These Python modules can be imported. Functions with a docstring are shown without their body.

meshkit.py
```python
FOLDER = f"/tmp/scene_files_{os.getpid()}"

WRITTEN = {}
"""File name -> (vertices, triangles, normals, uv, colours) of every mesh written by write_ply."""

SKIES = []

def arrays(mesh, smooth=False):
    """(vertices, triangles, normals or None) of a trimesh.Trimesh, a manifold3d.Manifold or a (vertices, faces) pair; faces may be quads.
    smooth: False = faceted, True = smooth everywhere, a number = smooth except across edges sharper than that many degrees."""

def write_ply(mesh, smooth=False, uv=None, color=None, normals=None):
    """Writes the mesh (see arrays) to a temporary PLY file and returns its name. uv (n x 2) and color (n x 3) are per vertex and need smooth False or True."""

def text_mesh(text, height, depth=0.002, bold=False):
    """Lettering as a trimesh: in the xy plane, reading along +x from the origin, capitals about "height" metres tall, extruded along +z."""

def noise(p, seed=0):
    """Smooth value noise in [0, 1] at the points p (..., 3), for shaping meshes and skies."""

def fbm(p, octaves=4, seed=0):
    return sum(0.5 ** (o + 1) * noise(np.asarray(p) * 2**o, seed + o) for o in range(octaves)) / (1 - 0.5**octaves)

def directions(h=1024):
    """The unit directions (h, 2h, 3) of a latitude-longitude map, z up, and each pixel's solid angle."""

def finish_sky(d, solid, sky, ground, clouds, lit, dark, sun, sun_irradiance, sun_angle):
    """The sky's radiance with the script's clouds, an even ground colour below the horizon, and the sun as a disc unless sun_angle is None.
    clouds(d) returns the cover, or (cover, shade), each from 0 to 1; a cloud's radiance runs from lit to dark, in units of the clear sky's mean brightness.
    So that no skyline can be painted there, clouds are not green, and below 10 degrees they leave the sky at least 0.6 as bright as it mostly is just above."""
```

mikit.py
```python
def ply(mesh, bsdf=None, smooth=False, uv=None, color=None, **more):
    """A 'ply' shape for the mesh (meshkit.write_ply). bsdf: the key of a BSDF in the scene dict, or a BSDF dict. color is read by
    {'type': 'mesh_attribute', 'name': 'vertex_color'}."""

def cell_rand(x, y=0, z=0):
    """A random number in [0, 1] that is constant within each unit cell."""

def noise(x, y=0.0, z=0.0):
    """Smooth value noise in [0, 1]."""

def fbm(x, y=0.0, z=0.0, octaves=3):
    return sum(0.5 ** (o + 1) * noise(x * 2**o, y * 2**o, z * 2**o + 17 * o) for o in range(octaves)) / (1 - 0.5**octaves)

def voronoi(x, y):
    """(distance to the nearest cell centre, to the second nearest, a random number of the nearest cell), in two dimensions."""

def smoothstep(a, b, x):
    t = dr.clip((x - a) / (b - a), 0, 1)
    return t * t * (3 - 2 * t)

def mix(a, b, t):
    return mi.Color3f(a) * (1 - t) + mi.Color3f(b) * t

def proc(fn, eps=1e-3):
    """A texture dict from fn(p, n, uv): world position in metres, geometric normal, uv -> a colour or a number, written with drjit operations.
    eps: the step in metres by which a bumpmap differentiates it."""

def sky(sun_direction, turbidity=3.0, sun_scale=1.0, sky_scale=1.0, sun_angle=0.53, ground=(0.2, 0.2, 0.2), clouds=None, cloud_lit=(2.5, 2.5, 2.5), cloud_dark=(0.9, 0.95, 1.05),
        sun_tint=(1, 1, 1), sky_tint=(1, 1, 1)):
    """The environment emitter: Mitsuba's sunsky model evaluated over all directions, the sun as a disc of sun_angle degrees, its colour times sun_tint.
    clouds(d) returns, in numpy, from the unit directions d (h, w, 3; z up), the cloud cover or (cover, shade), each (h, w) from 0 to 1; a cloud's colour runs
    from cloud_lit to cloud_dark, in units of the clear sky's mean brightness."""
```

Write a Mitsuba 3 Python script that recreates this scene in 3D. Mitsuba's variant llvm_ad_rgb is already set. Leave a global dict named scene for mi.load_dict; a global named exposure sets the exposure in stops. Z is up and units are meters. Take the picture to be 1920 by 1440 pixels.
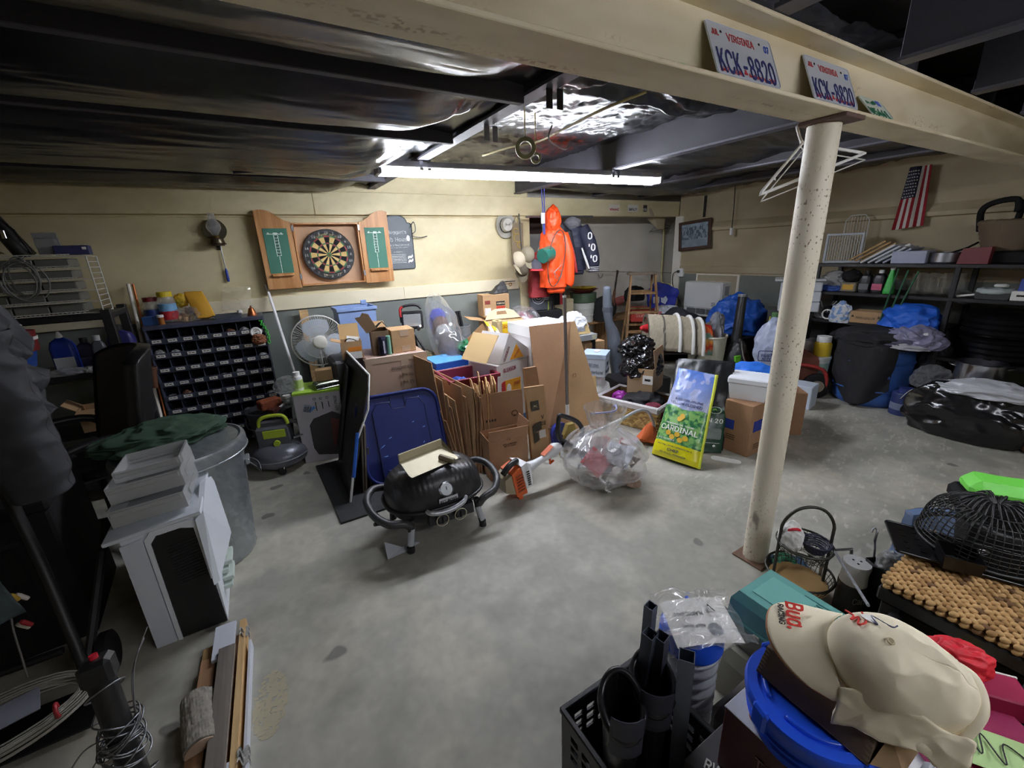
import math
import numpy as np
import trimesh
import mitsuba as mi
import drjit as dr
import mikit
import meshkit
from shapely.geometry import Polygon
from shapely.ops import unary_union
scene,labels={},{}
T=mi.ScalarTransform4f
# ---------------------------------------------------------------- camera, exposure, sky, lamps
exposure=2.45
CAM=(0.0,0.0,1.53)
YAW,PITCH,ROLL,FPX=0.529377,-0.305991,-0.040514,794.591
_f=np.array([math.sin(YAW)*math.cos(PITCH),math.cos(YAW)*math.cos(PITCH),math.sin(PITCH)])
_r=np.array([math.cos(YAW),-math.sin(YAW),0.0])
_u=np.cross(_r,_f)
_u=np.cross(_r*math.cos(ROLL)+_u*math.sin(ROLL),_f)
scene['camera']={'type':'perspective','fov':math.degrees(2*math.atan(960/FPX)),'fov_axis':'x','near_clip':0.02,'far_clip':60.0,'to_world':T().look_at(origin=list(CAM),target=[float(a)for a in np.array(CAM)+_f],up=[float(a)for a in _u])}
LAMP_MAIN=(15.5,16.2,18.0)
LAMP_BACK=(6.4,6.5,6.9)
# ---------------------------------------------------------------- helpers
_count={}
ORD=('first','second','third','fourth','fifth','sixth','seventh','eighth','ninth','tenth','eleventh','twelfth')
def num(k):
 n=_count.get(k,0)
 _count[k]=n+1
 return k if n==0 else '%s_%03d'%(k,n)
def S(r,g,b):
 """sRGB 0-255 -> linear"""
 return[((c/255/12.92)if c<=10 else((c/255+0.055)/1.055)**2.4)for c in(r,g,b)]
_mats={}
def mat(rgb,rough=0.55,metal=0.0,spec=0.5,coat=0.0,sheen=0.0):
 key=(tuple(rgb),rough,metal,spec,coat,sheen)
 if key not in _mats:
  k='bsdf_%03d'%len(_mats)
  d={'type':'principled','base_color':{'type':'rgb','value':S(*rgb)},'roughness':rough,'metallic':metal,'specular':spec}
  if coat:
   d['clearcoat']=coat
   d['clearcoat_gloss']=0.9
  if sheen:
   d['sheen']=sheen
  scene[k]={'type':'twosided','bsdf':d}
  _mats[key]=k
 return _mats[key]
def procmat(name,fn,rough=0.6,metal=0.0,spec=0.4,bump=None):
 d={'type':'principled','base_color':mikit.proc(fn),'roughness':rough,'metallic':metal,'specular':spec}
 if bump:
  d={'type':'bumpmap','arbitrary':mikit.proc(bump[0],bump[2]),'scale':bump[1],'bsdf':d}
 scene[name]={'type':'twosided','bsdf':d}
 return name
def vcmat(name,rough,spec=0.4,metal=0.0):
 scene[name]={'type':'twosided','bsdf':{'type':'principled','base_color':{'type':'mesh_attribute','name':'vertex_color'},'roughness':rough,'specular':spec,'metallic':metal}}
 return name
def frame(loc=(0,0,0),rz=0,rx=0,ry=0):
 M=np.eye(4)
 for ang,ax in((rz,2),(ry,1),(rx,0)):
  if ang:
   c,s=math.cos(math.radians(ang)),math.sin(math.radians(ang))
   R=np.eye(4)
   i,j=[(1,2),(2,0),(0,1)][ax]
   R[i,i]=c;R[j,j]=c;R[i,j]=-s;R[j,i]=s
   M=M@R
 M[:3,3]=loc
 return M
def mv(m,loc=(0,0,0),rz=0,rx=0,ry=0,s=None):
 m=m.copy()
 if s is not None:
  m.vertices=m.vertices*np.asarray(s)
  if np.prod(np.broadcast_to(s,3))<0:
   m.invert()
 m.apply_transform(frame(loc,rz,rx,ry))
 return m
def cat(*ms):
 ms=ms[0]if len(ms)==1 and isinstance(ms[0],(list,tuple))else ms
 return trimesh.util.concatenate(list(ms))
class Thing:
 """One thing of the scene; its frame carries its parts."""
 def __init__(s,name,label=None,cat=None,loc=(0,0,0),rz=0,rx=0,ry=0,group=None,kind=None,M=None):
  s.k=num(name)
  s.M=frame(loc,rz,rx,ry)if M is None else M
  d={}
  for a,b in(('label',label),('category',cat),('group',group),('kind',kind)):
   if b:
    d[a]=b
  labels[s.k]=d
 def put(s,key,mesh,m,sm,col,uv=None):
  mesh=mesh.copy()
  if sm not in(False,True):
   mesh=trimesh.graph.smooth_shade(mesh,angle=math.radians(sm),facet_minarea=None)
   sm=True
  color=None
  if col is not None:
   color=col(np.array(mesh.vertices))if callable(col)else np.tile(S(*col),(len(mesh.vertices),1))
  mesh.apply_transform(s.M)
  scene[key]=mikit.ply(mesh,m,smooth=sm,color=color)
  return key
 def one(s,mesh,m,sm=False,col=None):
  s.put(s.k,mesh,m,sm,col)
  return s
 def p(s,name,mesh,m,sm=False,label=None,par=None,col=None,kind=None):
  k=num((par or s.k)+'__'+name)
  s.put(k,mesh,m,sm,col)
  if label or kind:
   labels[k]={a:b for a,b in(('label',label),('kind',kind))if b}
  return k
 def text(s,txt,h,m,loc,w=None,rz=0,rx=90,ry=0,par=None,name='lettering',bold=False,depth=0.0012,center=True):
  t=meshkit.text_mesh(txt,h,depth,bold)
  b=t.bounds
  t.vertices-=[(b[0][0]+b[1][0])/2 if center else b[0][0],(b[0][1]+b[1][1])/2 if center else 0,0]
  if w:
   t.vertices[:,0]*=w/(b[1][0]-b[0][0])
  return s.p(name,mv(t,loc,rz,rx,ry),m,par=par)
def hull(pts):
 return trimesh.convex.convex_hull(np.asarray(pts,float))
def bx(w,d,h,b=0.0,c=(0,0,0)):
 """box, footprint centred on c, standing on z = c[2]; b: chamfer"""
 x,y=w/2,d/2
 if b<=0:
  m=trimesh.creation.box((w,d,h))
  m.vertices+=[c[0],c[1],c[2]+h/2]
  return m
 b=min(b,0.45*min(w,d,h))
 pts=[]
 for sx in(-1,1):
  for sy in(-1,1):
   for z,sz in((0,1),(h,-1)):
    pts+=[(sx*(x-b),sy*(y-b),z),(sx*x,sy*(y-b),z+sz*b),(sx*(x-b),sy*y,z+sz*b)]
 m=hull(pts)
 m.vertices+=c
 return m
def lathe(prof,n=32):
 """profile [(r, z)...] turned about z"""
 a=np.linspace(0,2*np.pi,n,endpoint=False)
 prof=np.asarray(prof,float)
 k=len(prof)
 v=np.stack([np.outer(prof[:,0],np.cos(a)),np.outer(prof[:,0],np.sin(a)),np.outer(prof[:,1],np.ones(n))],-1).reshape(-1,3)
 i,j=np.meshgrid(np.arange(k-1),np.arange(n),indexing='ij')
 j2=(j+1)%n
 q=np.stack([i*n+j,i*n+j2,(i+1)*n+j2,(i+1)*n+j],-1).reshape(-1,4)
 f=np.vstack([q[:,[0,1,2]],q[:,[0,2,3]]])
 m=trimesh.Trimesh(v,f,process=False)
 m.merge_vertices()
 m.update_faces(m.nondegenerate_faces())
 return m
def cyl(r,h,n=24,r2=None,c=(0,0,0)):
 r2=r if r2 is None else r2
 m=lathe([(0,0),(r,0),(r2,h),(0,h)],n)
 m.vertices+=c
 return m
def tube(pts,r,n=8,closed=False,smooth=0):
 P=np.asarray(pts,float)
 if smooth:
  P=spline(P,smooth,closed)
 k=len(P)
 r=np.broadcast_to(np.asarray(r,float),(k,))if np.ndim(r)==0 or len(r)==k else np.interp(np.linspace(0,1,k),np.linspace(0,1,len(r)),r)
 t=(np.roll(P,-1,0)-np.roll(P,1,0))if closed else np.gradient(P,axis=0)
 t/=np.maximum(np.linalg.norm(t,axis=1,keepdims=True),1e-12)
 a=np.array([0,0,1.0])if abs(t[0][2])<0.9 else np.array([1.0,0,0])
 x=np.cross(t[0],a);x/=np.linalg.norm(x)
 th=np.linspace(0,2*np.pi,n,endpoint=False)
 V=[]
 for i in range(k):
  x=x-t[i]*(x@t[i]);x/=max(np.linalg.norm(x),1e-12)
  y=np.cross(t[i],x)
  V.append(P[i]+r[i]*(np.outer(np.cos(th),x)+np.outer(np.sin(th),y)))
 V=np.vstack(V)
 F=[]
 for i in range(k if closed else k-1):
  i2=(i+1)%k
  for j in range(n):
   j2=(j+1)%n
   F+=[(i*n+j,i*n+j2,i2*n+j2),(i*n+j,i2*n+j2,i2*n+j)]
 if not closed:
  V=np.vstack([V,P[0],P[-1]])
  for j in range(n):
   j2=(j+1)%n
   F+=[(len(V)-2,j2,j),(len(V)-1,(k-1)*n+j,(k-1)*n+j2)]
 return trimesh.Trimesh(V,F,process=False)
def spline(P,m=8,closed=False):
 P=np.asarray(P,float)
 k=len(P)
 out=[]
 for i in range(k if closed else k-1):
  p0,p1,p2,p3=(P[(i-1)%k]if closed or i>0 else P[0]),P[i],P[(i+1)%k],(P[(i+2)%k]if closed or i+2<k else P[-1])
  for t in np.linspace(0,1,m,endpoint=False):
   out.append(0.5*(2*p1+(p2-p0)*t+(2*p0-5*p1+4*p2-p3)*t*t+(3*p1-p0-3*p2+p3)*t**3))
 if not closed:
  out.append(P[-1])
 return np.array(out)
def ext(pts,depth,holes=None):
 """2-D outline (x, z) extruded: front face at y = 0, back at y = depth"""
 poly=pts if hasattr(pts,'geom_type')else Polygon(pts,holes)
 m=trimesh.creation.extrude_polygon(poly.buffer(0),depth,engine='earcut')
 v=m.vertices.copy()
 m.vertices=np.stack([v[:,0],v[:,2],v[:,1]],1)
 m.invert()
 return m
def surf(fn,nu,nv,thick=0.0,closed_u=False):
 """surface from fn(u, v) -> (x, y, z) arrays, u and v in 0..1; thick makes it a sheet with two sides"""
 u,v=np.meshgrid(np.linspace(0,1,nu),np.linspace(0,1,nv),indexing='ij')
 P=np.stack(np.broadcast_arrays(*fn(u,v)),-1).reshape(-1,3)
 i,j=np.meshgrid(np.arange(nu-1),np.arange(nv-1),indexing='ij')
 q=np.stack([i*nv+j,(i+1)*nv+j,(i+1)*nv+j+1,i*nv+j+1],-1).reshape(-1,4)
 f=np.vstack([q[:,[0,1,2]],q[:,[0,2,3]]])
 m=trimesh.Trimesh(P,f,process=False)
 if not thick:
  return m
 n=np.zeros_like(P)
 fn_=np.cross(P[f[:,1]]-P[f[:,0]],P[f[:,2]]-P[f[:,0]])
 for k in range(3):
  np.add.at(n,f[:,k],fn_)
 n/=np.maximum(np.linalg.norm(n,axis=1,keepdims=True),1e-12)
 b=len(P)
 rim=[i*nv for i in range(nu)]+[(nu-1)*nv+j for j in range(1,nv)]+[i*nv+nv-1 for i in range(nu-2,-1,-1)]+[j for j in range(nv-2,0,-1)]
 F=[f,f[:,::-1]+b]
 r=np.array(rim);r2=np.roll(r,-1)
 F+=[np.stack([r,r+b,r2+b],1),np.stack([r,r2+b,r2],1)]
 return trimesh.Trimesh(np.vstack([P,P-n*thick]),np.vstack(F),process=False)
def nz(p,f=1.0,seed=0,o=3):
 return meshkit.fbm(np.asarray(p)*f,o,seed)*2-1
def crease(p,f=1.0,seed=0):
 """sharp folds, 0..1"""
 return 1-abs(meshkit.noise(np.asarray(p)*f,seed)*2-1)
def blob(rx,ry,rz,amp=0.1,f=2.0,seed=0,sub=4,fold=0.0,ff=4.0,flat=None,top=None):
 """rounded lump standing on z = 0; amp: soft lumps, fold: sharp folds"""
 m=trimesh.creation.icosphere(subdivisions=sub)
 v=np.array(m.vertices)
 d=1+amp*nz(v,f,seed)+fold*(crease(v+0.3*nz(v,2,seed+5)[:,None],ff,seed+9)-0.6)
 v=v*d[:,None]
 if flat is not None:
  v[:,2]=np.where(v[:,2]<-flat,-flat+(v[:,2]+flat)*0.06,v[:,2])
 v=v*[rx,ry,rz]
 v[:,2]-=v[:,2].min()
 m.vertices=v
 return m
def tray(w,d,h,t=0.004,taper=1.0):
 """open box: four walls and a floor"""
 o=[(w/2*k,d/2*k)for k in(taper,1.0)]
 V,F=[],[]
 for(x,y),z,i in((o[0],0,0),(o[1],h,0),(o[1],h,1),(o[0],t,1)):
  x,y=x-t*i,y-t*i
  V+=[(-x,-y,z),(x,-y,z),(x,y,z),(-x,y,z)]
 for a in(0,4,8):
  for j in range(4):
   j2=(j+1)%4
   F+=[(a+j,a+j2,a+4+j2),(a+j,a+4+j2,a+4+j)]
 F+=[(0,2,1),(0,3,2),(12,13,14),(12,14,15)]
 return trimesh.Trimesh(V,F,process=False)
def disp(m,amp,f,seed=0,fold=0.0,ff=3.0):
 m=m.copy()
 v=np.array(m.vertices)
 n=m.vertex_normals
 m.vertices=v+n*(amp*nz(v,f,seed)+fold*(crease(v,ff,seed+3)-0.5))[:,None]
 return m
def fine(m,L):
 """subdivide until edges are shorter than L"""
 v,f=trimesh.remesh.subdivide_to_size(m.vertices,m.faces,L,max_iter=8)
 m=trimesh.Trimesh(v,f,process=False)
 m.merge_vertices()
 return m
def seg(a,b,r,n=10,r2=None):
 return tube([a,b],[r,r if r2 is None else r2],n)
def ring(R,r,n=32,k=8,c=(0,0,0),ax='z'):
 a=np.linspace(0,2*np.pi,n,endpoint=False)
 P=np.stack([R*np.cos(a),R*np.sin(a),a*0],1)
 if ax=='y':
  P=P[:,[0,2,1]]
 if ax=='x':
  P=P[:,[2,0,1]]
 return tube(P+np.asarray(c),r,k,True)
def rrect(w,h,r,n=6):
 """rounded rectangle outline, centred"""
 P=[]
 for cx,cy,a0 in((w/2-r,h/2-r,0),(-w/2+r,h/2-r,90),(-w/2+r,-h/2+r,180),(w/2-r,-h/2+r,270)):
  for a in np.linspace(a0,a0+90,n):
   P.append((cx+r*math.cos(math.radians(a)),cy+r*math.sin(math.radians(a))))
 return P
def circ(r,n=32,c=(0,0)):
 return[(c[0]+r*math.cos(a),c[1]+r*math.sin(a))for a in np.linspace(0,2*np.pi,n,endpoint=False)]
def toward(a,b,roll=0):
 """frame at a whose z axis points to b"""
 a,b=np.asarray(a,float),np.asarray(b,float)
 z=(b-a)/np.linalg.norm(b-a)
 x=np.cross([0,1,0]if abs(z[1])<0.95 else[1,0,0],z);x/=np.linalg.norm(x)
 y=np.cross(z,x)
 M=np.eye(4);M[:3,0],M[:3,1],M[:3,2],M[:3,3]=x,y,z,a
 return M@frame(rz=roll)
# ---------------------------------------------------------------- materials
def _c(r,g,b):
 return mi.Color3f(*S(r,g,b))
def f_floor(p,n,uv):
 a=mikit.fbm(p.x*1.3+4,p.y*1.3,0,4)
 b=mikit.fbm(p.x*6,p.y*6+9,3,4)
 c=mikit.fbm(p.x*34,p.y*34,7,2)
 col=mikit.mix(_c(146,144,134),_c(172,169,158),mikit.smoothstep(0.3,0.72,a*0.4+b*0.6))
 col=mikit.mix(col,_c(190,183,165),mikit.smoothstep(0.56,0.74,mikit.fbm(p.x*2.6+30,p.y*2.6+11,1,4))*0.55)
 s=mikit.fbm(p.x*14+p.y*5,p.y*46-p.x*11,2,3)
 col=mikit.mix(col,_c(205,200,190),mikit.smoothstep(0.64,0.78,s)*mikit.smoothstep(1.6,2.6,p.x)*0.4)
 d1,d2,w=mikit.voronoi(p.x*2.3+mikit.noise(p.x*20,p.y*20)*0.12,p.y*2.3)
 col=mikit.mix(col,_c(96,94,90),dr.select(w>0.86,mikit.smoothstep(0.085,0.05,d1),0)*0.75)
 return col*(0.9+0.2*c)
def f_cream(p,n,uv):
 a=mikit.fbm(p.x*1.7+3,p.y*1.7,p.z*1.7,4)
 b=mikit.fbm(p.x*23,p.y*23,p.z*23,2)
 return mikit.mix(_c(196,183,142),_c(214,202,164),mikit.smoothstep(0.3,0.7,a))*(0.95+0.1*b)
def f_tan(p,n,uv):
 a=mikit.fbm(p.x*1.7+13,p.y*1.7,p.z*1.7,4)
 return mikit.mix(_c(168,154,124),_c(192,180,150),mikit.smoothstep(0.3,0.7,a))
def f_white(p,n,uv):
 a=mikit.fbm(p.x*1.9+7,p.y*1.9,p.z*1.9,4)
 return mikit.mix(_c(222,216,202),_c(236,231,220),mikit.smoothstep(0.3,0.7,a))
def f_grey(p,n,uv):
 a=mikit.fbm(p.x*2.1+5,p.y*2.1,p.z*2.1,4)
 return mikit.mix(_c(112,117,111),_c(132,137,130),mikit.smoothstep(0.3,0.7,a))
def f_steel(p,n,uv):
 """cream paint over steel, gritty with a brush of rust along ridges"""
 a=mikit.fbm(p.x*3,p.y*9,p.z*9,3)
 g=mikit.noise(p.x*130,p.y*130,p.z*130)
 col=mikit.mix(_c(206,192,160),_c(226,214,186),mikit.smoothstep(0.3,0.7,a))
 r=mikit.smoothstep(0.62,0.8,mikit.fbm(p.x*3+20,p.y*22,p.z*22,3))*mikit.smoothstep(0.45,0.75,g)
 return mikit.mix(col,_c(150,112,78),r*0.6)
def f_post(p,n,uv):
 g=mikit.noise(p.x*160+5,p.y*160,p.z*90)
 a=mikit.fbm(p.x*6,p.y*6,p.z*3,4)
 col=mikit.mix(_c(214,204,180),_c(232,226,208),a)
 k=mikit.smoothstep(0.72,0.84,g)*mikit.smoothstep(0.35,0.65,a)
 col=mikit.mix(col,_c(120,84,58),k*0.8)
 m=mikit.smoothstep(0.7,0.78,mikit.fbm(p.x*14,p.y*14,p.z*5+3,3))
 return mikit.mix(col,_c(104,88,74),m*0.7)
def f_card(p,n,uv):
 a=mikit.fbm(p.x*5+3,p.y*5,p.z*5,3)
 g=mikit.noise(p.x*190,p.y*190,p.z*50)
 return mikit.mix(_c(168,134,98),_c(190,156,118),a)*(0.94+0.1*g)
def f_card2(p,n,uv):
 a=mikit.fbm(p.x*4+13,p.y*4,p.z*4,3)
 g=mikit.noise(p.x*170,p.y*170,p.z*40)
 return mikit.mix(_c(148,112,84),_c(166,130,100),a)*(0.94+0.1*g)
def woodfn(c1,c2,ax,k=1.0):
 def fn(p,n,uv):
  q=[p.x,p.y,p.z]
  l=q.pop(ax)
  w=mikit.fbm(l*2.2*k,q[0]*30*k,q[1]*30*k,3)
  g=mikit.noise(l*9*k,q[0]*170*k,q[1]*170*k)
  return mikit.mix(_c(*c1),_c(*c2),mikit.smoothstep(0.25,0.75,w))*(0.9+0.2*g)
 return fn
def f_galv(p,n,uv):
 d1,d2,w=mikit.voronoi(p.x*40+p.y*17,p.z*40+p.y*23)
 a=mikit.fbm(p.x*7,p.y*7,p.z*5,3)
 return mikit.mix(_c(142,148,152),_c(176,182,186),w*0.5+a*0.5)
M_FLOOR=procmat('bsdf_concrete',f_floor,0.62,spec=0.35)
M_CREAM=procmat('bsdf_cream_paint',f_cream,0.5)
M_TAN=procmat('bsdf_tan_paint',f_tan,0.6)
M_WHITE=procmat('bsdf_white_paint',f_white,0.6)
M_RAIL=mat((226,216,186),0.5)
M_GREY=procmat('bsdf_grey_paint',f_grey,0.55)
M_BEAM=procmat('bsdf_beam_paint',f_steel,0.5)
M_POST=procmat('bsdf_post_paint',f_post,0.5)
M_CARD=procmat('bsdf_cardboard',f_card,0.8,spec=0.2)
M_CARD2=procmat('bsdf_brown_cardboard',f_card2,0.8,spec=0.2)
M_OAK=procmat('bsdf_oak',woodfn((176,122,72),(204,154,104),2),0.4)
M_OLDWOOD=procmat('bsdf_old_wood',woodfn((110,82,54),(150,116,78),2),0.65)
M_PINE=procmat('bsdf_pine',woodfn((186,148,100),(214,180,130),1),0.6)
M_GALV=procmat('bsdf_galvanised',f_galv,0.38,metal=0.75)
M_VC=vcmat('bsdf_print_matte',0.65,0.3)
M_VCG=vcmat('bsdf_print_satin',0.28,0.5)
scene['bsdf_clear']={'type':'thindielectric','int_ior':1.45}
scene['bsdf_film']={'type':'blendbsdf','weight':0.09,'a':{'type':'thindielectric','int_ior':1.5},'b':{'type':'twosided','bsdf':{'type':'diffuse','reflectance':{'type':'rgb','value':[0.75,0.77,0.8]}}}}
scene['bsdf_haze']={'type':'blendbsdf','weight':0.45,'a':{'type':'thindielectric','int_ior':1.5},'b':{'type':'twosided','bsdf':{'type':'roughplastic','alpha':0.2,'diffuse_reflectance':{'type':'rgb','value':[0.62,0.63,0.63]}}}}
scene['bsdf_bag']={**scene['bsdf_film'],'weight':0.2}
M_CLEAR,M_FILM,M_HAZE='bsdf_clear','bsdf_film','bsdf_haze'
BLK=mat((24,24,26),0.45)
BLKM=mat((22,22,23),0.8,spec=0.25)
BLKG=mat((14,14,16),0.22)
BAGBLK=mat((16,16,18),0.2,spec=0.6)
SHEETBLK=mat((16,16,18),0.3,spec=0.6)
WHT=mat((232,232,230),0.4)
WHTM=mat((224,223,218),0.7,spec=0.25)
GRYP=mat((120,122,126),0.5)
CHROME=mat((190,190,194),0.2,metal=1.0)
STEEL=mat((150,152,156),0.38,metal=0.9)
DKST=mat((70,72,78),0.45,metal=0.6)
INK=mat((28,28,30),0.6)
# ---------------------------------------------------------------- the setting
YB,XR,YA,ZJ=4.45,5.5,4.95,2.13
def struct(name,mesh,m,sm=False,col=None):
 t=Thing(name,kind='structure')
 return t.one(mesh,m,sm,col)
struct('floor',bx(9.6,8.6,0.1,c=(1.7,1.2,-0.1)),M_FLOOR)
struct('ceiling',bx(9.6,8.6,0.05,c=(1.7,1.2,2.42)),mat((30,27,26),0.8))
w=Thing('wall_back',kind='structure')
w.p('lower_panel',bx(5.91,0.14,1.1,c=(-0.045,YB+0.07,0)),M_GREY)
w.p('upper_panel',bx(5.91,0.14,1.34,c=(-0.045,YB+0.07,1.1)),M_CREAM)
for x0,x1 in((-2.6,-0.42),(-0.418,1.34),(1.342,2.74)):
 w.p('rail_board',bx(x1-x0,0.02,0.125,0.003,c=((x0+x1)/2,YB-0.01,1.085)),M_RAIL)
w.p('corner_board',bx(0.15,0.03,1.9,0.004,c=(2.838,YB-0.015,0)),M_CREAM)
w.p('picture_rail',tube([(-2.6,YB-0.006,1.885),(2.75,YB-0.006,1.885)],0.006,6),M_CREAM)
h=Thing('trim_1',kind='structure')
for x0,x1 in((-2.6,0.6),(0.602,5.5)):
 h.p('header_board',bx(x1-x0,0.05,0.2,0.004,c=((x0+x1)/2,YB-0.025,1.9)),M_CREAM)
h.p('lintel',bx(2.59,0.14,0.2,c=(4.205,YB+0.07,1.905)),M_CREAM)
struct('wall_alcove',bx(3.4,0.1,2.42,c=(4.9,YA+0.05,0)),M_WHITE)
struct('wall_doorway',bx(0.1,0.5,2.42,c=(2.86,YB+0.39,0)),M_WHITE)
struct('wall_end',bx(0.1,0.62,2.42,c=(6.3,YB+0.2,0)),M_WHITE)
w=Thing('wall_right',kind='structure')
w.p('lower_panel',bx(0.14,7.5,1.1,c=(XR+0.07,0.64,0)),M_GREY)
w.p('upper_panel',bx(0.14,7.5,1.34,c=(XR+0.07,0.64,1.1)),M_TAN)
w.p('rail_board',bx(0.02,7.4,0.085,0.003,c=(XR-0.01,0.66,1.125)),M_TAN)
w.p('ledge',hull([(XR,y,z)for y in(-3,4.3)for z in(1.67,1.79)]+[(XR-0.05,y,1.715)for y in(-3,4.3)]+[(XR-0.05,y,1.68)for y in(-3,4.3)]),M_TAN)
w.p('corner_board',bx(0.03,0.13,1.9,0.004,c=(XR-0.012,4.375,0)),M_WHITE)
struct('wall_left',bx(0.1,8.5,2.42,c=(-2.95,1.2,0)),M_TAN)
struct('wall_front',bx(9.6,0.1,2.42,c=(1.7,-3.05,0)),M_TAN)
JO=mat((52,51,58),0.6)
JF=mat((92,92,100),0.5,metal=0.3)
c=Thing('trim_2',kind='structure')
for x,y0,y1 in((1.14,0.98,4.44),(2.76,0.98,4.44),(3.9,0.98,4.44),(4.7,0.98,4.44),(-0.2,-2.9,0.83),(0.6,-2.9,0.83),(1.4,-2.9,0.83),(2.2,-2.9,0.83),(3.0,-2.9,0.83),(3.8,-2.9,0.83),(4.6,-2.9,0.83)):
 c.p('joist',bx(0.04,y1-y0,0.27,0.003,c=(x,(y0+y1)/2,ZJ+0.01)),JO)
 c.p('joist_foot',bx(0.075,y1-y0,0.012,c=(x,(y0+y1)/2,ZJ)),JF)
for y in(1.71,2.44,3.84):
 c.p('bridging',bx(3.75,0.035,0.09,0.003,c=(-0.77,y,ZJ-0.025)),JO)
def sheet(name,label,x0,x1,y0,y1,fz,nu,nv):
 t=Thing(name,label,'plastic sheeting')
 def fn(u,v):
  x,y=x0+(x1-x0)*u,y0+(y1-y0)*v
  return x,y,fz(x,y)
 return t.one(surf(fn,nu,nv,0.002),SHEETBLK,True)
def pillow(x,y):
 seams=[0.9,1.70,2.44,3.84,4.5]
 z=np.full_like(x,2.17)
 for a,b in zip(seams[:-1],seams[1:]):
  t=np.clip((y-a)/(b-a),0,1)
  z=z-np.where((y>=a)&(y<b),(0.10 if b-a<1 else 0.13)*np.sin(np.pi*t)**0.75,0)
 P=np.stack([x,y,z*0],-1)
 z=z+0.014*nz(P*[0.9,5,1],1.0,3)+0.004*crease(P*[3,26,1]+0.6*nz(P,3,8)[...,None],1.0,5)
 q=np.clip((x-0.66-0.16*nz(P*[0,3,0],1.0,9))/0.36,0,1)
 k=q*q*(3-2*q)
 return z*(1-k)+(2.15+0.03*crease(P*[9,2.5,1]+0.5*nz(P,4,3)[...,None],1.0,2))*k
def bay(x,y):
 P=np.stack([x,y,0*x],-1)
 t=np.clip((x-1.16)/1.58,0,1)
 s=np.sin(np.pi*t)
 hang=np.exp(-((y-1.75)/0.45)**2)
 z=2.35-0.03*s-0.13*hang*s*(0.6+0.4*np.sin(5*t+1.5*y))
 z=z-0.07*(crease(P*[2.2,5.5,1]+0.7*nz(P,2.3,6)[...,None],1.0,11)-0.4)*(0.3+hang)
 return z+0.02*nz(P,9,4)
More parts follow.
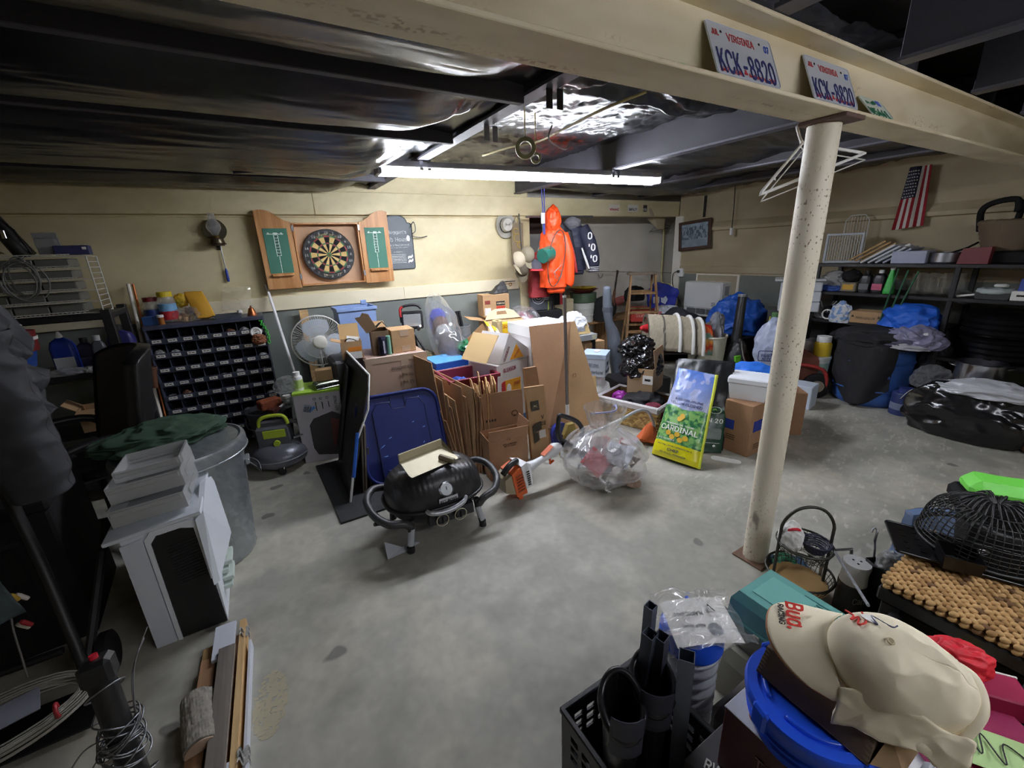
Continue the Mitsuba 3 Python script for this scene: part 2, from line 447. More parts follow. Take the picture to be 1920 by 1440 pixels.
def far(x,y):
 P=np.stack([x,y,0*x],-1)
 z=2.2-0.07*np.sin(np.clip((y-3.2)/1.2,0,1)*np.pi)*np.sin(np.clip((x-2.8)/2.6,0,1)*np.pi)**0.5
 return z+0.025*nz(P*[1,3,1],1.4,14)-0.02*crease(P*[1.4,9,1]+0.5*nz(P,2,3)[...,None],1.0,21)
sheet('plastic_sheet','black plastic sheeting sagging in long pillows under the joists, above the dart cabinet',-2.85,1.11,0.97,4.44,pillow,260,380)
sheet('plastic_sheet','crumpled glossy black plastic sheeting bunched between two joists beside the steel beam',1.17,2.73,0.99,4.42,bay,240,420)
sheet('plastic_sheet','black plastic sheeting hanging in wrinkles above the alcove',2.8,5.48,1.0,4.42,far,200,260)
b=Thing('steel_beam','cream painted steel beam with wide flanges crossing the whole room','beam')
yn,yf,zb,zt=0.83,0.976,1.94,2.128
for nm,z in(('bottom_flange',zb),('top_flange',zt-0.012)):
 b.p(nm,bx(8.2,yf-yn,0.012,0.002,c=(1.5,(yn+yf)/2,z)),M_BEAM)
b.p('web',bx(8.2,0.012,zt-zb-0.02,c=(1.5,(yn+yf)/2,zb+0.01)),M_BEAM)
pc=(1.925,0.925)
p=Thing('steel_post','round cream painted steel post speckled with rust, standing under the beam','post',(pc[0],pc[1],0))
p.p('pipe',lathe([(0,0),(0.055,0),(0.055,1.925),(0,1.925)],40),M_POST,40)
p.p('cap_plate',bx(0.14,0.16,0.014,0.002,c=(0,-0.02,1.926)),mat((96,74,66),0.6))
p.p('base_plate',bx(0.15,0.15,0.008,0.002),mat((110,84,66),0.7))
def twin_lamp(label,loc,rz,rad):
 t=Thing('ceiling_lamp',label,'lamp',loc,rz)
 L=2.44
 t.p('housing',hull([(sx*L/2,sy*a,z)for sx in(-1,1)for sy in(-1,1)for a,z in((0.05,0.05),(0.062,0.02),(0.062,0.012))]),mat((206,206,210),0.4))
 for sx in(-1,1):
  t.p('end_cap',bx(0.03,0.15,0.055,0.004,c=(sx*(L/2-0.01),0,-0.035)),mat((160,160,164),0.4))
 for y in(-0.042,0.042):
  k=num(t.k+'__tube')
  m=tube([(-L/2+0.02,y,-0.018),(L/2-0.02,y,-0.018)],0.019,12)
  m.apply_transform(t.M)
  scene[k]=mikit.ply(m,mat((240,240,240),0.4),smooth=40,emitter={'type':'area','radiance':{'type':'rgb','value':list(rad)}})
 return t
lamp=twin_lamp('long twin tube shop light glowing under the joists',(2.06,3.0,2.075),-5.3,LAMP_MAIN)
twin_lamp('twin tube shop light on the near side of the beam',(1.75,-0.75,2.075),0,LAMP_BACK)
for q in((1.16,3.12),(2.76,2.96)):
 for s in(-1,1):
  lamp2=lamp.k
  k=num(lamp.k+'__hanger')
  m=bx(0.025,0.004,0.075,c=(q[0]+s*0.028,q[1]-0.09,2.07))
  scene[k]=mikit.ply(m,CHROME)
# ---------------------------------------------------------------- on the back wall
YW=YB-0.002
CREAMP=mat((214,200,150),0.5)
t=Thing('dart_cabinet','open oak dart cabinet with two green chalkboard doors, hanging on the back wall','dart cabinet',(0.672,YW,1.29))
bw,bh,bd=0.548,0.54,0.095
t.p('back_panel',bx(bw,0.012,bh,c=(0,-0.006,0)),mat((188,150,116),0.6))
for nm,m in(('side_panel',bx(0.014,bd,bh,0.002,c=(-bw/2,-bd/2,0))),('side_panel',bx(0.014,bd,bh,0.002,c=(bw/2,-bd/2,0))),('top_panel',bx(bw,bd,0.014,0.002,c=(0,-bd/2,bh-0.014))),('bottom_panel',bx(bw,bd,0.014,0.002,c=(0,-bd/2,0)))):
 t.p(nm,m,M_OAK)
for sx,w_ in((-1,0.268),(1,0.272)):
 x0=sx*(bw/2+0.012)
 arch=[(0,-0.01),(w_,-0.01),(w_,0.635),(w_*0.86,0.645),(w_*0.7,0.642),(w_*0.55,0.628),(w_*0.42,0.605),(w_*0.3,0.58),(w_*0.17,0.558),(0,0.545)]
 d=t.p('door',ext([(x0+sx*x,z)for x,z in arch],0.02).apply_translation((0,-bd-0.004,0)),M_OAK)
 cx=x0+sx*w_*0.5
 t.p('chalkboard',bx(0.185,0.004,0.37,c=(cx,-bd-0.006,0.125)),mat((58,112,92),0.6),par=d)
 CH=mat((206,214,204),0.7)
 t.p('chalk_tray',bx(0.17,0.035,0.022,0.004,c=(cx,-bd-0.02,0.098)),M_OAK,par=d)
 yy=-bd-0.0085
 marks=[bx(0.13,0.001,0.006,c=(cx-0.005,yy,0.445)),bx(0.005,0.001,0.14,c=(cx,yy,0.125)),bx(0.034,0.001,0.012,c=(cx,yy,0.448))]
 for s2 in(-1,1):
  marks.append(bx(0.014,0.001,0.01,c=(cx-0.005+s2*0.05,yy,0.451)))
  marks.append(bx(0.005,0.001,0.172,c=(cx+s2*0.0155,yy,0.268)))
 for i in range(8):
  marks.append(bx(0.034,0.001,0.004,c=(cx,yy,0.268+i*0.0245)))
 t.p('score_lines',cat(marks),CH,par=d)
 for i in range(7):
  t.p('score_box',ext(rrect(0.016,0.015,0.002,3),0.001,[rrect(0.010,0.009,0.002,3)]).apply_translation((cx,yy,0.2805+i*0.0245)),INK,par=d)
 for z in(0.06,0.47):
  t.p('hinge',bx(0.018,0.008,0.05,0.001,c=(sx*(bw/2+0.006),-bd-0.005,z)),STEEL)
db=Thing('dartboard','round dartboard with black and cream segments inside the open cabinet','dartboard',(0.665,YW-0.03,1.555))
R=0.222
db.p('rim',mv(lathe([(0,0),(R,0),(R+0.002,0.012),(R,0.03),(0,0.03)],64),rx=90),mat((26,26,28),0.7),40)
seq=[20,1,18,4,13,6,10,15,2,17,3,19,7,16,8,11,14,9,12,5]
def wedge(r0,r1,a0,a1,y):
 A=np.linspace(a0,a1,5)
 P=[(r1*math.sin(a),r1*math.cos(a))for a in A]+[(r0*math.sin(a),r0*math.cos(a))for a in A[::-1]]
 return ext(P,0.002).apply_translation((0,y,0))
CRM,RED,GRN=mat((206,176,112),0.75),mat((150,36,34),0.75),mat((48,110,62),0.75)
for i in range(20):
 a0,a1=(i-0.5)*math.pi/10,(i+0.5)*math.pi/10
 k=db.p('segment',cat(wedge(0.018,0.094,a0,a1,-0.0322),wedge(0.104,0.155,a0,a1,-0.0322)),BLKM if i%2==0 else CRM)
 db.p('score_ring_piece',cat(wedge(0.094,0.104,a0,a1,-0.0322),wedge(0.155,0.166,a0,a1,-0.0322)),RED if i%2==0 else GRN,par=k)
 am=i*math.pi/10
 db.text(str(seq[i]),0.02,WHTM,(0.192*math.sin(am),-0.0302,0.192*math.cos(am)),name='numeral')
db.p('outer_bull',mv(cyl(0.018,0.003,24),(0,-0.031,0),rx=90),GRN)
db.p('bull',mv(cyl(0.007,0.004,16),(0,-0.031,0),rx=90),RED)
db.p('wire_ring',cat([ring(r,0.001,60,4,(0,-0.033,0),'y')for r in(0.018,0.094,0.104,0.155,0.166,0.208)]),mat((170,170,172),0.4,0.8))
for j,(txt,r,flip)in enumerate((('TOURNAMENT BAR NO.',0.176,0),('.magdarts.com',0.186,1))):
 for i,ch in enumerate(txt):
  if ch==' ':
   continue
  a=(i-(len(txt)-1)/2)*(0.068 if not flip else 0.075)
  a=a if not flip else math.pi-a
  db.text(ch,0.013,mat((208,190,130),0.7),(r*math.sin(a),-0.0304,r*math.cos(a)),ry=0 if abs(a)<0 else math.degrees(a if not flip else a-math.pi),rx=90)
for q,lab in(((0.06,-0.03),'dart stuck just right of the bull of the dartboard'),((0.02,-0.085),'dart stuck lowest, below the bull of the dartboard'),((0.1,0.02),'dart stuck farthest right in the dartboard')):
 d=Thing('dart',lab,'dart',(0.665+q[0],YW-0.062,1.555+q[1]),rx=-75,group='darts in the dartboard')
 d.p('point',tube([(0,0,0),(0,0,0.05)],[0.0008,0.002],6),STEEL)
 d.p('barrel',tube([(0,0,0.045),(0,0,0.09)],0.0035,8),mat((150,110,60),0.4,0.6))
 d.p('flight',cat(bx(0.03,0.001,0.03,c=(0,0,0.09)),bx(0.001,0.03,0.03,c=(0,0,0.09))),mat((40,60,50),0.6))
t=Thing('pub_sign','dark grey arched pub sign with pale lettering, partly behind the right dart cabinet door','sign',(1.33,YW-0.012,1.40))
arch=[(-0.16,0),(-0.15,-0.012),(0.15,-0.012),(0.16,0),(0.16,0.415),(0.135,0.43),(0.115,0.43)]+[(0.115*math.cos(a),0.43+0.075*math.sin(a))for a in np.linspace(0.1,math.pi-0.1,14)]+[(-0.115,0.43),(-0.135,0.43),(-0.16,0.415)]
t.p('board',ext(arch,0.012),mat((88,94,98),0.5))
t.p('edge',cat([tube([(x,-0.001,z)for x,z in arch],0.004,6,True)]),mat((54,58,62),0.5))
PALE=mat((190,192,188),0.6)
for txt,h_,z,w_ in(("Moggan's",0.03,0.34,0.2),('Pub House',0.04,0.275,0.26),('Steak & Real Grounds',0.018,0.222,0.25),('good food ale wine',0.01,0.196,0.2),('Opening Hours',0.012,0.155,0.1)):
 t.text(txt,h_,PALE,(0.0,-0.0005,z),w_)
for i in range(6):
 t.p('text_line',bx(0.19,0.001,0.005,c=(-0.02,-0.0008,0.05+i*0.0155)),PALE)
t.p('oval_badge',ext(circ(1,20),0.002).apply_transform(np.diag([0.018,1,0.03,1])).apply_translation((0.115,-0.002,0.285)),WHTM)
for z in(0.06,0.1):
 t.p('ribbon',ext([(0.09,z),(0.105,z+0.018),(0.125,z+0.012),(0.145,z+0.03),(0.145,z+0.006),(0.128,z-0.01),(0.108,z-0.004),(0.092,z-0.02)],0.002).apply_translation((0,-0.0015,0)),WHTM)
t=Thing('wire_hook','bent wire hook on the wall just right of the pub sign','hook')
t.one(tube([(1.469,4.43,1.779),(1.504,4.4,1.837),(1.514,4.39,1.756),(1.474,4.4,1.717),(1.505,4.4,1.696),(1.572,4.4,1.689),(1.638,4.42,1.699)],0.004,8,smooth=6),DKST,True)
t=Thing('oil_lamp','small glass oil lamp in a dark bracket on the back wall','lamp',(-0.18,YW-0.075,1.655))
t.p('reflector',mv(lathe([(0,0),(0.075,0.004),(0.085,0.014),(0.083,0.016),(0.0,0.006)],36),(0,0.06,0.125),rx=90),mat((92,88,70),0.35,0.6),40)
t.p('bowl',lathe([(0,0),(0.05,0),(0.058,0.02),(0.05,0.055),(0.026,0.062),(0,0.062)],32),mat((74,66,48),0.3,0.6),40)
t.p('burner',lathe([(0,0.06),(0.02,0.06),(0.026,0.075),(0.02,0.085),(0,0.085)],24),mat((120,100,56),0.35,0.8),40)
t.p('chimney',lathe([(0.022,0.08),(0.03,0.1),(0.052,0.135),(0.05,0.165),(0.028,0.2),(0.022,0.25),(0.021,0.25),(0.027,0.2),(0.049,0.165),(0.051,0.135),(0.029,0.1)],32),M_FILM,True)
t.p('bracket',cat(ring(0.06,0.005,28,8,(0,0,0.015)),bx(0.02,0.07,0.012,c=(0,0.035,0.005)),bx(0.03,0.006,0.1,c=(0,0.07,-0.03))),mat((52,44,36),0.4,0.4))
t=Thing('screwdriver','slim blue screwdriver hanging handle down below the oil lamp','screwdriver',(-0.165,YW-0.02,1.365))
t.p('handle',lathe([(0,0),(0.008,0.002),(0.011,0.02),(0.01,0.09),(0.006,0.11),(0,0.11)],12),mat((30,60,150),0.4),40)
t.p('shaft',cyl(0.004,0.2,8,c=(0,0,0.105)),STEEL)
t.p('hanging_loop',ring(0.008,0.0015,16,6,(0,0,0.31),'y'),STEEL)
t=Thing('fedora_hat','pale grey fedora with a dark band hung on the back wall','hat',(2.585,YW-0.02,1.80),rz=-12,rx=90)
a=np.linspace(0,2*np.pi,40)
def brim(u,v):
 th=u*2*np.pi
 r=0.078+0.062*v
 return r*np.cos(th)*0.82,r*np.sin(th),0.004+0.03*v*np.abs(np.cos(th))**2
t.p('brim',surf(brim,41,6,0.003),mat((158,154,142),0.85),True)
def crown(u,v):
 th=u*2*np.pi
 r=np.where(v<0.75,0.08-0.016*v,0.068*(1-(v-0.75)/0.25)**0.5+0.0)
 z=np.minimum(v/0.75,1)*0.1
 pinch=0.03*np.exp(-(np.sin(th)/0.35)**2*1)*np.clip(v-0.55,0,1)*2.2
 return r*np.cos(th)*0.82,r*np.sin(th),z-pinch*(r<0.062)
t.p('crown',surf(crown,41,24,0.002),mat((176,172,160),0.85),True)
t.p('hat_band',lathe([(0.0815,0.004),(0.08,0.03),(0.0785,0.03),(0.08,0.004)],40).apply_transform(np.diag([0.83,1,1,1])),mat((58,56,54),0.7),True)
for lab,txt,x,w_,c1,c2 in(('small white sticker with red lettering on the header beam','wilwood',4.22,0.19,(214,206,190),(150,36,40)),('small white sticker reading IMPACT on the header beam','IMPACT',4.56,0.19,(216,212,204),(40,40,42)),('tiny dark square sticker at the right end of the header beam','R',4.79,0.075,(60,58,56),(200,196,186))):
 s=Thing('sticker',lab,'sticker',(x,YB-0.0515,2.0),rx=0)
 s.p('paper',bx(w_,0.001,0.085,c=(0,0,-0.0425)),mat(c1,0.5))
 s.text(txt,0.032,mat(c2,0.5),(0,-0.0005,-0.016),w_*0.82,bold=True)
s=Thing('sticker','torn pale sticker corner at the end of the stickers on the header','sticker',(4.92,YB-0.0515,1.955))
s.one(ext([(-0.06,0.05),(0.0,0.045),(0.05,-0.03),(0.07,-0.055),(0.0,-0.045),(-0.03,-0.02)],0.001),mat((170,160,136),0.6))
# ---------------------------------------------------------------- bin cabinet with labelled pigeonholes
NAVY=mat((58,62,78),0.45)
bc=Thing('bin_cabinet','dark blue steel bin cabinet with rows of small labelled compartments against the back wall','cabinet',(-0.365,4.09,0.06))
W,H,D,NR,NC=0.77,1.01,0.3,9,8
for sx in(-1,1):
 bc.p('side_panel',bx(0.012,D,H,0.002,c=(sx*W/2,D/2,0)),NAVY)
bc.p('back_panel',bx(W,0.008,H,c=(0,D-0.004,0)),mat((40,43,54),0.6))
bc.p('top_panel',bx(W+0.02,D,0.03,0.003,c=(0,D/2,H-0.01)),NAVY)
for r_ in range(NR):
 z=r_*H/NR
 bc.p('shelf',cat(bx(W,D,0.006,c=(0,D/2,z)),hull([(sx*W/2,y,zz)for sx in(-1,1)for y,zz in((0,z-0.008),(-0.008,z+0.034),(0.006,z+0.034),(0.01,z-0.005))])),NAVY)
for c_ in range(1,NC):
 bc.p('divider',bx(0.004,D-0.02,H-0.02,c=(-W/2+c_*W/NC,D/2+0.005,0)),NAVY)
LBL=mat((214,212,206),0.6)
for r_ in range(NR):
 for c_ in range(NC):
  k=bc.p('label',mv(bx(0.056,0.002,0.024),(-W/2+(c_+0.5)*W/NC+0.006,-0.0065,r_*H/NR+0.004),rx=12),LBL)
  bc.p('print',mv(cat(bx(0.014,0.001,0.005,c=(-0.012,-0.0013,0.01)),bx(0.016,0.001,0.005,c=(0.01,-0.0013,0.01))),(-W/2+(c_+0.5)*W/NC+0.006,-0.0065,r_*H/NR+0.005),rx=12),INK,par=k)
rg=np.random.RandomState(3)
HW=[mat((150,148,144),0.3,0.8),mat((120,96,60),0.35,0.7),mat((176,178,184),0.5),mat((90,60,44),0.6),mat((70,74,82),0.4,0.5),M_HAZE]
full={(8,2),(8,3),(8,5),(8,6),(8,0),(7,0),(7,1),(7,6),(6,3),(6,4),(6,7),(5,3),(5,4),(5,5),(5,7),(4,0),(4,1),(4,4),(3,2),(3,6),(3,7),(3,0),(2,0),(2,1),(2,5),(2,2),(1,1),(1,2),(1,5),(1,7),(0,0),(0,4),(0,5),(0,6)}
for(r_,c_)in sorted(full):
 t=Thing('hardware_heap','hardware in the bin cabinet, %s compartment from the left, %s row from the top'%(ORD[c_],ORD[8-r_]),'hardware',(-0.365-W/2+(c_+0.5)*W/NC,4.13,0.06+r_*H/NR+0.006),group='hardware heaps in the bin cabinet')
 if rg.rand()<0.4:
  t.one(blob(0.036,0.04,0.026+0.012*rg.rand(),0.2,2,r_*9+c_,3,0.35,4,0.3),M_HAZE if rg.rand()<0.7 else HW[3],True)
 else:
  ms=[]
  for i in range(16):
   x,y=rg.uniform(-0.034,0.034),rg.uniform(-0.03,0.05)
   if rg.rand()<0.5:
    ms.append(mv(cyl(0.004,0.03,6),(x,y,0.006+rg.rand()*0.012),rz=rg.rand()*360,rx=80+rg.rand()*20))
   else:
    ms.append(mv(ring(0.008,0.0028,8,5),(x,y,0.006+rg.rand()*0.014),rx=rg.uniform(-40,40),rz=rg.rand()*360))
  t.one(cat(ms),HW[rg.randint(0,5)],40)
ZT=1.09
def jar(label,loc,r,h,lid,band,extra=None):
 t=Thing('jar',label,'jar',loc)
 t.p('glass',lathe([(0,0),(r*0.9,0),(r,0.01),(r,h*0.72),(r*0.8,h*0.85),(r*0.78,h*0.86),(r*0.97,h*0.71),(r*0.97,0.012),(0,0.006)],28),M_FILM,True)
 t.p('lid',lathe([(0,h*0.84),(r*0.84,h*0.84),(r*0.84,h),(0,h)],28),lid,40)
 if band:
  t.p('label_band',lathe([(r*1.008,h*0.1),(r*1.008,h*0.55)],28),band,True)
 if extra:
  t.p('upper_band',lathe([(r*1.01,h*0.38),(r*1.01,h*0.62)],28),extra,True)
 return t
jar('clear plastic jar with a dark red lid at the left end on the bin cabinet',(-0.70,4.3,ZT),0.055,0.2,mat((110,24,30),0.5),mat((34,52,110),0.5))
jar('clear plastic jar with a yellow lid and red label on the bin cabinet',(-0.60,4.27,ZT),0.058,0.235,mat((216,190,40),0.45),mat((176,36,44),0.5),mat((120,170,210),0.5))
t=Thing('carton','small blue box in front of the red lidded jar','box',(-0.715,4.2,ZT),rz=-10)
t.one(bx(0.085,0.06,0.065,0.002),mat((52,86,140),0.6))
t=Thing('pill_bottle','little amber bottle with a white cap on the bin cabinet','bottle',(-0.645,4.16,ZT))
t.p('body',cyl(0.02,0.055,20),mat((140,84,28),0.3),40)
t.p('cap',cyl(0.022,0.018,20,c=(0,0,0.055)),WHT,40)
t=Thing('wood_scraps','bag of small wooden scraps between the jars and the yellow envelope','wood scraps',(-0.48,4.24,ZT))
rg=np.random.RandomState(8)
for i in range(14):
 t.p('scrap',mv(bx(0.02+0.03*rg.rand(),0.02,0.05+0.06*rg.rand(),0.002),(rg.uniform(-0.08,0.09),rg.uniform(-0.03,0.05),0.002+0.05*rg.rand()),rz=rg.rand()*180,ry=rg.uniform(50,110)),M_PINE if i%2 else M_OLDWOOD)
t.p('clear_bag',blob(0.11,0.06,0.075,0.12,2,4,4,0.2,3,0.4),M_FILM,True)
t=Thing('yellow_cloth','crumpled yellow strap behind the yellow envelope','strap',(-0.51,4.32,ZT+0.10))
t.one(blob(0.045,0.025,0.05,0.25,2.4,7,3,0.4,3),mat((190,156,40),0.7),True)
t=Thing('envelope','yellow padded envelope standing tilted on the bin cabinet','envelope')
A_=[np.array(q)for q in((-0.48,4.34,1.304),(-0.359,4.33,1.303),(-0.299,4.2,1.106),(-0.421,4.2,1.103))]
def env(u,v):
 P=(A_[0]*1.0)[None,None]+u[...,None]*(A_[1]-A_[0])+v[...,None]*(A_[3]-A_[0])+(u*v)[...,None]*(A_[2]+A_[0]-A_[1]-A_[3])
 return P[...,0],P[...,1]-0.02*np.sin(np.pi*u)*np.sin(np.pi*v),P[...,2]
t.p('body',surf(env,14,20,0.012),mat((214,160,52),0.6),True)
def env_flap(u,v):
 x,y,z=env(u,v*0.16)
 return x,y-0.006,z
t.p('flap',surf(env_flap,12,4,0.003),mat((206,148,44),0.6),True)
t.p('button',mv(cyl(0.006,0.003,10),tuple((A_[0]+A_[1])/2+(0,-0.012,-0.025)),rx=90),mat((120,40,30),0.5))
t=Thing('clear_bag','clear plastic bag hanging on the wall above the right end of the bin cabinet','bag',(-0.15,4.41,1.13))
t.one(surf(lambda u,v:(-0.11+0.22*u+0.03*v,-0.02+0.02*nz(np.stack([u,v,0*u],-1),3,2)-0.02*np.sin(np.pi*u),0.19*v),24,24),M_FILM,True)
t=Thing('copper_bell','little copper bell ornament on the right end of the bin cabinet','bell',(-0.045,4.2,ZT+0.001))
t.one(lathe([(0,0),(0.036,0),(0.034,0.012),(0.026,0.04),(0.018,0.06),(0.006,0.066),(0.006,0.08),(0,0.082)],24),mat((150,88,50),0.35,0.7),40)
t=Thing('wire_tray','low dark tray of odds and ends on the bin cabinet beside the copper bell','tray',(-0.22,4.21,ZT+0.001),rz=6)
t.p('pan',tray(0.2,0.1,0.03,0.004,0.9),mat((60,62,70),0.5))
for i in range(6):
 t.p('compartment_wall',bx(0.003,0.09,0.024,c=(-0.08+i*0.032,0,0.003)),mat((70,72,82),0.5))
t.p('white_cap',cyl(0.018,0.022,14,c=(0.09,-0.01,0.03)),WHTM,40)
t=Thing('plastic_chain','green plastic chain draped over the right end of the bin cabinet','chain')
P=spline([(0.007,4.12,1.072),(0.007,4.07,1.034),(0.026,4.07,0.991),(0.038,4.07,0.931),(0.033,4.07,0.864)],3)
for i in range(len(P)-1):
 M=toward(P[i],P[i+1],0 if i%2 else 80)
 L=np.linalg.norm(P[i+1]-P[i])
 t.p('link',tube([(0.011*math.cos(a),0,L/2+L*0.75*math.sin(a))for a in np.linspace(0,2*np.pi,12,endpoint=False)],0.0035,6,True).apply_transform(M),mat((70,190,70),0.45),True)
t=Thing('white_fitting','white ring shaped plastic fitting in the top right compartment','fitting',(-0.045,4.07,0.965),rx=75)
t.one(cat(ring(0.034,0.009,28,8),ring(0.018,0.005,20,6),bx(0.06,0.01,0.008,c=(0,0,-0.004))),WHTM,40)
t=Thing('leather_pouch','little brown leather pouch spilling out of the bin cabinet under the white fitting','pouch',(-0.035,4.045,0.86))
t.one(blob(0.05,0.03,0.042,0.25,2,3,4,0.35,3),mat((120,72,44),0.6),True)
for lab,nm,a_,b_,r_,m_ in(('white painted wooden stick leaning on the wall left of the bin cabinet','wooden_stick',(-0.811,4.36,1.394),(-0.80,3.98,0.02),0.012,M_WHITE),('thin copper pipe leaning beside the white stick','copper_pipe',(-0.79,4.4,1.391),(-0.775,4.0,0.0),0.008,mat((196,116,66),0.35,0.7))):
 t=Thing(nm,lab,'stick' if 'stick' in nm else 'pipe')
 t.one(seg(a_,b_,r_,12),m_,40)
t=Thing('tool_sheath','brown leather tool sheath hanging at the left edge of the bin cabinet','sheath')
q0,q1=np.array((-0.758,4,0.799)),np.array((-0.765,4,0.646))
t.one(cat(tube([q0,q1],[0.034,0.016],10),ring(0.034,0.005,16,6,tuple(q0))),mat((92,58,38),0.6),40)
# ---------------------------------------------------------------- left: shelf rack and what stands on it
rk=Thing('shelf_rack','black plastic shelf rack with square posts at the left of the back wall','shelf',(-1.27,3.87,0))
for sx in(-1,1):
 for sy in(-1,1):
  rk.p('post',bx(0.05,0.05,1.27,0.004,c=(sx*0.44,sy*0.2,0)),BLK)
SHZ=(0.1,0.47,0.85,1.22)
for z in SHZ:
 rk.p('shelf',bx(0.93,0.45,0.04,0.006,c=(0,0,z-0.01)),BLK)
def on(i):
 return SHZ[i]+0.031
t=Thing('wire_organizer','white wire organizer rack with rows of grey drawers on top of the black shelf rack','organizer',(-1.12,3.78,on(3)))
WW=mat((206,206,198),0.45)
Wd,Hd,Dd=0.56,0.34,0.22
for sy in(-1,1):
 for x in(-Wd/2,Wd/2):
  t.p('upright_wire',seg((x,sy*Dd/2,0),(x,sy*Dd/2,Hd+0.006),0.004,8),WW,40)
for i in range(6):
 z=0.006+i*Hd/5
 t.p('front_rail',cat(seg((-Wd/2,-Dd/2,z),(Wd/2,-Dd/2,z),0.003,6),seg((-Wd/2,-Dd/2,z+0.012),(Wd/2-0.07,-Dd/2,z+0.012),0.003,6),tube([(-Wd/2+k*0.02,-Dd/2,z+0.012*(k%2))for k in range(25)],0.002,5)),WW,40)
 t.p('side_rung',cat(*[seg((Wd/2,-Dd/2,zz),(Wd/2,Dd/2,zz),0.0025,6)for zz in(z,z+Hd/10)if zz<Hd+0.01]),WW,40)
for r_ in range(5):
 for c_ in range(3):
  t.p('drawer',bx(0.15,0.19,0.05,0.004,c=(-0.2+c_*0.158,0,0.012+r_*Hd/5)),mat((104,106,102),0.4))
t=Thing('grinder','black power tool with a long snout standing upright on the white wire organizer','power tool',(-1.2,3.86,on(3)+0.357))
t.p('body',tube([(0.05,0,0),(0.0,0,0.12),(-0.03,0,0.2),(-0.055,0,0.3),(-0.07,0,0.36)],[0.05,0.045,0.04,0.025,0.014],16),mat((34,36,36),0.45),True)
t.p('chrome_clip',bx(0.02,0.01,0.05,0.003,c=(0.0,-0.05,0.1)),CHROME)
t.p('hook',tube([(-0.07,0,0.34),(-0.09,0,0.36),(-0.1,0,0.38)],0.006,8),BLK,True)
t.p('side_strap',tube([(-0.06,-0.03,0.3),(0.05,-0.055,0.15),(0.09,-0.05,0.02)],0.006,8),BLK,True)
t=Thing('cable_coil','loose coil of grey cable hanging over the front of the white wire organizer','cable')
rg=np.random.RandomState(2)
for i in range(6):
 c0,ra,rb=np.array([-1.13+rg.uniform(-0.03,0.03),3.645,1.49]),rg.uniform(0.05,0.1),rg.uniform(0.09,0.13)
 a=np.linspace(0,2*np.pi,36,endpoint=False)
 t.p('loop',tube(np.stack([c0[0]+ra*np.cos(a),c0[1]-0.008*i+0*a,c0[2]-0.02*i*0.3+rb*np.sin(a)],1),0.004,6,True),mat((120,122,118),0.5),True)
t=Thing('blister_pack','clear plastic package standing on the white wire organizer right of the black power tool','package',(-1.03,3.82,on(3)+0.357),rx=12)
t.p('backing_card',bx(0.11,0.006,0.13,c=(0,0.02,0)),mat((150,152,156),0.5))
t.p('blister',disp(fine(bx(0.1,0.03,0.11,0.01),0.02),0.004,30),M_FILM,True)
t=Thing('navy_carton','flat navy blue box on the right end of the white wire organizer','box',(-0.925,3.83,on(3)+0.357),rz=4)
t.p('carton',bx(0.16,0.1,0.055,0.003),mat((42,44,92),0.5))
t.p('white_corner',bx(0.02,0.002,0.015,c=(0.06,-0.051,0.03)),WHTM)
t=Thing('straw_bundle','small bundle of straw coloured raffia beside the black power tool','raffia',(-1.31,3.8,on(3)+0.357))
t.one(cat([tube([(rg.uniform(-.05,.03),rg.uniform(-.03,.03),0.004+rg.uniform(0,.03)),(rg.uniform(-.04,.05),rg.uniform(-.03,.03),0.02+rg.uniform(0,.03)),(rg.uniform(0,.1),rg.uniform(-.03,.03),0.006+rg.uniform(0,.02))],0.003,5,smooth=4)for _ in range(20)]),mat((120,104,70),0.8),True)
def bottle(label,loc,w_,d_,h_,body,cap,lab=None,neck=0.016,spout=False,rz=0,slope=0.62,nm='bottle'):
 t=Thing(nm,label,'bottle',loc,rz)
 o=Polygon(rrect(w_,d_,min(w_,d_)*0.3,5))
 pts=[]
 for z,k in((0,0.94),(0.008,1),(h_*slope,1),(h_*(slope+0.14),0.82),(h_*0.86,0.0)):
  for x,y in list(o.exterior.coords)[:-1]:
   if k==0:
    l=math.hypot(x,y);x,y=x/l*neck,y/l*neck
    pts.append((x,y,z))
   else:
    pts.append((x*k,y*k,z))
 t.p('body',hull(pts),body,30)
 if spout:
  t.p('spout',lathe([(0,h_*0.85),(neck*1.1,h_*0.85),(neck*1.1,h_*0.9),(neck*0.35,h_),(0,h_)],14),cap,40)
 else:
  t.p('cap',lathe([(0,h_*0.85),(neck*1.25,h_*0.85),(neck*1.25,h_),(0,h_)],16),cap,40)
 if lab:
  t.p('label_panel',bx(w_*0.8,0.002,h_*0.28,c=(0,-d_/2-0.0005,h_*0.12)),lab)
 return t
BLU=mat((28,56,150),0.4)
bottle('blue bottle with a white spout and white lower label on the black shelf rack',(-1.11,3.76,on(2)),0.12,0.08,0.27,BLU,WHT,mat((200,204,210),0.5),spout=True)
bottle('black oil bottle right of the blue spout bottle on the shelf rack',(-1.02,3.82,on(2)),0.1,0.06,0.21,mat((40,36,52),0.4),BLK,mat((96,92,110),0.5))
bottle('grey and white tube bottle in the middle of the shelf rack row',(-0.945,3.78,on(2)),0.07,0.05,0.22,mat((84,90,94),0.4),mat((180,184,184),0.4),mat((60,64,74),0.5))
bottle('dark blue oil jug behind the right post of the shelf rack',(-0.86,3.95,on(2)),0.15,0.08,0.26,mat((48,46,110),0.4),BLK,mat((160,166,190),0.5),rz=-8)
bottle('small white nozzle bottle with a yellow band, front of the shelf rack row',(-0.95,3.69,on(2)),0.036,0.03,0.12,mat((200,196,120),0.4),WHT,mat((60,90,180),0.5),neck=0.009,spout=True)
t=Thing('clear_bag','clear plastic bag of small parts lying at the front of the second shelf','bag',(-1.1,3.69,on(2)))
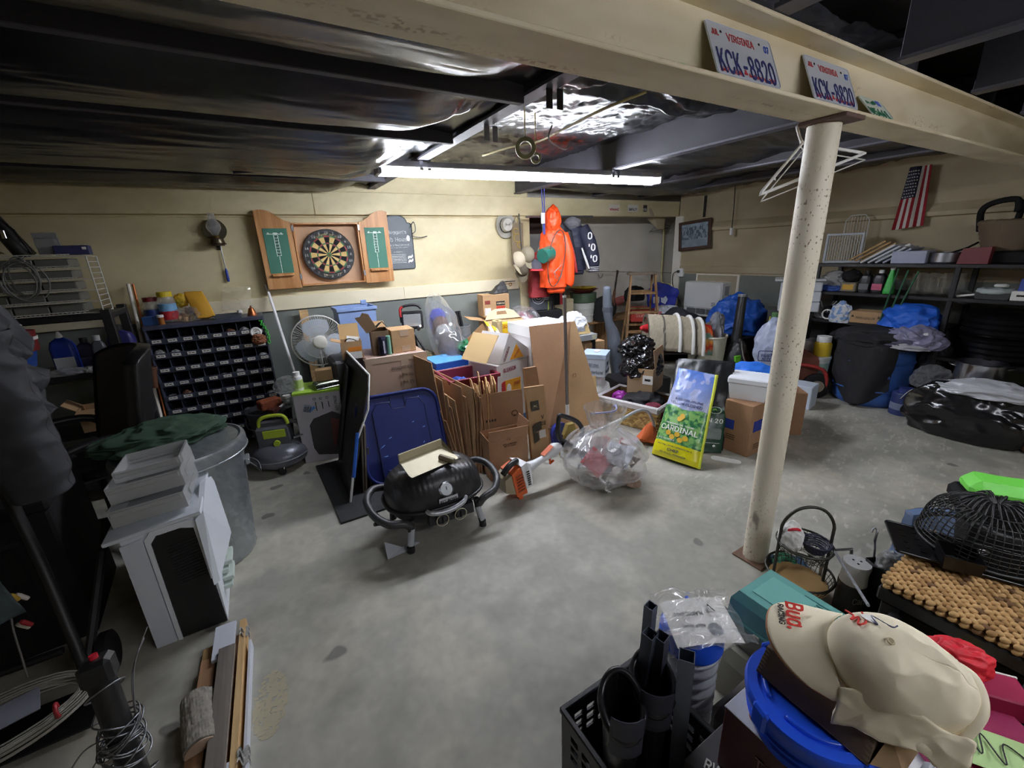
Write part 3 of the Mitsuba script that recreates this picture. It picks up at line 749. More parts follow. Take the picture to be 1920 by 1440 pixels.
t.one(blob(0.1,0.045,0.03,0.15,2,6,4,0.25,3,0.4),M_HAZE,True)
t=Thing('paper_wad','crumpled white paper on the second shelf beside the nozzle bottle','paper',(-1.0,3.69,on(2)),rz=20)
t.one(blob(0.045,0.03,0.026,0.25,2,8,3,0.4,3,0.5),mat((150,150,146),0.7),True)
t=Thing('open_carton','open brown carton of parts on the third shelf of the rack','box',(-1.0,3.72,on(1)),rz=3)
t.p('tray',tray(0.24,0.17,0.15,0.004),M_CARD)
t.p('flap',mv(bx(0.24,0.004,0.09),(0,-0.087,0.15),rx=100),M_CARD)
t.p('flap',mv(bx(0.004,0.16,0.08),(-0.122,0,0.15),ry=-50),M_CARD)
t=Thing('spice_jar','jar with a round red lid lying in the open carton on the rack','jar',(-0.99,3.72,on(1)+0.175),rz=70,rx=70)
t.p('glass',cyl(0.034,0.1,20),M_FILM,40)
t.p('lid',cyl(0.04,0.02,20,c=(0,0,0.1)),mat((120,26,32),0.4),40)
t.p('white_cap',cyl(0.025,0.025,16,c=(0,0,-0.025)),WHT,40)
t=Thing('blue_jug','pale blue translucent jug standing behind the right post of the rack','jug',(-0.85,3.86,on(1)),rz=-10)
t.one(disp(fine(bx(0.1,0.13,0.24,0.03),0.03),0.003,12),mat((132,152,176),0.35),40)
t=Thing('purple_pack','small purple packet at the front of the third shelf','packet',(-0.905,3.69,on(1)),rz=5)
t.p('packet',bx(0.11,0.05,0.035,0.004),mat((76,54,160),0.5))
t.p('pale_mark',bx(0.05,0.002,0.012,c=(0,-0.026,0.012)),WHTM)
t=Thing('metal_bracket','loose silver metal brackets heaped beside the open carton','bracket',(-0.865,3.73,on(1)))
t.one(cat(mv(bx(0.16,0.02,0.004),(0,0,0.05),ry=30,rz=60),mv(bx(0.12,0.016,0.004),(0.01,-0.02,0.04),ry=-25,rz=40),cyl(0.02,0.05,12)),STEEL)
t=Thing('spray_nozzle','blue spray head and cables on the bottom shelf of the rack','spray head',(-0.86,3.7,on(0)))
t.p('head',blob(0.07,0.05,0.07,0.15,2,3,3),mat((36,88,170),0.4),True)
t.p('hose',tube([(0.0,-0.03,0.05),(0.06,-0.06,0.14),(0.03,-0.03,0.2),(-0.05,-0.05,0.06)],0.006,6,smooth=5),mat((180,184,188),0.4),True)
t=Thing('drink_cooler','small red cooler with a white band beside the left end of the rack','cooler',(-1.22,3.42,1.004),rz=8)
t.p('base_body',lathe([(0,0),(0.08,0),(0.1,0.09),(0,0.09)],28),mat((42,76,150),0.45),40)
t.p('upper_body',lathe([(0,0.09),(0.115,0.09),(0.12,0.2),(0,0.2)],28),mat((118,34,34),0.45),40)
t.p('white_band',lathe([(0.1195,0.15),(0.122,0.15),(0.123,0.168),(0.12,0.168)],28),WHTM,40)
t.p('white_cloth',blob(0.07,0.06,0.04,0.2,2,3,4,0.3,3,0.5).apply_translation((0,0,0.2)),WHTM,True)
t=Thing('side_table','small black table under the red cooler, mostly hidden by the hanging jacket','table',(-1.36,3.3,0))
t.p('top',bx(0.36,0.45,0.03,0.005,c=(0,0,0.988)),BLK)
for sx in(-1,1):
 for sy in(-1,1):
  t.p('leg',bx(0.04,0.04,0.99,0.003,c=(sx*0.155,sy*0.19,0)),BLK)
for i,(x,y)in enumerate(((-1.28,3.14),(-1.22,3.18))):
 bottle(('small nozzle bottle at the front corner of the little black table','second small nozzle bottle on the little black table, right of the first')[i],(x,y,1.019),0.035,0.03,0.085,BLKG,WHTM,neck=0.008,spout=True)
LEA=mat((26,26,28),0.35)
t=Thing('office_chair','black padded office chair with a tall curved back in front of the shelf rack','chair',(-0.93,3.06,0),rz=-62)
def chairback(u,v):
 x=(u-0.5)*(0.5-0.08*np.abs(v-0.4))
 return x,0.2+0.12*v-0.22*((u-0.5)*1.6)**2,0.5+0.6*v-0.06*(2*u-1)**4
t.p('backrest',surf(chairback,20,24,0.06),LEA,True)
t.p('seat',blob(0.27,0.26,0.06,0.03,2,1,4).apply_translation((0,0,0.43)),LEA,True)
for sx in(-1,1):
 t.p('armrest',tube([(sx*0.27,0.2,0.45),(sx*0.3,0.1,0.66),(sx*0.3,-0.18,0.66),(sx*0.26,-0.15,0.46)],0.022,10,smooth=6),BLK,True)
t.p('gas_column',cyl(0.028,0.36,16,c=(0,0,0.09)),BLK,40)
for i in range(5):
 a=i*1.2566
 t.p('base_leg',tube([(0,0,0.11),(0.27*math.cos(a),0.27*math.sin(a),0.07)],[0.026,0.018],10),BLK,True)
 t.p('caster',mv(cyl(0.028,0.04,16),(0.28*math.cos(a),0.28*math.sin(a),0.028),rx=90,rz=math.degrees(a)),BLK,40)
# ---------------------------------------------------------------- dark foreground on the left
JK=mat((34,36,40),0.75)
ht=Thing('hand_truck','black hand truck with round wheels in the dark left foreground','hand truck')
for x in(-0.79,-1.12):
 ht.p('rail',tube([(x,1.84,0.09),(x-0.06,2.0,0.5),(x-0.1,2.06,1.0),(x-0.1,1.98,1.3)],0.018,10,smooth=5),BLK,True)
for z,y in((0.2,1.885),(0.6,2.02),(0.95,2.055)):
 ht.p('crossbar',seg((-0.82-z*0.1,y,z),(-1.14-z*0.1,y,z),0.014,8),BLK,40)
ht.p('brace',seg((-0.79,1.88,0.12),(-0.72,2.25,0.5),0.016,8),BLK,40)
ht.p('toe_plate',bx(0.42,0.2,0.008,0.002,c=(-0.97,1.77,0.012)),BLK)
for x in(-0.755,-1.16):
 ht.p('wheel',mv(lathe([(0,0),(0.05,0),(0.07,0.0),(0.085,0.008),(0.085,0.036),(0.07,0.044),(0,0.044)],36),(x-0.02,1.93,0.085),ry=90),BLKM,40)
t=Thing('jacket','dark grey jacket hanging in heavy folds at the left edge','jacket',(-0.87,1.93,0.86))
def coat(u,v):
 th=u*2*np.pi
 z=0.66*v
 r=0.06+0.17*np.sin(np.pi*np.clip(0.12+0.86*(1-v),0,1))**0.6-0.05*(v<0.25)*(1-v/0.25)
 P=np.stack([np.cos(th),np.sin(th),2.2*v],-1)
 r=r*(1+0.16*nz(P,1.5,3)+0.34*(crease(P*[1,1,1.5]+0.5*nz(P,2,4)[...,None],1.5,7)-0.5))
 return 1.1*r*np.cos(th)-0.05,0.7*r*np.sin(th),z
t.p('body',surf(coat,120,120,0.004),JK,True)
def slv(u,v):
 th=u*2*np.pi
 P=np.stack([np.cos(th),np.sin(th),4*v],-1)
 r=0.085*(1-0.2*v)*(1+0.3*(crease(P*[0.7,0.7,1.6],1.3,5)-0.5))
 return 0.12+0.05*v+r*np.cos(th),-0.06-0.04*v+r*np.sin(th),0.5-0.52*v
t.p('sleeve',surf(slv,60,80,0.004),JK,True)
t=Thing('cloth','dark green cloth hanging below the grey jacket at the left edge','cloth',(-0.95,1.78,0.52))
t.one(surf(lambda u,v:(-0.2+0.3*u-0.06*v,0.05*np.sin(7*u+v)+0.02*nz(np.stack([u,v,0*u],-1),4,3),0.34*v-0.08*u*(1-v)),50,40,0.005),mat((34,44,44),0.8),True)
t=Thing('wire_coil','bundle of pale grey wires with a cardboard tag at the lower left edge','wire coil',(-0.92,1.62,0.2),rz=15)
for i in range(12):
 a=np.linspace(0,2*np.pi,30,endpoint=False)
 t.p('loop',tube(np.stack([(0.2+rg.uniform(-.02,.02))*np.cos(a),(0.075+rg.uniform(-.02,.02))*np.sin(a),0.03*np.sin(a)+rg.uniform(-.02,.02)+0*a],1),0.003,5,True),mat((150,148,138),0.5),True)
t.p('tag',mv(bx(0.2,0.09,0.003),(0.0,0.0,0.03),rx=8),mat((120,122,132),0.6))
t.p('red_tie',ring(0.02,0.006,14,6,(0.13,-0.06,0.0),'x'),mat((150,34,40),0.5),True)
t=Thing('audio_cable','thin cable with red, white and yellow plugs hanging at the left edge','cable')
P=np.array([(-0.9,1.881,0.5),(-0.911,1.875,0.42),(-0.912,1.853,0.36),(-0.907,1.823,0.28),(-0.895,1.781,0.22)])
t.p('wire',tube(P,0.003,6,smooth=6),mat((110,108,104),0.5),True)
for q,c_ in(((-0.912,1.876,0.47),(150,34,44)),((-0.883,1.881,0.48),(206,198,190)),((-0.881,1.852,0.5),(196,160,60)),((-0.879,1.838,0.4),(160,40,48)),((-0.902,1.863,0.38),(200,194,180)),((-0.914,1.879,0.43),(150,60,60))):
 t.p('plug',mv(lathe([(0,0),(0.006,0),(0.008,0.01),(0.007,0.04),(0,0.042)],10),q,ry=150,rz=rg.rand()*90),mat(c_,0.4),40)
t=Thing('floor_crate','black box on the floor at the bottom left corner','box',(-0.52,1.02,0),rz=20)
t.one(bx(0.2,0.16,0.16,0.006),mat((20,20,21),0.6))
t=Thing('microphone_stand','black round pole wound with silver wire at the bottom left','pole')
pa,pb=np.array([-0.39,0.945,0.80]),np.array([-0.357,0.77,0.02])
t.p('pole',seg(pb,pa,0.022,20),mat((26,26,28),0.4),40)
M_=toward(pb,pa)
L_=np.linalg.norm(pa-pb)
t.p('clamp',mv(bx(0.05,0.045,0.05,0.008),(0,0,L_-0.03)).apply_transform(M_),BLK)
t.p('red_button',mv(cyl(0.007,0.008,10),(0.0,0.0,L_+0.02)).apply_transform(M_),mat((190,30,50),0.4),40)
t.p('foot',lathe([(0,0),(0.11,0),(0.1,0.015),(0.02,0.03),(0,0.03)],32).apply_translation((pb[0],pb[1],0)),BLK,40)
t=Thing('silver_wire','tangle of silver wire wound round the black pole','wire')
for i in range(16):
 a=np.linspace(0,2*np.pi,26,endpoint=False)
 z0=L_-0.12-0.075*rg.rand()
 ra=0.026+0.014*rg.rand()
 tl=rg.uniform(-0.02,0.02,2)
 t.p('turn',tube(np.stack([ra*np.cos(a),ra*np.sin(a),z0+tl[0]*np.cos(a)+tl[1]*np.sin(a)],1),0.0016,5,True).apply_transform(M_),STEEL,True)
for z0,ra in((L_-0.25,0.036),(L_-0.285,0.04),(L_-0.05,0.03)):
 a=np.linspace(0,2*np.pi,30,endpoint=False)
 t.p('turn',tube(np.stack([ra*np.cos(a),ra*np.sin(a),z0+0.02*np.cos(a+1)],1),0.0018,5,True).apply_transform(M_),STEEL,True)
for e in((0.07,0.05,L_+0.02),(-0.08,-0.01,L_-0.17),(-0.07,-0.02,L_-0.23),(0.06,0.05,L_)):
 t.p('loose_end',tube([(0.024,0,L_-0.15),(e[0]*0.55,e[1]*0.5,(L_-0.15+e[2])/2+0.02),e],0.0015,5,smooth=6).apply_transform(M_),STEEL,True)
t=Thing('key_ring','small bright metal tool hanging on the black pole at the bottom edge','tool')
t.one(tube([(-0.438,0.962,0.55),(-0.42,0.958,0.56),(-0.405,0.937,0.57)],[0.008,0.006,0.003],8),CHROME,True)
tc=Thing('trash_can','galvanised steel trash can with a lid, behind the white appliance','trash can',(-0.46,2.54,0))
prof=[(0,0.0),(0.2,0.0),(0.208,0.006),(0.21,0.02)]
for i in range(14):
 prof.append((0.211+0.05*(i/13),0.03+0.58*i/13))
prof+=[(0.264,0.63),(0,0.63)]
tc.p('body',lathe(prof,72),M_GALV,40)
tc.p('lid',lathe([(0.262,0.60),(0.278,0.60),(0.281,0.61),(0.281,0.65),(0.276,0.665),(0.262,0.67),(0.25,0.662),(0.12,0.68),(0,0.685)],72),M_GALV,40)
tc.p('rim_bead',ring(0.279,0.006,72,8,(0,0,0.603)),M_GALV,True)
tc.p('handle',tube([(0.262,-0.03,0.5),(0.3,-0.045,0.46),(0.31,0,0.42),(0.3,0.045,0.46),(0.262,0.03,0.5)],0.006,8,smooth=5),BLK,True)
tc.p('handle_bracket',bx(0.02,0.09,0.03,0.004,c=(0.262,0,0.49)),M_GALV)
t=Thing('green_tarp','crumpled dark green tarp lying on the lid of the trash can','tarp',(-0.53,2.62,0.684))
t.one(blob(0.25,0.2,0.06,0.25,1.6,5,5,0.35,2.6,0.25),mat((46,70,54),0.8),True)
ap=Thing('white_appliance','white plastic appliance shell with a black grille face, standing before the trash can','appliance')
yf_=1.955
def panel(pts,y,d):
 return ext(pts,d).apply_translation((0,y,0))
ap.p('shell',panel([(-0.622,0.0),(-0.372,0.0),(-0.362,0.53),(-0.395,0.552),(-0.62,0.535)],yf_+0.012,0.34),mat((214,218,226),0.35))
fr=[(-0.55,0.0),(-0.535,-0.0),(-0.533,0.48),(-0.51,0.51),(-0.43,0.515),(-0.39,0.5),(-0.385,0.24),(-0.368,0.24),(-0.366,0.52),(-0.4,0.54),(-0.52,0.538),(-0.549,0.5)]
ap.p('front_frame',panel(fr,yf_,0.014),mat((222,226,232),0.35))
ap.p('left_face',panel([(-0.624,0.0),(-0.553,0.0),(-0.553,0.512),(-0.624,0.5)],yf_+0.002,0.012),mat((206,210,220),0.4))
ap.p('black_face',panel([(-0.534,0.002),(-0.374,0.002),(-0.384,0.5),(-0.42,0.516),(-0.51,0.512),(-0.534,0.48)],yf_+0.006,0.01),mat((16,16,17),0.4))
for i in range(14):
 z=0.26+i*0.014
 ap.p('grille_slat',seg((-0.49,yf_+0.004,z),(-0.392,yf_+0.004,z+0.012),0.0016,5),mat((44,44,46),0.4))
sd=np.array([(-0.345,1.959,0.559),(-0.34,2.151,0.608),(-0.335,2.281,0.564),(-0.33,2.293,0.531),(-0.3,2.151,0.318),(-0.345,1.892,0.26),(-0.352,1.907,0.329)])
ap.p('side_shell',cat(hull(np.vstack([sd,sd+(-0.02,0,0)])),hull([sd[0],sd[0]+(-0.03,-0.02,-0.02),sd[5],sd[5]+(-0.02,-0.02,0),sd[1]+(-0.02,0,0),sd[6]])),mat((216,222,230),0.35))
ap.p('top_board',mv(bx(0.31,0.4,0.016,0.003),(-0.5,2.115,0.553),ry=-5),mat((212,218,226),0.35))
for i in range(6):
 ap.p('side_fin',bx(0.05-0.006*(i%3),0.12,0.022,0.003,c=(-0.36+0.012*(i%2),2.12+0.02*i,0.09+i*0.028)),mat((196,208,200),0.3))
t=Thing('drawer_stack','stack of cloudy clear plastic drawers lying on the white appliance','plastic drawers',(-0.5,2.12,0.585),rz=-2,ry=-4)
for i,(z,d,y,w_,x)in enumerate(((0,0.3,0,0.24,0),(0.075,0.26,0.03,0.24,0.005),(0.13,0.2,0.07,0.22,0.01))):
 k=t.p('drawer',tray(w_,d,0.07 if i<2 else 0.045,0.004).apply_translation((x,y,z)),M_HAZE)
 t.p('front_lip',bx(w_*0.94,0.006,0.02,0.002,c=(x,y-d/2-0.004,z+0.045 if i<2 else z+0.02)),M_HAZE,par=k)
 t.p('rib',cat(*[bx(0.004,0.05,0.03,c=(x+w_/2+0.003,y+j*0.05,z+0.015))for j in(-1,0,1)]),M_HAZE,par=k)
PLK=[M_PINE,procmat('bsdf_grey_plank',woodfn((104,98,92),(128,120,112),1),0.6),procmat('bsdf_tan_plank',woodfn((150,112,82),(178,138,104),1),0.6),mat((206,210,220),0.45)]
for lab,x,y0,y1,w_,z,h_,mi_ in(('pale pine board, outermost on the right of the plank stack on the floor',-0.318,1.86,0.98,0.022,0,0.06,0),('thin white edged board along the right of the plank stack',-0.293,1.74,1.0,0.01,0,0.045,3),('tan board at the left of the plank stack',-0.435,1.73,1.0,0.05,0.02,0.022,2),('pine board under the left of the plank stack',-0.425,1.82,0.97,0.08,0,0.018,0),('short dark board in the middle of the plank stack',-0.388,1.7,1.02,0.035,0.02,0.02,1),('long grey plank on top of the plank stack',-0.362,1.72,1.2,0.055,0.062,0.014,1),('white laminate board at the far end of the plank stack',-0.368,1.87,1.69,0.075,0.044,0.016,3),('white laminate offcut at the near end of the plank stack',-0.365,1.25,1.12,0.085,0.042,0.016,3),('brown board under the grey plank in the plank stack',-0.362,1.8,0.98,0.08,0,0.04,2)):
 t=Thing('plank',lab,'plank',(x,(y0+y1)/2,z),rz=-2,group='planks in the floor stack')
 t.one(bx(w_,y0-y1,h_,0.001),PLK[mi_])
t=Thing('half_log','split half log with grey bark lying on the plank stack','log',(-0.428,1.45,0.046),rz=8)
A=np.linspace(-0.1,math.pi+0.1,18)
m=ext([(0.05*math.cos(a),0.042*max(math.sin(a),-0.1)+0.004)for a in A],0.21).apply_translation((0,-0.105,0))
t.p('bark',disp(fine(m,0.012),0.004,60,2,0.003,120),procmat('bsdf_bark',lambda p,n,uv:mikit.mix(_c(104,100,92),_c(164,158,148),mikit.fbm(p.x*60,p.y*60,p.z*60,3)),0.85),True)
t.p('cut_end',ext([(0.047*math.cos(a),0.039*max(math.sin(a),-0.05)+0.004)for a in A],0.004).apply_translation((0,-0.112,0)),mat((176,150,128),0.7))
t=Thing('masking_tape','scraps of silvery tape stuck to the side of the plank stack','tape')
[t.p('scrap',m,mat((150,150,146),0.4,0.3),True)for m in([surf(lambda u,v,y=y:(-0.313+0.03*u,y+0.05*v+0.012*np.sin(9*u),0.064-0.03*u**2+0.006*np.sin(11*v+4*u)),10,10,0.001)for y in(1.76,1.22)])]
t=Thing('sawdust_patch','pale sawdust patch on the floor beside the plank stack','sawdust',(-0.225,1.44,0),kind='stuff')
rg=np.random.RandomState(5)
ms=[]
for i in range(420):
 a,r=rg.rand()*6.283,rg.rand()**0.6
 ms.append(mv(bx(0.012,0.008,0.0012),(0.055*r*math.cos(a),0.13*r*math.sin(a)+0.03*math.cos(a),0),rz=rg.rand()*180))
t.one(cat(ms),mat((176,168,142),0.9))
t=Thing('storage_chest','black storage chest in the dark behind the hand truck','chest',(-1.35,2.42,0),rz=4)
t.p('body',bx(0.95,0.5,0.62,0.01),BLKM)
t.p('lid',bx(0.97,0.52,0.05,0.012,c=(0,0,0.62)),BLKM)
# ---------------------------------------------------------------- middle: boxes and things before the back wall
def quad(a,b,c,d,t=0.006,m=None):
 """flat sheet through four corners (a b c d round the face), thickness t away from the viewer"""
 P=np.array([a,b,c,d],float)
 n=np.cross(P[1]-P[0],P[3]-P[0]);n/=np.linalg.norm(n)
 V=np.vstack([P,P-n*t])
 F=[(0,1,2),(0,2,3),(4,6,5),(4,7,6)]
 for i in range(4):
  j=(i+1)%4
  F+=[(i,i+4,j+4),(i,j+4,j)]
 mm=trimesh.Trimesh(V,F,process=False)
 trimesh.repair.fix_normals(mm)
 return mm
def boxat(A,B,d,h,name,label,cat,m,b=0.003,z=0.0,lid=True,group=None,t=0.004):
 """carton whose front bottom edge runs from A to B; returns the thing (local origin at the middle of that edge, y going back)"""
 A,B=np.array(A[:2],float),np.array(B[:2],float)
 w_=np.linalg.norm(B-A)
 th=Thing(name,label,cat,(*((A+B)/2),z),math.degrees(math.atan2(B[1]-A[1],B[0]-A[0])),group=group)
 th.w,th.d,th.h=w_,d,h
 th.p('carton',(bx(w_,d,h,b)if lid else tray(w_,d,h,t)).apply_translation((0,d/2,0)),m)
 return th
bench=Thing('low_bench','low wooden bench along the back wall under the piled boxes','bench',(1.62,4.12,0))
bench.p('top',bx(2.2,0.55,0.035,0.004,c=(0,0,0.465)),M_OLDWOOD)
for x in(-1.0,0,1.0):
 for y in(-0.22,0.22):
  bench.p('leg',bx(0.06,0.06,0.465,0.003,c=(x,y,0)),M_OLDWOOD)
BZ=0.501
rb=boxat((0.1,3.41),(0.42,3.34),0.3,0.57,'appliance_carton','white printed carton with a dark oven picture standing left of the black panels','box',mat((192,188,196),0.5))
rb.p('lime_edge',bx(rb.w+0.004,rb.d+0.004,0.016,c=(0,rb.d/2,rb.h-0.014)),mat((150,190,60),0.5))
rb.p('oven_picture',ext([(-0.06,0.06),(0.12,0.03),(0.15,0.06),(0.15,0.36),(0.09,0.4),(-0.05,0.36),(-0.085,0.31),(-0.085,0.12)],0.002).apply_translation((0,-0.002,0)),mat((62,58,62),0.5))
rb.p('red_picture',ext([(0.06,0.12),(0.15,0.08),(0.15,0.32),(0.07,0.35)],0.002).apply_translation((0,-0.0035,0)),mat((104,52,46),0.5))
rb.p('barcode_label',mv(cat(bx(0.05,0.001,0.06),bx(0.001,0.001,0.001)),(-0.09,-0.002,0.42),ry=20),mat((150,160,178),0.5))
for i in range(6):
 rb.p('barcode_bar',mv(bx(0.003+0.002*(i%2),0.001,0.045),(-0.106+i*0.008,-0.0035,0.425-i*0.002),ry=20),INK)
rb.p('blue_splash',mv(bx(0.05,0.001,0.022),(-0.04,-0.002,0.43),ry=-35),mat((80,130,190),0.5))
for i in range(3):
 k=rb.p('printed_ring',ext(circ(0.01,14),0.001,[circ(0.007,14)]).apply_translation((-0.02+i*0.045,-0.002,0.515)),INK)
 rb.p('caption',bx(0.006,0.001,0.07-0.012*i,c=(-0.015+i*0.045,-0.002,0.42+0.01*i)),INK)
rb.text('ROASTER',0.02,INK,(0.125,-0.0015,0.46),0.12,ry=90)
t=Thing('white_bottle','white bottle with a lime label on the white printed carton','bottle',(0.16,3.5,0.572))
t.p('body',lathe([(0,0),(0.034,0),(0.036,0.01),(0.036,0.1),(0.028,0.115),(0,0.115)],24),WHT,40)
t.p('cap',cyl(0.024,0.028,20,c=(0,0,0.115)),WHT,40)
t.p('label_band',lathe([(0.0366,0.02),(0.0366,0.085)],24),mat((176,200,120),0.5),True)
t=Thing('clear_bag','crumpled clear bag of small parts on the left end of the white printed carton','bag',(0.08,3.52,0.572))
t.one(blob(0.085,0.07,0.075,0.18,2,12,4,0.25,3,0.5),M_FILM,True)
t=boxat((0.285,3.45),(0.40,3.43),0.1,0.085,'small_carton','small plain brown carton below the fan','box',mat((136,108,72),0.7),z=0.625)
t=Thing('toy_car_tin','chrome and green box shaped like a vintage car front under the small brown carton','tin',(0.345,3.45,0.572),rz=10)
t.p('body',bx(0.17,0.11,0.05,0.014),mat((110,120,96),0.25,0.7),30)
t.p('grille',cat(*[bx(0.03,0.003,0.022,0.002,c=(-0.055+i*0.036,-0.056,0.014))for i in range(4)]),BLK)
t.p('chrome_trim',cat(bx(0.172,0.004,0.006,0.002,c=(0,-0.056,0.04)),bx(0.172,0.004,0.006,0.002,c=(0,-0.056,0.006))),CHROME)
fan=Thing('pedestal_fan','white pedestal fan with three pale blades behind the white printed carton','fan',(0.39,3.83,0))
fc=(0,0,0.87)
FR=0.208
def cage(u,s):
 return None
spk=[]
for i in range(72):
 a=i*2*math.pi/72
 spk.append(tube([(0.05*math.cos(a),-0.075,0.87+0.05*math.sin(a)),(0.13*math.cos(a),-0.07,0.87+0.13*math.sin(a)),(0.19*math.cos(a),-0.045,0.87+0.19*math.sin(a)),(FR*math.cos(a),-0.005,0.87+FR*math.sin(a))],0.0014,4))
WF=mat((222,222,216),0.4)
k=fan.p('front_cage',cat(ring(FR,0.005,60,8,(0,-0.004,0.87),'y'),ring(0.13,0.0018,48,5,(0,-0.07,0.87),'y')),WF,True)
fan.p('cage_wires',cat(spk),WF,True,par=k,kind='stuff')
k=fan.p('rear_cage',ring(FR,0.005,60,8,(0,0.004,0.87),'y'),WF,True)
fan.p('cage_wires',cat([tube([(0.05*math.cos(a),0.07,0.87+0.05*math.sin(a)),(FR*math.cos(a),0.008,0.87+FR*math.sin(a))],0.0014,4)for a in np.arange(48)*2*math.pi/48]),WF,True,par=k,kind='stuff')
fan.p('hub_cap',mv(lathe([(0,0),(0.056,0),(0.054,0.012),(0.045,0.018),(0,0.02)],32),(0,-0.068,0.87),rx=90),mat((226,224,212),0.4),40)
for i in range(3):
 a0=math.radians(95+i*120)
 def blade(u,v):
  r=0.04+0.145*v
  a=a0+(u-0.5)*(0.7+1.0*np.sin(np.pi*np.clip(v*0.8+0.1,0,1)))
  return r*np.cos(a),-0.03+0.03*(u-0.5)*(1-0.3*v),0.87+r*np.sin(a)
 fan.p('blade',surf(blade,14,12,0.003),mat((196,206,218),0.3),True)
fan.p('motor',mv(lathe([(0,0),(0.06,0),(0.065,0.02),(0.055,0.1),(0.03,0.12),(0,0.12)],24),(0,0.1,0.87),rx=-90).apply_translation((0,-0.06,0)),WF,40)
fan.p('pole',cyl(0.014,0.78,16,c=(0,0.07,0.03)),WF,40)
fan.p('base',lathe([(0,0),(0.16,0),(0.15,0.02),(0.03,0.035),(0,0.035)],32).apply_translation((0,0.07,0)),WF,40)
t=Thing('wood_batten','short pine board standing against the wall behind the fan','board',(0.36,4.3,0),rx=-4)
t.one(bx(0.075,0.02,1.08,0.002),M_PINE)
t=Thing('white_moulding','long white moulding strip leaning on the wall left of the fan','moulding')
q0,q1=np.array((0.107,4.42,1.321)),np.array([0.225,3.75,0.01])
M_=toward(q1,q0)
t.one(bx(0.03,0.012,float(np.linalg.norm(q0-q1)),0.002).apply_transform(M_@frame(rz=60)),mat((226,226,226),0.45))
t=Thing('air_compressor','grey pancake air compressor with a lime green handle on the floor before the bin cabinet','air compressor',(-0.05,3.48,0),rz=-14)
t.p('tank',lathe([(0,0.03),(0.14,0.035),(0.185,0.07),(0.2,0.115),(0.185,0.16),(0.13,0.2),(0.05,0.21),(0,0.21)],48),mat((108,110,118),0.35,0.3),50)
t.p('tank_seam',ring(0.2,0.004,48,6,(0,0,0.115)),mat((150,152,158),0.35,0.4),True)
for i in range(3):
 a=math.radians(-80+120*i)
 t.p('foot',bx(0.036,0.05,0.07,0.006,c=(0.15*math.cos(a),0.15*math.sin(a),0)),BLK)
t.p('white_bracket',bx(0.03,0.012,0.05,0.002,c=(0.03,-0.165,0.045)),WHTM)
G2=mat((84,86,92),0.5)
t.p('motor_housing',hull([(x,y,z)for x,y,z in[(-0.115,-0.07,0.2),(0.1,-0.07,0.2),(-0.115,0.09,0.2),(0.1,0.09,0.2),(-0.12,-0.06,0.33),(0.09,-0.06,0.33),(-0.1,0.07,0.36),(0.08,0.07,0.36),(-0.11,-0.02,0.37),(0.085,-0.02,0.37)]]),G2)
LIME=mat((186,206,60),0.45)
t.p('carry_handle',tube([(-0.1,-0.03,0.34),(-0.09,-0.03,0.4),(-0.04,-0.03,0.425),(0.05,-0.03,0.425),(0.085,-0.03,0.4),(0.095,-0.03,0.35)],0.013,10,smooth=6),LIME,True)
t.p('side_grip',tube([(0.1,0.0,0.36),(0.16,0,0.34),(0.17,0,0.26),(0.12,0,0.22)],0.016,10,smooth=5),G2,True)
t.p('lime_plate',ext([(-0.075,0.265),(0.075,0.265),(0.075,0.325),(-0.075,0.325)],0.006).apply_translation((0,-0.073,0)),LIME)
t.p('gauge',mv(lathe([(0,0),(0.022,0),(0.022,0.02),(0,0.02)],20),(0.01,-0.075,0.225),rx=90),LIME,40)
t.p('hose_fitting',mv(cyl(0.009,0.07,10),(0.12,-0.05,0.24),ry=80),CHROME,40)
t=Thing('black_bucket','black plastic bucket behind the air compressor','bucket',(-0.07,3.83,0))
t.p('shell',lathe([(0,0),(0.13,0),(0.165,0.36),(0.172,0.36),(0.172,0.375),(0.158,0.375),(0.125,0.01),(0,0.01)],40),mat((42,44,46),0.5),40)
t.p('lid',cyl(0.157,0.006,32,c=(0,0,0.34)),mat((38,40,42),0.5),40)
t.p('wire_handle',tube([(-0.17,0,0.33),(-0.16,-0.12,0.27),(0,-0.19,0.25),(0.16,-0.12,0.27),(0.17,0,0.33)],0.003,6,smooth=6),STEEL,True)
t=Thing('red_brick','rough reddish brick lying on the black bucket','brick',(-0.06,3.83,0.376),rz=22)
t.one(disp(fine(bx(0.16,0.1,0.075,0.008),0.015),0.004,60,2),mat((128,66,40),0.85))
t=Thing('paint_brush','dark bristled brush with a white handle beside the red brick','brush',(0.0,3.72,0.385),rz=40)
t.p('handle',seg((0.0,0,0.01),(0.12,0.02,0.03),0.009,10),WHT,40)
t.p('bristles',hull([(0,-0.02,0),(0,0.02,0),(0,-0.02,0.02),(0,0.02,0.02),(-0.08,-0.035,-0.008),(-0.08,0.035,-0.008),(-0.08,-0.03,0.02),(-0.08,0.03,0.02)]),mat((74,30,26),0.8))
t=Thing('clear_jar','small clear plastic jar with a white cap beside the black bucket','jar',(0.07,3.76,0.376))
t.p('glass',cyl(0.03,0.08,18),M_FILM,40)
t.p('cap',cyl(0.03,0.02,18,c=(0,0,0.08)),WHTM,40)
t=Thing('rubber_mat','black rubber mat lying on the floor under the panels and the grill','mat')
t.one(hull([(*q,z)for q in((0.16,3.3),(0.19,2.42),(0.6,2.42),(0.62,3.3))for z in(0,0.012)]),mat((32,33,34),0.7))
PNL=mat((24,24,25),0.5)
t=Thing('sign_panel','large black panel with a white edge standing on the black mat','panel')
t.p('face',quad((0.28,2.62,-0.005),(0.545,2.78,0.78),(0.533,3.55,0.82),(0.308,3.2,0.034),0.008),PNL)
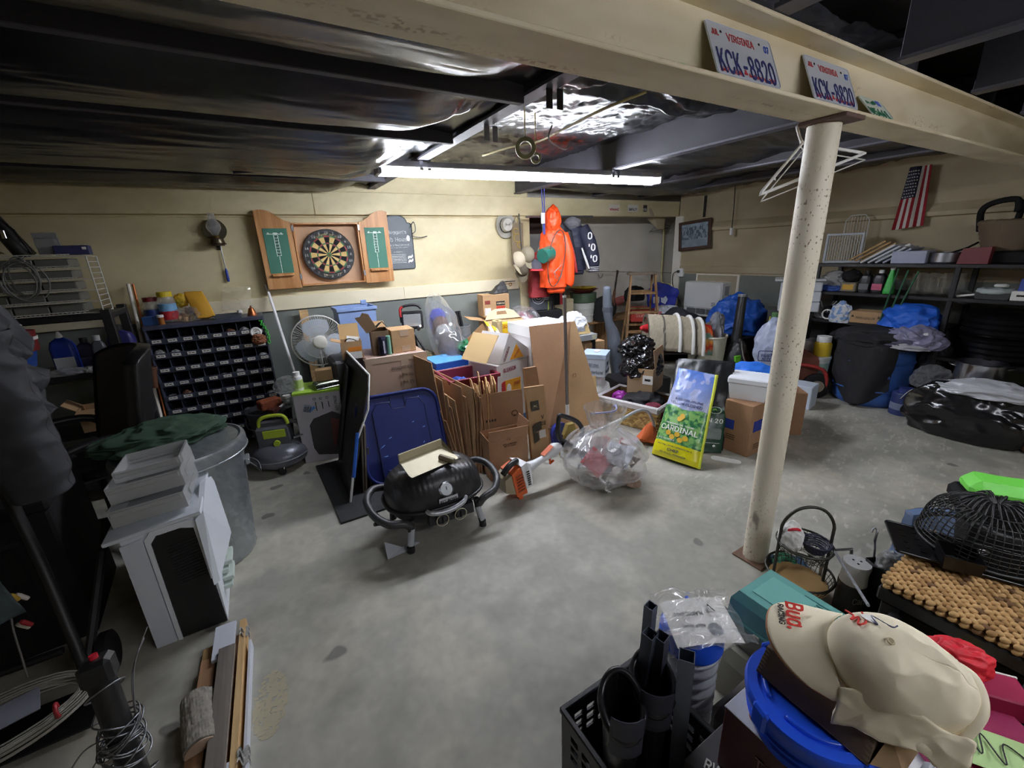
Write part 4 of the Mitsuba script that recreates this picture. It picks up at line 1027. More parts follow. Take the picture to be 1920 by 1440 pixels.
ed=np.array([(0.28,2.62,-0.005),(0.387,2.69,0.379),(0.501,2.75,0.564),(0.546,2.78,0.787),(0.534,3.55,0.829)])
t.p('white_edge',tube(ed,0.008,6),WHT,True)
t.p('blue_edge',tube([(0.329,2.63,0.173),(0.402,2.68,0.447)],0.012,6),mat((40,100,200),0.45),True)
for lab,c_,a_,b_,c2,d_ in(('black board leaning behind the white edged panel',(30,30,31),(0.31,3.1,0.103),(0.479,3.2,0.755),(0.534,3.75,0.729),(0.39,3.7,0.188)),('thin tan edged board standing behind the black sign panel',(92,84,74),(0.375,2.68,-0.007),(0.448,2.78,0.483),(0.501,3.3,0.517),(0.433,3.2,0.078)),('second thin tan edged board behind the black sign panel',(104,96,84),(0.395,2.7,-0.017),(0.467,2.8,0.433),(0.519,3.3,0.425),(0.464,3.2,0.069)),('dark thin board nearest the blue tote lid',(60,58,56),(0.434,2.74,-0.009),(0.466,2.8,0.274),(0.51,3.2,0.282),(0.487,3.15,0.083))):
 t=Thing('board',lab,'board')
 t.one(quad(a_,b_,c2,d_,0.012),mat(c_,0.6))
LID=mat((24,36,96),0.5,spec=0.25)
t=Thing('tote_lid','large navy blue plastic tote lid standing on edge behind the grill','tote lid',M=np.eye(4))
lc=[np.array(q)for q in((0.452,2.72,0.049),(0.993,2.7,0.041),(0.976,2.92,0.622),(0.418,2.92,0.554))]
ox=(lc[1]-lc[0]);wl=np.linalg.norm(ox);ox/=wl
oz=(lc[3]-lc[0]);hl=np.linalg.norm(oz);oz-=ox*(oz@ox);oz/=np.linalg.norm(oz)
Ml=np.eye(4);Ml[:3,0],Ml[:3,1],Ml[:3,2],Ml[:3,3]=ox,np.cross(oz,ox),oz,(lc[0]+lc[1])/2+oz*hl/2
t.M=Ml
out=rrect(wl*1.06,hl*1.12,0.11,8)
t.p('plate',ext(out,0.02),LID)
t.p('rim',tube([(x,0.002,z)for x,z in out],0.014,8,True),LID,True)
inn=[(-0.17,-0.29),(0.17,-0.29),(0.17,0.19),(0.14,0.235),(0.075,0.235),(0.055,0.18),(-0.055,0.18),(-0.075,0.235),(-0.14,0.235),(-0.17,0.19)]
t.p('raised_panel',ext(Polygon(inn).buffer(0.012),0.012).apply_translation((0,-0.01,0)),LID)
t.p('groove',cat(tube([(x,-0.008,z)for x,z in Polygon(inn).buffer(0.016).exterior.coords[:-1]],0.0035,6,True),*[tube([(x,-0.001,0.21),(x,-0.001,0.3)],0.004,6)for x in(-0.05,0.05)]),mat((22,30,70),0.5),True)
SC=mat((106,140,206),0.6)
for x,z,l,a in((-0.1,0.0,0.03,20),(-0.16,-0.05,0.045,30),(0.08,0.08,0.02,15),(0.13,0.2,0.06,-60),(0.15,0.24,0.05,70),(0.15,0.03,0.03,10),(0.13,-0.08,0.025,40),(-0.15,-0.12,0.04,0),(-0.14,-0.22,0.02,-20),(0.05,-0.2,0.012,60),(-0.06,0.25,0.03,5),(0.16,-0.12,0.03,70)):
 t.p('scratch',mv(ext([(-l/2,0),(0,-0.004),(l/2,-0.001),(l*0.3,0.004)],0.001),(x,-0.0115 if abs(x)<0.17 and z<0.18 else-0.0015,z),ry=-a),SC)
t=boxat((0.64,3.36),(1.14,3.33),0.42,0.76,'taped_carton','big brown carton wrapped in shiny tape, printed upside down, behind the blue tote lid','box',mat((176,148,130),0.6),b=0.02)
TAPE=mat((190,164,140),0.18,spec=0.8)
t.p('tape',cat(bx(0.06,0.002,0.74,c=(0.06,-0.001,0.01)),bx(0.5,0.003,0.05,0.001,c=(0,-0.001,0.71)),bx(0.05,0.002,0.74,c=(-0.222,-0.001,0.01)),bx(0.05,0.002,0.74,c=(0.222,-0.001,0.01))),TAPE)
for i,s in enumerate(('ITEM LOD 7X3 10581CM','N.W 50 KGS','G.W 52 KGS','QTY 1 PC')):
 t.text(s,0.022,mat((86,70,62),0.7),(0.1,-0.0028,0.655-i*0.065),(0.3,0.19,0.19,0.17)[i],ry=180)
t.text('RANGER',0.03,mat((86,70,62),0.7),(0.06,-0.0028,0.39),0.16,ry=180)
t=Thing('grey_tote','dark grey tote squeezed between the black panel and the taped carton','tote',(0.525,3.62,0))
t.one(bx(0.2,0.34,0.755,0.02),mat((84,84,86),0.6))
t=boxat((0.5,3.46),(0.655,3.44),0.14,0.14,'open_carton','open carton with an orange and white label on the grey tote below the blue bin','box',M_CARD,z=0.758,lid=False)
t.p('orange_band',bx(0.1,0.002,0.035,c=(0.02,-0.001,0.06)),mat((214,130,40),0.5))
t.p('white_label',bx(0.1,0.002,0.055,c=(0.02,-0.001,0.002)),WHTM)
t.p('raised_flap',mv(bx(0.15,0.004,0.12),(0,0.14,0.14),rx=-12),mat((206,172,120),0.7))
t.p('side_flap',mv(bx(0.004,0.13,0.07),(-0.078,0.07,0.135),ry=-70),M_CARD)
t=Thing('white_papers','white papers and a dark cord stuffed in the open orange labelled carton','papers',(0.59,3.52,0.80),rz=-3)
t.p('paper',mv(bx(0.1,0.004,0.13,0.001),(0,0.0,0),rx=-25,ry=14),WHTM)
t.p('cord',tube([(-0.05,-0.04,0.1),(-0.02,-0.06,0.12),(0.03,-0.06,0.1),(0.06,-0.05,0.06)],0.004,6,smooth=5),BLK,True)
t=boxat((0.735,3.44),(0.87,3.42),0.22,0.19,'open_carton','brown carton with torn raised flaps holding a dark drink can, on the taped carton','box',mat((110,88,66),0.8),z=0.763,lid=False)
t.p('torn_flap',mv(ext([(-0.04,0),(0.05,0),(0.045,0.13),(0.01,0.16),(-0.02,0.14),(-0.06,0.15)],0.004),(-0.06,0.03,0.19),ry=-22),mat((104,82,58),0.8))
t.p('torn_flap',mv(ext([(-0.07,0),(0.07,0),(0.06,0.06),(-0.05,0.07)],0.004),(0.0,0.2,0.19),rx=-40),M_CARD)
t=Thing('drink_can','dark printed drink can standing at the front of the torn brown carton','can',(0.80,3.40,0.763))
t.p('can',lathe([(0,0),(0.026,0),(0.033,0.012),(0.033,0.13),(0.027,0.145),(0.027,0.15),(0,0.148)],24),mat((40,40,62),0.3,0.4),40)
t.p('label_stripe',mv(bx(0.012,0.004,0.1),(0.008,-0.0325,0.02)),mat((190,190,210),0.4))
t=Thing('lime_tube','blue and lime tube beside the dark drink can','tube',(0.855,3.405,0.763))
t.one(cyl(0.018,0.15,14),mat((120,170,150),0.4),40)
t=boxat((0.885,3.41),(1.075,3.40),0.2,0.185,'tan_carton','closed tan carton with tape strips standing on the taped carton','box',M_CARD,z=0.763)
t.p('tape',cat(bx(0.07,0.002,0.05,c=(0.01,-0.001,0.13)),bx(0.07,0.002,0.045,c=(0.015,-0.001,0.005))),TAPE)
t=Thing('blue_bin','pale blue rectangular wastebasket standing on the bench behind the boxes','wastebasket',(0.76,4.12,BZ))
BB=mat((136,160,204),0.4)
t.p('body',tray(0.33,0.28,0.59,0.004,0.84),BB)
t.p('rim',cat(*[bx(*a,0.004,c=c_)for a,c_ in(((0.35,0.016,0.03),(0,-0.145,0.565)),((0.35,0.016,0.03),(0,0.145,0.565)),((0.016,0.28,0.03),(-0.167,0,0.565)),((0.016,0.28,0.03),(0.167,0,0.565)))]),BB)
t.p('corner_tab',bx(0.05,0.02,0.04,0.003,c=(0.12,0.135,0.59)),BB)
t=Thing('wire_tool','black handled wire tool sticking up behind the torn carton','tool')
t.one(tube([(0.798,3.6,0.944),(0.843,3.6,0.987),(0.872,3.6,1.002),(0.902,3.6,0.958)],[0.008,0.008,0.004,0.002],8),BLK,True)
WL=np.array((1.233,3.92,0.937))
t=Thing('work_light','black framed work light with a bright square panel on a folding stand','work light',tuple(WL),rz=-22,rx=-8)
t.p('housing',bx(0.2,0.05,0.17,0.012,c=(0,0.01,-0.085)),BLK,30)
t.p('reflector_panel',bx(0.16,0.004,0.115,0.002,c=(0,-0.017,-0.06)),mat((220,222,224),0.12,0.6))
t.p('handle',tube([(-0.1,0.01,-0.02),(-0.1,0.0,0.1),(-0.05,0.0,0.135),(0.05,0.0,0.135),(0.09,0.0,0.1)],0.012,10,smooth=5),BLK,True)
t.p('red_grip',tube([(-0.1,0.0,0.03),(-0.103,0.0,0.1),(-0.08,0.0,0.128)],0.014,10,smooth=5),mat((176,46,46),0.5),True)
t.p('tripod',cat(seg((0,0.02,-0.08),(0.0,0.0,-0.35),0.012),tube([(0,0,-0.12),(0.1,-0.06,-0.3),(0.14,-0.1,-0.9)],0.011,8),tube([(0,0,-0.12),(-0.03,-0.05,-0.3),(-0.06,-0.08,-0.9)],0.011,8),tube([(0,0,-0.12),(0.02,0.12,-0.3),(0.03,0.16,-0.42)],0.011,8)),BLK,40)
t.p('bulb_socket',mv(lathe([(0,0),(0.014,0),(0.016,0.02),(0.016,0.07),(0.01,0.08),(0,0.08)],14),(0.05,-0.07,-0.09),rx=60,ry=40),CHROME,40)
t=Thing('camo_bag','brown camouflage patterned bag under the work light','bag',(1.22,3.86,BZ))
cam_c=[S(84,78,56),S(52,48,38),S(122,112,84)]
def camo(v):
 n=nz(v,26,3,2);n2=nz(v,21,9,2)
 return np.where((n>0.12)[:,None],cam_c[1],np.where((n2>0.15)[:,None],cam_c[2],cam_c[0]))
t.one(blob(0.16,0.14,0.11,0.15,1.6,6,5,0.15,2.5,0.5),M_VC,True,col=camo)
def cap_thing(label,loc,rz,rx,ry,c1,c2,group=None,s=1.0):
 t=Thing('cap',label,'cap',loc,rz,rx,ry,group)
 t.p('crown',surf(lambda u,v:(s*0.088*np.cos(u*2*np.pi)*np.cos(v*1.57),s*0.1*np.sin(u*2*np.pi)*np.cos(v*1.57)+0.01*v,s*0.105*np.sin(v*1.57)**0.9),28,10,0.002),mat(c1,0.8),True)
 def bill(u,v):
  a=np.pi*(1.14+0.72*u)
  r=1+0.75*v*np.sin(np.pi*u)**0.6
  return s*0.09*np.cos(a)*(1+0.05*v),s*0.1*np.sin(a)*r,s*(0.004-0.03*(2*u-1)**2*v)
 t.p('bill',surf(bill,20,8,0.003),mat(c2,0.8),True)
 return t
ca,cb=np.array((1.529,4,0.958)),np.array((1.474,3.55,0.617))
for i,(lab,c1,c2)in enumerate((('blue cap at the top of the clear bag of caps',(48,56,150),(48,56,150)),('brown cap second from the top in the clear bag of caps',(84,58,44),(70,48,40)),('light grey cap in the middle of the clear bag of caps',(150,150,150),(160,160,160)),('dark grey cap below the light grey one in the clear bag',(74,68,66),(64,60,58)),('charcoal cap near the bottom of the clear bag of caps',(70,64,72),(60,56,60)),('navy cap at the bottom of the clear bag of caps',(44,48,78),(50,52,80)))):
 q=ca+(cb-ca)*i/5
 cap_thing(lab,(q[0]+0.01,q[1]+0.06,q[2]-0.05),-30,50,10,c1,c2,s=0.92)
t=Thing('clear_bag','long clear plastic bag full of caps leaning on the pile under the pub sign','bag')
Mb=toward(cb-(0,0,0.07),ca+(-0.02,0.06,0.16))
Lb=np.linalg.norm(ca+(-0.02,0.06,0.16)-cb+(0,0,0.07))
def sack(u,v):
 th=u*2*np.pi
 r=0.155*np.sin(np.pi*np.clip(0.1+0.86*v,0,1))**0.5
 P=np.stack([np.cos(th),np.sin(th),3*v],-1)
 r=r*(1+0.1*nz(P,2,3)+0.14*(crease(P*[1,1,0.6],2.2,4)-0.5))
 return r*np.cos(th),r*np.sin(th),Lb*v
t.one(surf(sack,80,60).apply_transform(Mb),M_FILM,True)
pl=Thing('paint_pot','round grey metal pot with black sticks standing in it on the bench','pot',(1.77,3.98,BZ))
pl.p('pot',lathe([(0,0),(0.075,0),(0.078,0.01),(0.078,0.3),(0.083,0.305),(0.083,0.315),(0.074,0.315),(0.072,0.02),(0,0.02)],32),mat((156,158,160),0.35,0.5),40)
for y in(0.1,0.22):
 pl.p('hoop',ring(0.079,0.003,32,6,(0,0,y)),STEEL,True)
t=Thing('black_rods','pair of thick black rods leaning out of the grey metal pot','rods')
for d in(0,0.03):
 t.p('rod',seg((1.77+d,3.96,BZ+0.03),(1.72+d,4.0,BZ+0.46),0.014,10),BLK,40)
t=Thing('storage_box','black storage box under the folded green cloth','storage box',(1.68,3.52,0.0),rz=-4)
t.p('box',bx(0.3,0.26,0.61,0.008),BLK)
t.p('lid',bx(0.32,0.28,0.05,0.012,c=(0,0,0.61)),BLK)
t=Thing('green_cloth','folded green cloth with a pale label on the black storage box','cloth',(1.69,3.54,0.662))
GC=mat((30,100,62),0.8)
t.p('folds',blob(0.16,0.13,0.07,0.14,1.5,2,5,0.28,2.2,0.3),GC,True)
t.p('label_tab',mv(bx(0.08,0.03,0.003),(-0.11,-0.1,0.055),rx=35,ry=-15),WHTM)
t=Thing('grey_sheet','grey translucent plastic sheet behind the green cloth','plastic sheet',(1.88,3.9,BZ))
t.one(surf(lambda u,v:(-0.18+0.36*u,0.15*v-0.1,0.24*(1-u)*v+0.05+0.02*np.sin(7*u+3*v)),30,20,0.003),mat((110,116,118),0.3),True)
t=boxat((1.216,3.35,0.593),(1.527,3.35,0.569),0.3,0.625,'blue_box','bright blue box with a pale blue top behind the leaning cardboard','box',mat((36,88,190),0.5))
t.p('pale_top',bx(t.w,t.d,0.004,c=(0,t.d/2,t.h)),mat((90,160,214),0.5))
t.p('white_stripe',bx(t.w,0.002,0.03,c=(0,-0.001,0.54)),WHTM)
t=Thing('blue_umbrella','blue and black folded fabric in the maroon tote','fabric',(1.30,3.06,0.42))
t.one(blob(0.09,0.1,0.1,0.2,2,3,4,0.25,2,0.4),mat((36,66,150),0.7),True)
t=Thing('maroon_tote','maroon plastic tote behind the box of upright cardboard','tote',(1.385,3.10,0),rz=-3)
MR=mat((128,44,62),0.4)
t.p('body',tray(0.4,0.34,0.58,0.006,0.9),MR)
t.p('rim',cat(*[bx(*a,0.003,c=c_)for a,c_ in(((0.44,0.02,0.03),(0,-0.18,0.555)),((0.44,0.02,0.03),(0,0.18,0.555)),((0.02,0.34,0.03),(-0.21,0,0.555)),((0.02,0.34,0.03),(0.21,0,0.555)))]),MR)
t=boxat((2.02,3.93),(2.42,3.85),0.3,0.33,'open_carton','large open tan carton with its front flap hanging down, on the bench under the fedora','box',M_CARD,z=BZ,lid=False)
t.p('front_flap',mv(bx(0.4,0.004,0.15),(0.0,-0.005,0.33),rx=160),mat((206,176,128),0.75))
t.p('left_flap',mv(bx(0.004,0.28,0.18),(-0.2,0.15,0.33),ry=-80),M_CARD)
t.p('cut_out_flap',mv(ext([(-0.2,0),(0.2,0),(0.14,0.09),(0.06,0.12),(-0.06,0.12),(-0.14,0.09)],0.004,[[(-0.06,0.05),(0.06,0.05),(0.05,0.09),(-0.05,0.09)]]),(0,0.06,0.335),rx=-35),mat((214,196,160),0.75))
t.p('inner_packing',bx(0.38,0.28,0.3,c=(0,0.15,0.006)),mat((150,124,88),0.8))
t=boxat((2.1,4.14),(2.4,4.09),0.2,0.24,'printed_carton','tan carton with red and black print standing behind the large open carton','box',M_CARD,z=BZ+0.335)
t.p('print_panel',bx(0.1,0.002,0.045,c=(0.05,-0.001,0.12)),INK)
t.text('SIMPSON',0.016,mat((200,180,150),0.6),(0.05,-0.0025,0.142),0.085,bold=True)
t.p('red_panel',bx(0.1,0.002,0.04,c=(0.05,-0.001,0.075)),mat((176,60,44),0.6))
t.p('side_print',bx(0.06,0.002,0.04,c=(-0.1,-0.001,0.14)),mat((120,50,40),0.6))
t.p('white_label',bx(0.07,0.002,0.08,c=(-0.1,-0.001,0.02)),WHTM)
t=Thing('mesh_bag','black mesh bag in a peak on top of the printed tan carton','bag',(2.33,4.2,BZ+0.577),rz=10)
t.one(hull([(-0.11,-0.05,0),(0.1,-0.06,0),(0.1,0.06,0),(-0.1,0.06,0),(-0.05,0,0.06),(0.06,0.0,0.13),(0.09,0,0.12)]),mat((50,50,48),0.6),True)
t.one(disp(fine(hull([(-0.11,-0.05,0),(0.1,-0.06,0),(0.1,0.06,0),(-0.1,0.06,0),(-0.05,0,0.06),(0.06,0.0,0.13),(0.09,0,0.12)]),0.02),0.01,20,1,0.01,30),mat((46,46,45),0.5),True)
t=Thing('metal_rod','thin dark metal rod lying across the rail board beside the mesh bag','rod')
t.one(seg((2.455,4.37,1.183),(2.668,4.4,1.179),0.005,8),DKST,40)
t=Thing('rope_ring','small tan ring fixed to the rail board right of the mesh bag','ring',(2.622,4.425,1.144))
t.one(ring(0.018,0.005,20,8,(0,0,0),'y'),mat((176,140,84),0.6),True)
t=Thing('floral_bedding','maroon floral bedding in a clear bag beside the doorway','bedding',(2.6,4.16,BZ))
def floral(v):
 n=nz(v,30,5,2);n2=nz(v,44,11,2)
 return np.where((n>0.1)[:,None],S(214,206,206),np.where((n2>0.1)[:,None],S(120,70,84),S(144,86,98)))
t.p('bedding',blob(0.21,0.18,0.22,0.16,1.6,4,5,0.16,2.4,0.5),M_VC,True,col=floral)
t.p('clear_cover',blob(0.225,0.2,0.26,0.14,1.6,6,5,0.2,3,0.5),M_FILM,True)
t.p('gathered_top',disp(fine(lathe([(0.08,0.2),(0.03,0.26),(0.05,0.34),(0.09,0.38)],20),0.03),0.02,16,2),M_FILM,True)
s=Thing('brown_carton','brown carton under the paper roll and the small yellow box','box',(2.0,3.64,0))
s.one(bx(0.26,0.15,0.73,0.003),M_CARD2)
t=Thing('paper_roll','short roll of tan paper standing beside a yellow box','paper roll',(1.963,3.6,0.797),rx=6)
t.p('roll',lathe([(0.02,-0.06),(0.05,-0.06),(0.05,0.09),(0.02,0.09),(0.02,-0.06)],24),mat((186,166,124),0.7),40)
t=Thing('yellow_carton','small yellow box behind the white carton with the open flap','box',(2.059,3.62,0.803),rz=-8)
t.p('carton',bx(0.1,0.08,0.1,0.003,c=(0,0,-0.05)),mat((226,186,40),0.5))
t.text('SOS',0.03,mat((170,50,40),0.5),(0,-0.041,0.015),0.06)
WC=mat((214,212,212),0.5)
t=boxat((1.6,2.98),(1.98,3.1),0.34,0.62,'white_carton','white carton printed with an orange truck, under the carton with open flaps','box',WC)
t.p('blue_base',bx(t.w+0.004,t.d+0.004,0.1,c=(0,t.d/2,0.0)),mat((60,88,130),0.5))
t.p('orange_panel',ext([(-0.1,0.3),(0.1,0.3),(0.1,0.46),(-0.1,0.47)],0.002).apply_translation((0.0,-0.002,0)),mat((228,164,44),0.5))
t.p('red_panel',ext([(-0.15,0.33),(-0.1,0.3),(-0.1,0.47),(-0.145,0.46)],0.002).apply_translation((0.0,-0.002,0)),mat((180,44,50),0.5))
t.p('truck_wheel',ext(circ(0.018,16),0.002).apply_translation((0.06,-0.0045,0.305)),INK)
t.p('pale_oval',ext(circ(1,18),0.002).apply_transform(np.diag([0.03,1,0.045,1])).apply_translation((-0.06,-0.0045,0.39)),WHTM)
t.text('GLEASON',0.024,mat((170,50,60),0.5),(0.045,-0.0045,0.42),0.08)
t.text('GLEASON',0.034,mat((130,40,66),0.5),(-0.04,-0.002,0.56),0.16,bold=True)
t=Thing('white_carton','white carton with gabled open top and yellow striped flaps, on the orange truck carton','box',(1.77,3.2,0.624),rz=17.5)
t.p('shell',hull([(-0.19,-0.16,0),(0.19,-0.16,0),(-0.19,0.17,0),(0.19,0.17,0),(-0.06,-0.16,0.24),(0.19,-0.16,0.07),(-0.06,0.17,0.24),(0.19,0.17,0.07),(-0.17,-0.16,0.02)]),WC)
t.p('orange_panel',ext([(-0.06,0.015),(0.12,0.01),(0.03,0.14)],0.002).apply_translation((0,-0.162,0)),mat((226,160,44),0.5))
t.text('GLEASON',0.026,mat((130,40,66),0.5),(-0.1,-0.162,0.075),0.13,ry=-58)
t.text('GLEASON',0.016,mat((170,50,60),0.5),(0.03,-0.1635,0.06),0.09,ry=-40)
t.p('open_flap',mv(bx(0.26,0.3,0.005),(-0.19,0.0,0.02),ry=-52).apply_translation((-0.06,0,0.12)),mat((214,184,132),0.7))
t.p('inner_wall',quad((-0.25,0.15,0.2),(-0.05,0.16,0.3),(0.0,0.16,0.22),(-0.18,0.15,0.06),0.005),mat((150,114,72),0.7))
for x in(0.0,0.09):
 k=t.p('striped_flap',mv(bx(0.05,0.16,0.004),(x,0.1,0.24-x*0.6),rx=40,ry=24),WHT)
 t.p('yellow_stripe',mv(bx(0.051,0.06,0.005),(x,0.15,0.285-x*0.6),rx=40,ry=24),mat((230,180,50),0.5),par=k)
t.p('printed_square',mv(bx(0.13,0.1,0.001),(0.09,-0.04,0.139),ry=34.5),mat((220,214,218),0.5))
t=boxat((2.0,3.06),(2.42,3.06),0.36,0.8,'white_carton','tall white carton with a plain white lid behind the big brown cardboard sheet','box',WC)
t.p('lid',bx(t.w+0.03,t.d+0.03,0.1,0.004,c=(0,t.d/2,0.79)),WHT)
t.p('blue_band',bx(t.w+0.004,t.d+0.004,0.06,c=(0,t.d/2,0.34)),mat((120,140,176),0.5))
t.text('FOLD',0.02,INK,(0.13,-0.001,0.7),0.08)
rg=np.random.RandomState(12)
rows=(((1.056,2.76,-0.023),(1.044,2.98,0.745),0.5),((1.054,2.72,-0.041),(1.078,2.88,0.62),0.5),((1.063,2.68,-0.043),(1.025,2.82,0.404),0.35),((1.071,2.66,-0.046),(1.086,2.82,0.517),0.45),((1.079,2.64,-0.048),(1.037,2.76,0.344),0.3),((1.092,2.62,-0.047),(1.088,2.76,0.438),0.4),((1.105,2.6,-0.042),(1.109,2.74,0.493),0.5),((1.117,2.57,-0.037),(1.168,2.74,0.588),0.75),((1.129,2.54,-0.031),(1.17,2.68,0.526),0.6),((1.141,2.51,-0.025),(1.211,2.63,0.596),0.8),((1.153,2.49,-0.019),(1.224,2.6,0.569),0.75),((1.164,2.47,-0.018),(1.235,2.56,0.541),0.6))
for i,(lo,hi,ln)in enumerate(rows):
 t=Thing('cardboard_sheet','%s sheet from the left in the row of flattened cardboard leaning on the taped carton'%ORD[i],'cardboard',group='flattened cardboard leaning in a row')
 lo,hi=np.array(lo)*(1,1,0)+(0,0,0.002),np.array(hi)
 t.one(quad(lo,hi,hi+(-0.03,ln,rg.uniform(-.02,.05)),lo+(0.0,ln,0),0.007),M_CARD2 if i%3 else M_CARD)
t=boxat((1.274,2.62,0.195),(1.595,2.62,0.221),0.3,0.0,'x','','',M_CARD)if False else boxat((1.25,2.62),(1.58,2.55),0.32,0.42,'open_carton','brown carton with a cross in a circle, full of upright cardboard sheets','box',M_CARD2,lid=False)
t.p('front_flap',mv(bx(t.w,0.005,0.12),(0,0.0,0.42),rx=-4),M_CARD2)
t.p('circle_mark',cat(ring(0.024,0.0015,28,5,(0.1,-0.003,0.36),'y'),ring(0.019,0.001,28,5,(0.1,-0.003,0.36),'y')),mat((70,52,40),0.7),True)
t.text('+',0.026,mat((70,52,40),0.7),(0.1,-0.002,0.345))
for i in range(4):
 t.p('shipping_mark',bx(0.013,0.001,0.018,c=(-0.12+i*0.022,-0.0015,0.32)),mat((60,46,38),0.7))
rg=np.random.RandomState(31)
for i in range(10):
 s=Thing('cardboard_sheet','%s upright sheet from the left in the carton with the circled cross'%ORD[i],'cardboard',(1.23+i*0.02,2.6+0.03*rg.rand(),0.01),rz=64+8*rg.rand(),ry=rg.uniform(-3,2),rx=rg.uniform(-4,2),group='upright sheets in the carton')
 h_=0.56+0.12*rg.rand()
 s.one(ext([(0,0),(0.26,0),(0.25,h_*0.95),(0.12,h_),(0.0,h_-0.03)],0.006),M_CARD if i%2 else mat((196,164,116),0.8))
t=boxat((1.17,2.345),(1.455,2.30),0.2,0.3,'open_carton','low open brown carton with a warning triangle, in front of the upright cardboard','box',M_CARD2,lid=False)
t.p('front_flap',mv(bx(t.w,0.005,0.07),(0,0,0.3),rx=6),M_CARD2)
t.p('right_flap',mv(bx(0.005,0.18,0.09),(t.w/2,0.1,0.3),ry=12),M_CARD2)
t.p('triangle_mark',tube([(-0.012,-0.003,0.285),(0.012,-0.003,0.285),(0,-0.003,0.315)],0.001,5,True),mat((84,62,46),0.7))
t.text('DO NOT CUT WITH KNIFE',0.01,mat((84,62,46),0.7),(0.01,-0.0015,0.255),0.1)
t.text('KEEP THIS SIDE UP',0.01,mat((84,62,46),0.7),(0.01,-0.0015,0.24),0.09)
for lab,pts,m_ in(('narrow tan cardboard box with a dark square logo, right of the low open carton',[(1.583,2.44,-0.022),(1.749,2.44,-0.022),(1.769,2.54,0.536),(1.6,2.54,0.549)],M_CARD),('plain brown cardboard strip behind the narrow logo carton',[(1.71,2.6,-0.049),(1.854,2.6,-0.067),(1.798,2.68,0.649),(1.684,2.68,0.652)],M_CARD2)):
 t=Thing('cardboard_strip',lab,'cardboard')
 t.p('board',quad(*pts,0.03),m_)
 if 'logo' in lab:
  t.M=frame((1.665,2.436,0),rx=-10.5)
  for nm,sh in(('logo_square',bx(0.07,0.002,0.075,c=(-0.005,0,0.37))),('dark_print',ext([(-0.05,0.2),(0.03,0.22),(0.03,0.28),(-0.03,0.27),(-0.05,0.25)],0.002)),('dark_corner',ext([(-0.05,0.12),(0.0,0.14),(-0.01,0.2),(-0.05,0.2)],0.002))):
   t.p(nm,sh.apply_translation((0,-0.004,0)),mat((62,56,46),0.7))
  t.p('white_label',bx(0.06,0.002,0.06,c=(0.03,-0.005,0.15)),WHTM)
  t.text('V',0.03,INK,(0.05,-0.004,0.31));t.text('DI',0.03,INK,(0.05,-0.004,0.26))
  t.p('leaf_mark',cat(mv(bx(0.04,0.001,0.008),(0,0,0.0),ry=-30),mv(bx(0.04,0.001,0.008),(0,0,0.0),ry=30)).apply_translation((-0.005,-0.0045,0.4)),mat((190,170,130),0.7))
t=Thing('cardboard_sheet','tall plain brown cardboard panel leaning behind the broom handle','cardboard')
pA=[(1.73,2.49,0.0),(2,2.56,-0.059),(2.281,2.86,0.926),(1.86,2.86,0.936)]
t.p('board',quad(*pA,0.008),M_CARD2)
t.p('fold_slot',tube([(1.758,2.535,0.168),(1.913,2.545,0.158)],0.004,6),mat((60,44,34),0.8))
t=Thing('cardboard_sheet','second tall brown cardboard panel, right of the broom handle','cardboard')
t.p('board',quad((2.032,2.6,-0.084),(2.503,2.6,-0.017),(2.36,2.9,0.916),(2.289,2.9,0.915),0.008),M_CARD)
t.p('round_mark',ring(0.018,0.0015,20,5,((2.228,2.74,0.482)),'y'),mat((120,88,62),0.7),True)
t=Thing('cardboard_sheet','short tan cardboard panel with a printed address, right of the tall panels','cardboard')
t.p('board',quad((2.306,2.72,0.043),(2.496,2.72,0.017),(2.56,2.84,0.397),(2.364,2.84,0.393),0.01),mat((198,170,118),0.8))
t.M=frame((2.53,2.706,0),rx=-14)
t.p('printed_line',bx(0.09,0.002,0.014,c=(0.0,0,0.2)),mat((90,74,54),0.7))
t.p('dark_emblem',bx(0.04,0.002,0.05,c=(0.03,0,0.1)),mat((50,44,36),0.7))
# ---------------------------------------------------------------- portable grill
GB=mat((34,34,36),0.38)
g=Thing('portable_grill','black portable gas grill with curved tube handles standing on the floor','grill',(0.685,2.13,0),rz=-1)
def glid(u,v):
 a=u*2*np.pi
 c,s=np.cos(a),np.sin(a)
 k=np.cos(v*np.pi/2)**0.5
 e=np.sign(c)*np.abs(c)**0.8
 f=np.sign(s)*np.abs(s)**0.75
 x=0.275*e*(0.62+0.38*np.cos(v*1.57)**0.7)*np.where(v>0.999,0,1)
 y=0.2*f*k
 z=0.215+0.185*np.sin(v*np.pi/2)**0.85*(1-0.16*(e**2))
 return x,y,z+0.005*np.abs(np.sin(x*110))*np.cos(v*1.5)
g.p('lid',surf(glid,260,26),GB,True)
g.p('lid_rim',tube([(0.283*np.sign(math.cos(a))*abs(math.cos(a))**0.8,0.207*np.sign(math.sin(a))*abs(math.sin(a))**0.75,0.214-0.03*max(0,-math.sin(a))*math.cos(a)**2*0)for a in np.linspace(0,2*np.pi,60,endpoint=False)],0.009,8,True),GB,True)
def gbase(u,v):
 a=u*2*np.pi
 c,s=np.cos(a),np.sin(a)
 e,f=np.sign(c)*np.abs(c)**0.8,np.sign(s)*np.abs(s)**0.75
 k=1-0.45*v**2
 k=np.where(v>0.98,0,k)
 return 0.27*e*k,0.195*f*k,0.21-0.13*v
g.p('fire_box',surf(gbase,60,12),GB,True)
g.p('control_panel',hull([(x,y,z)for x in(-0.1,0.16)for y,z in((-0.13,0.2),(-0.2,0.18),(-0.205,0.12),(-0.12,0.11))]),mat((24,25,30),0.4))
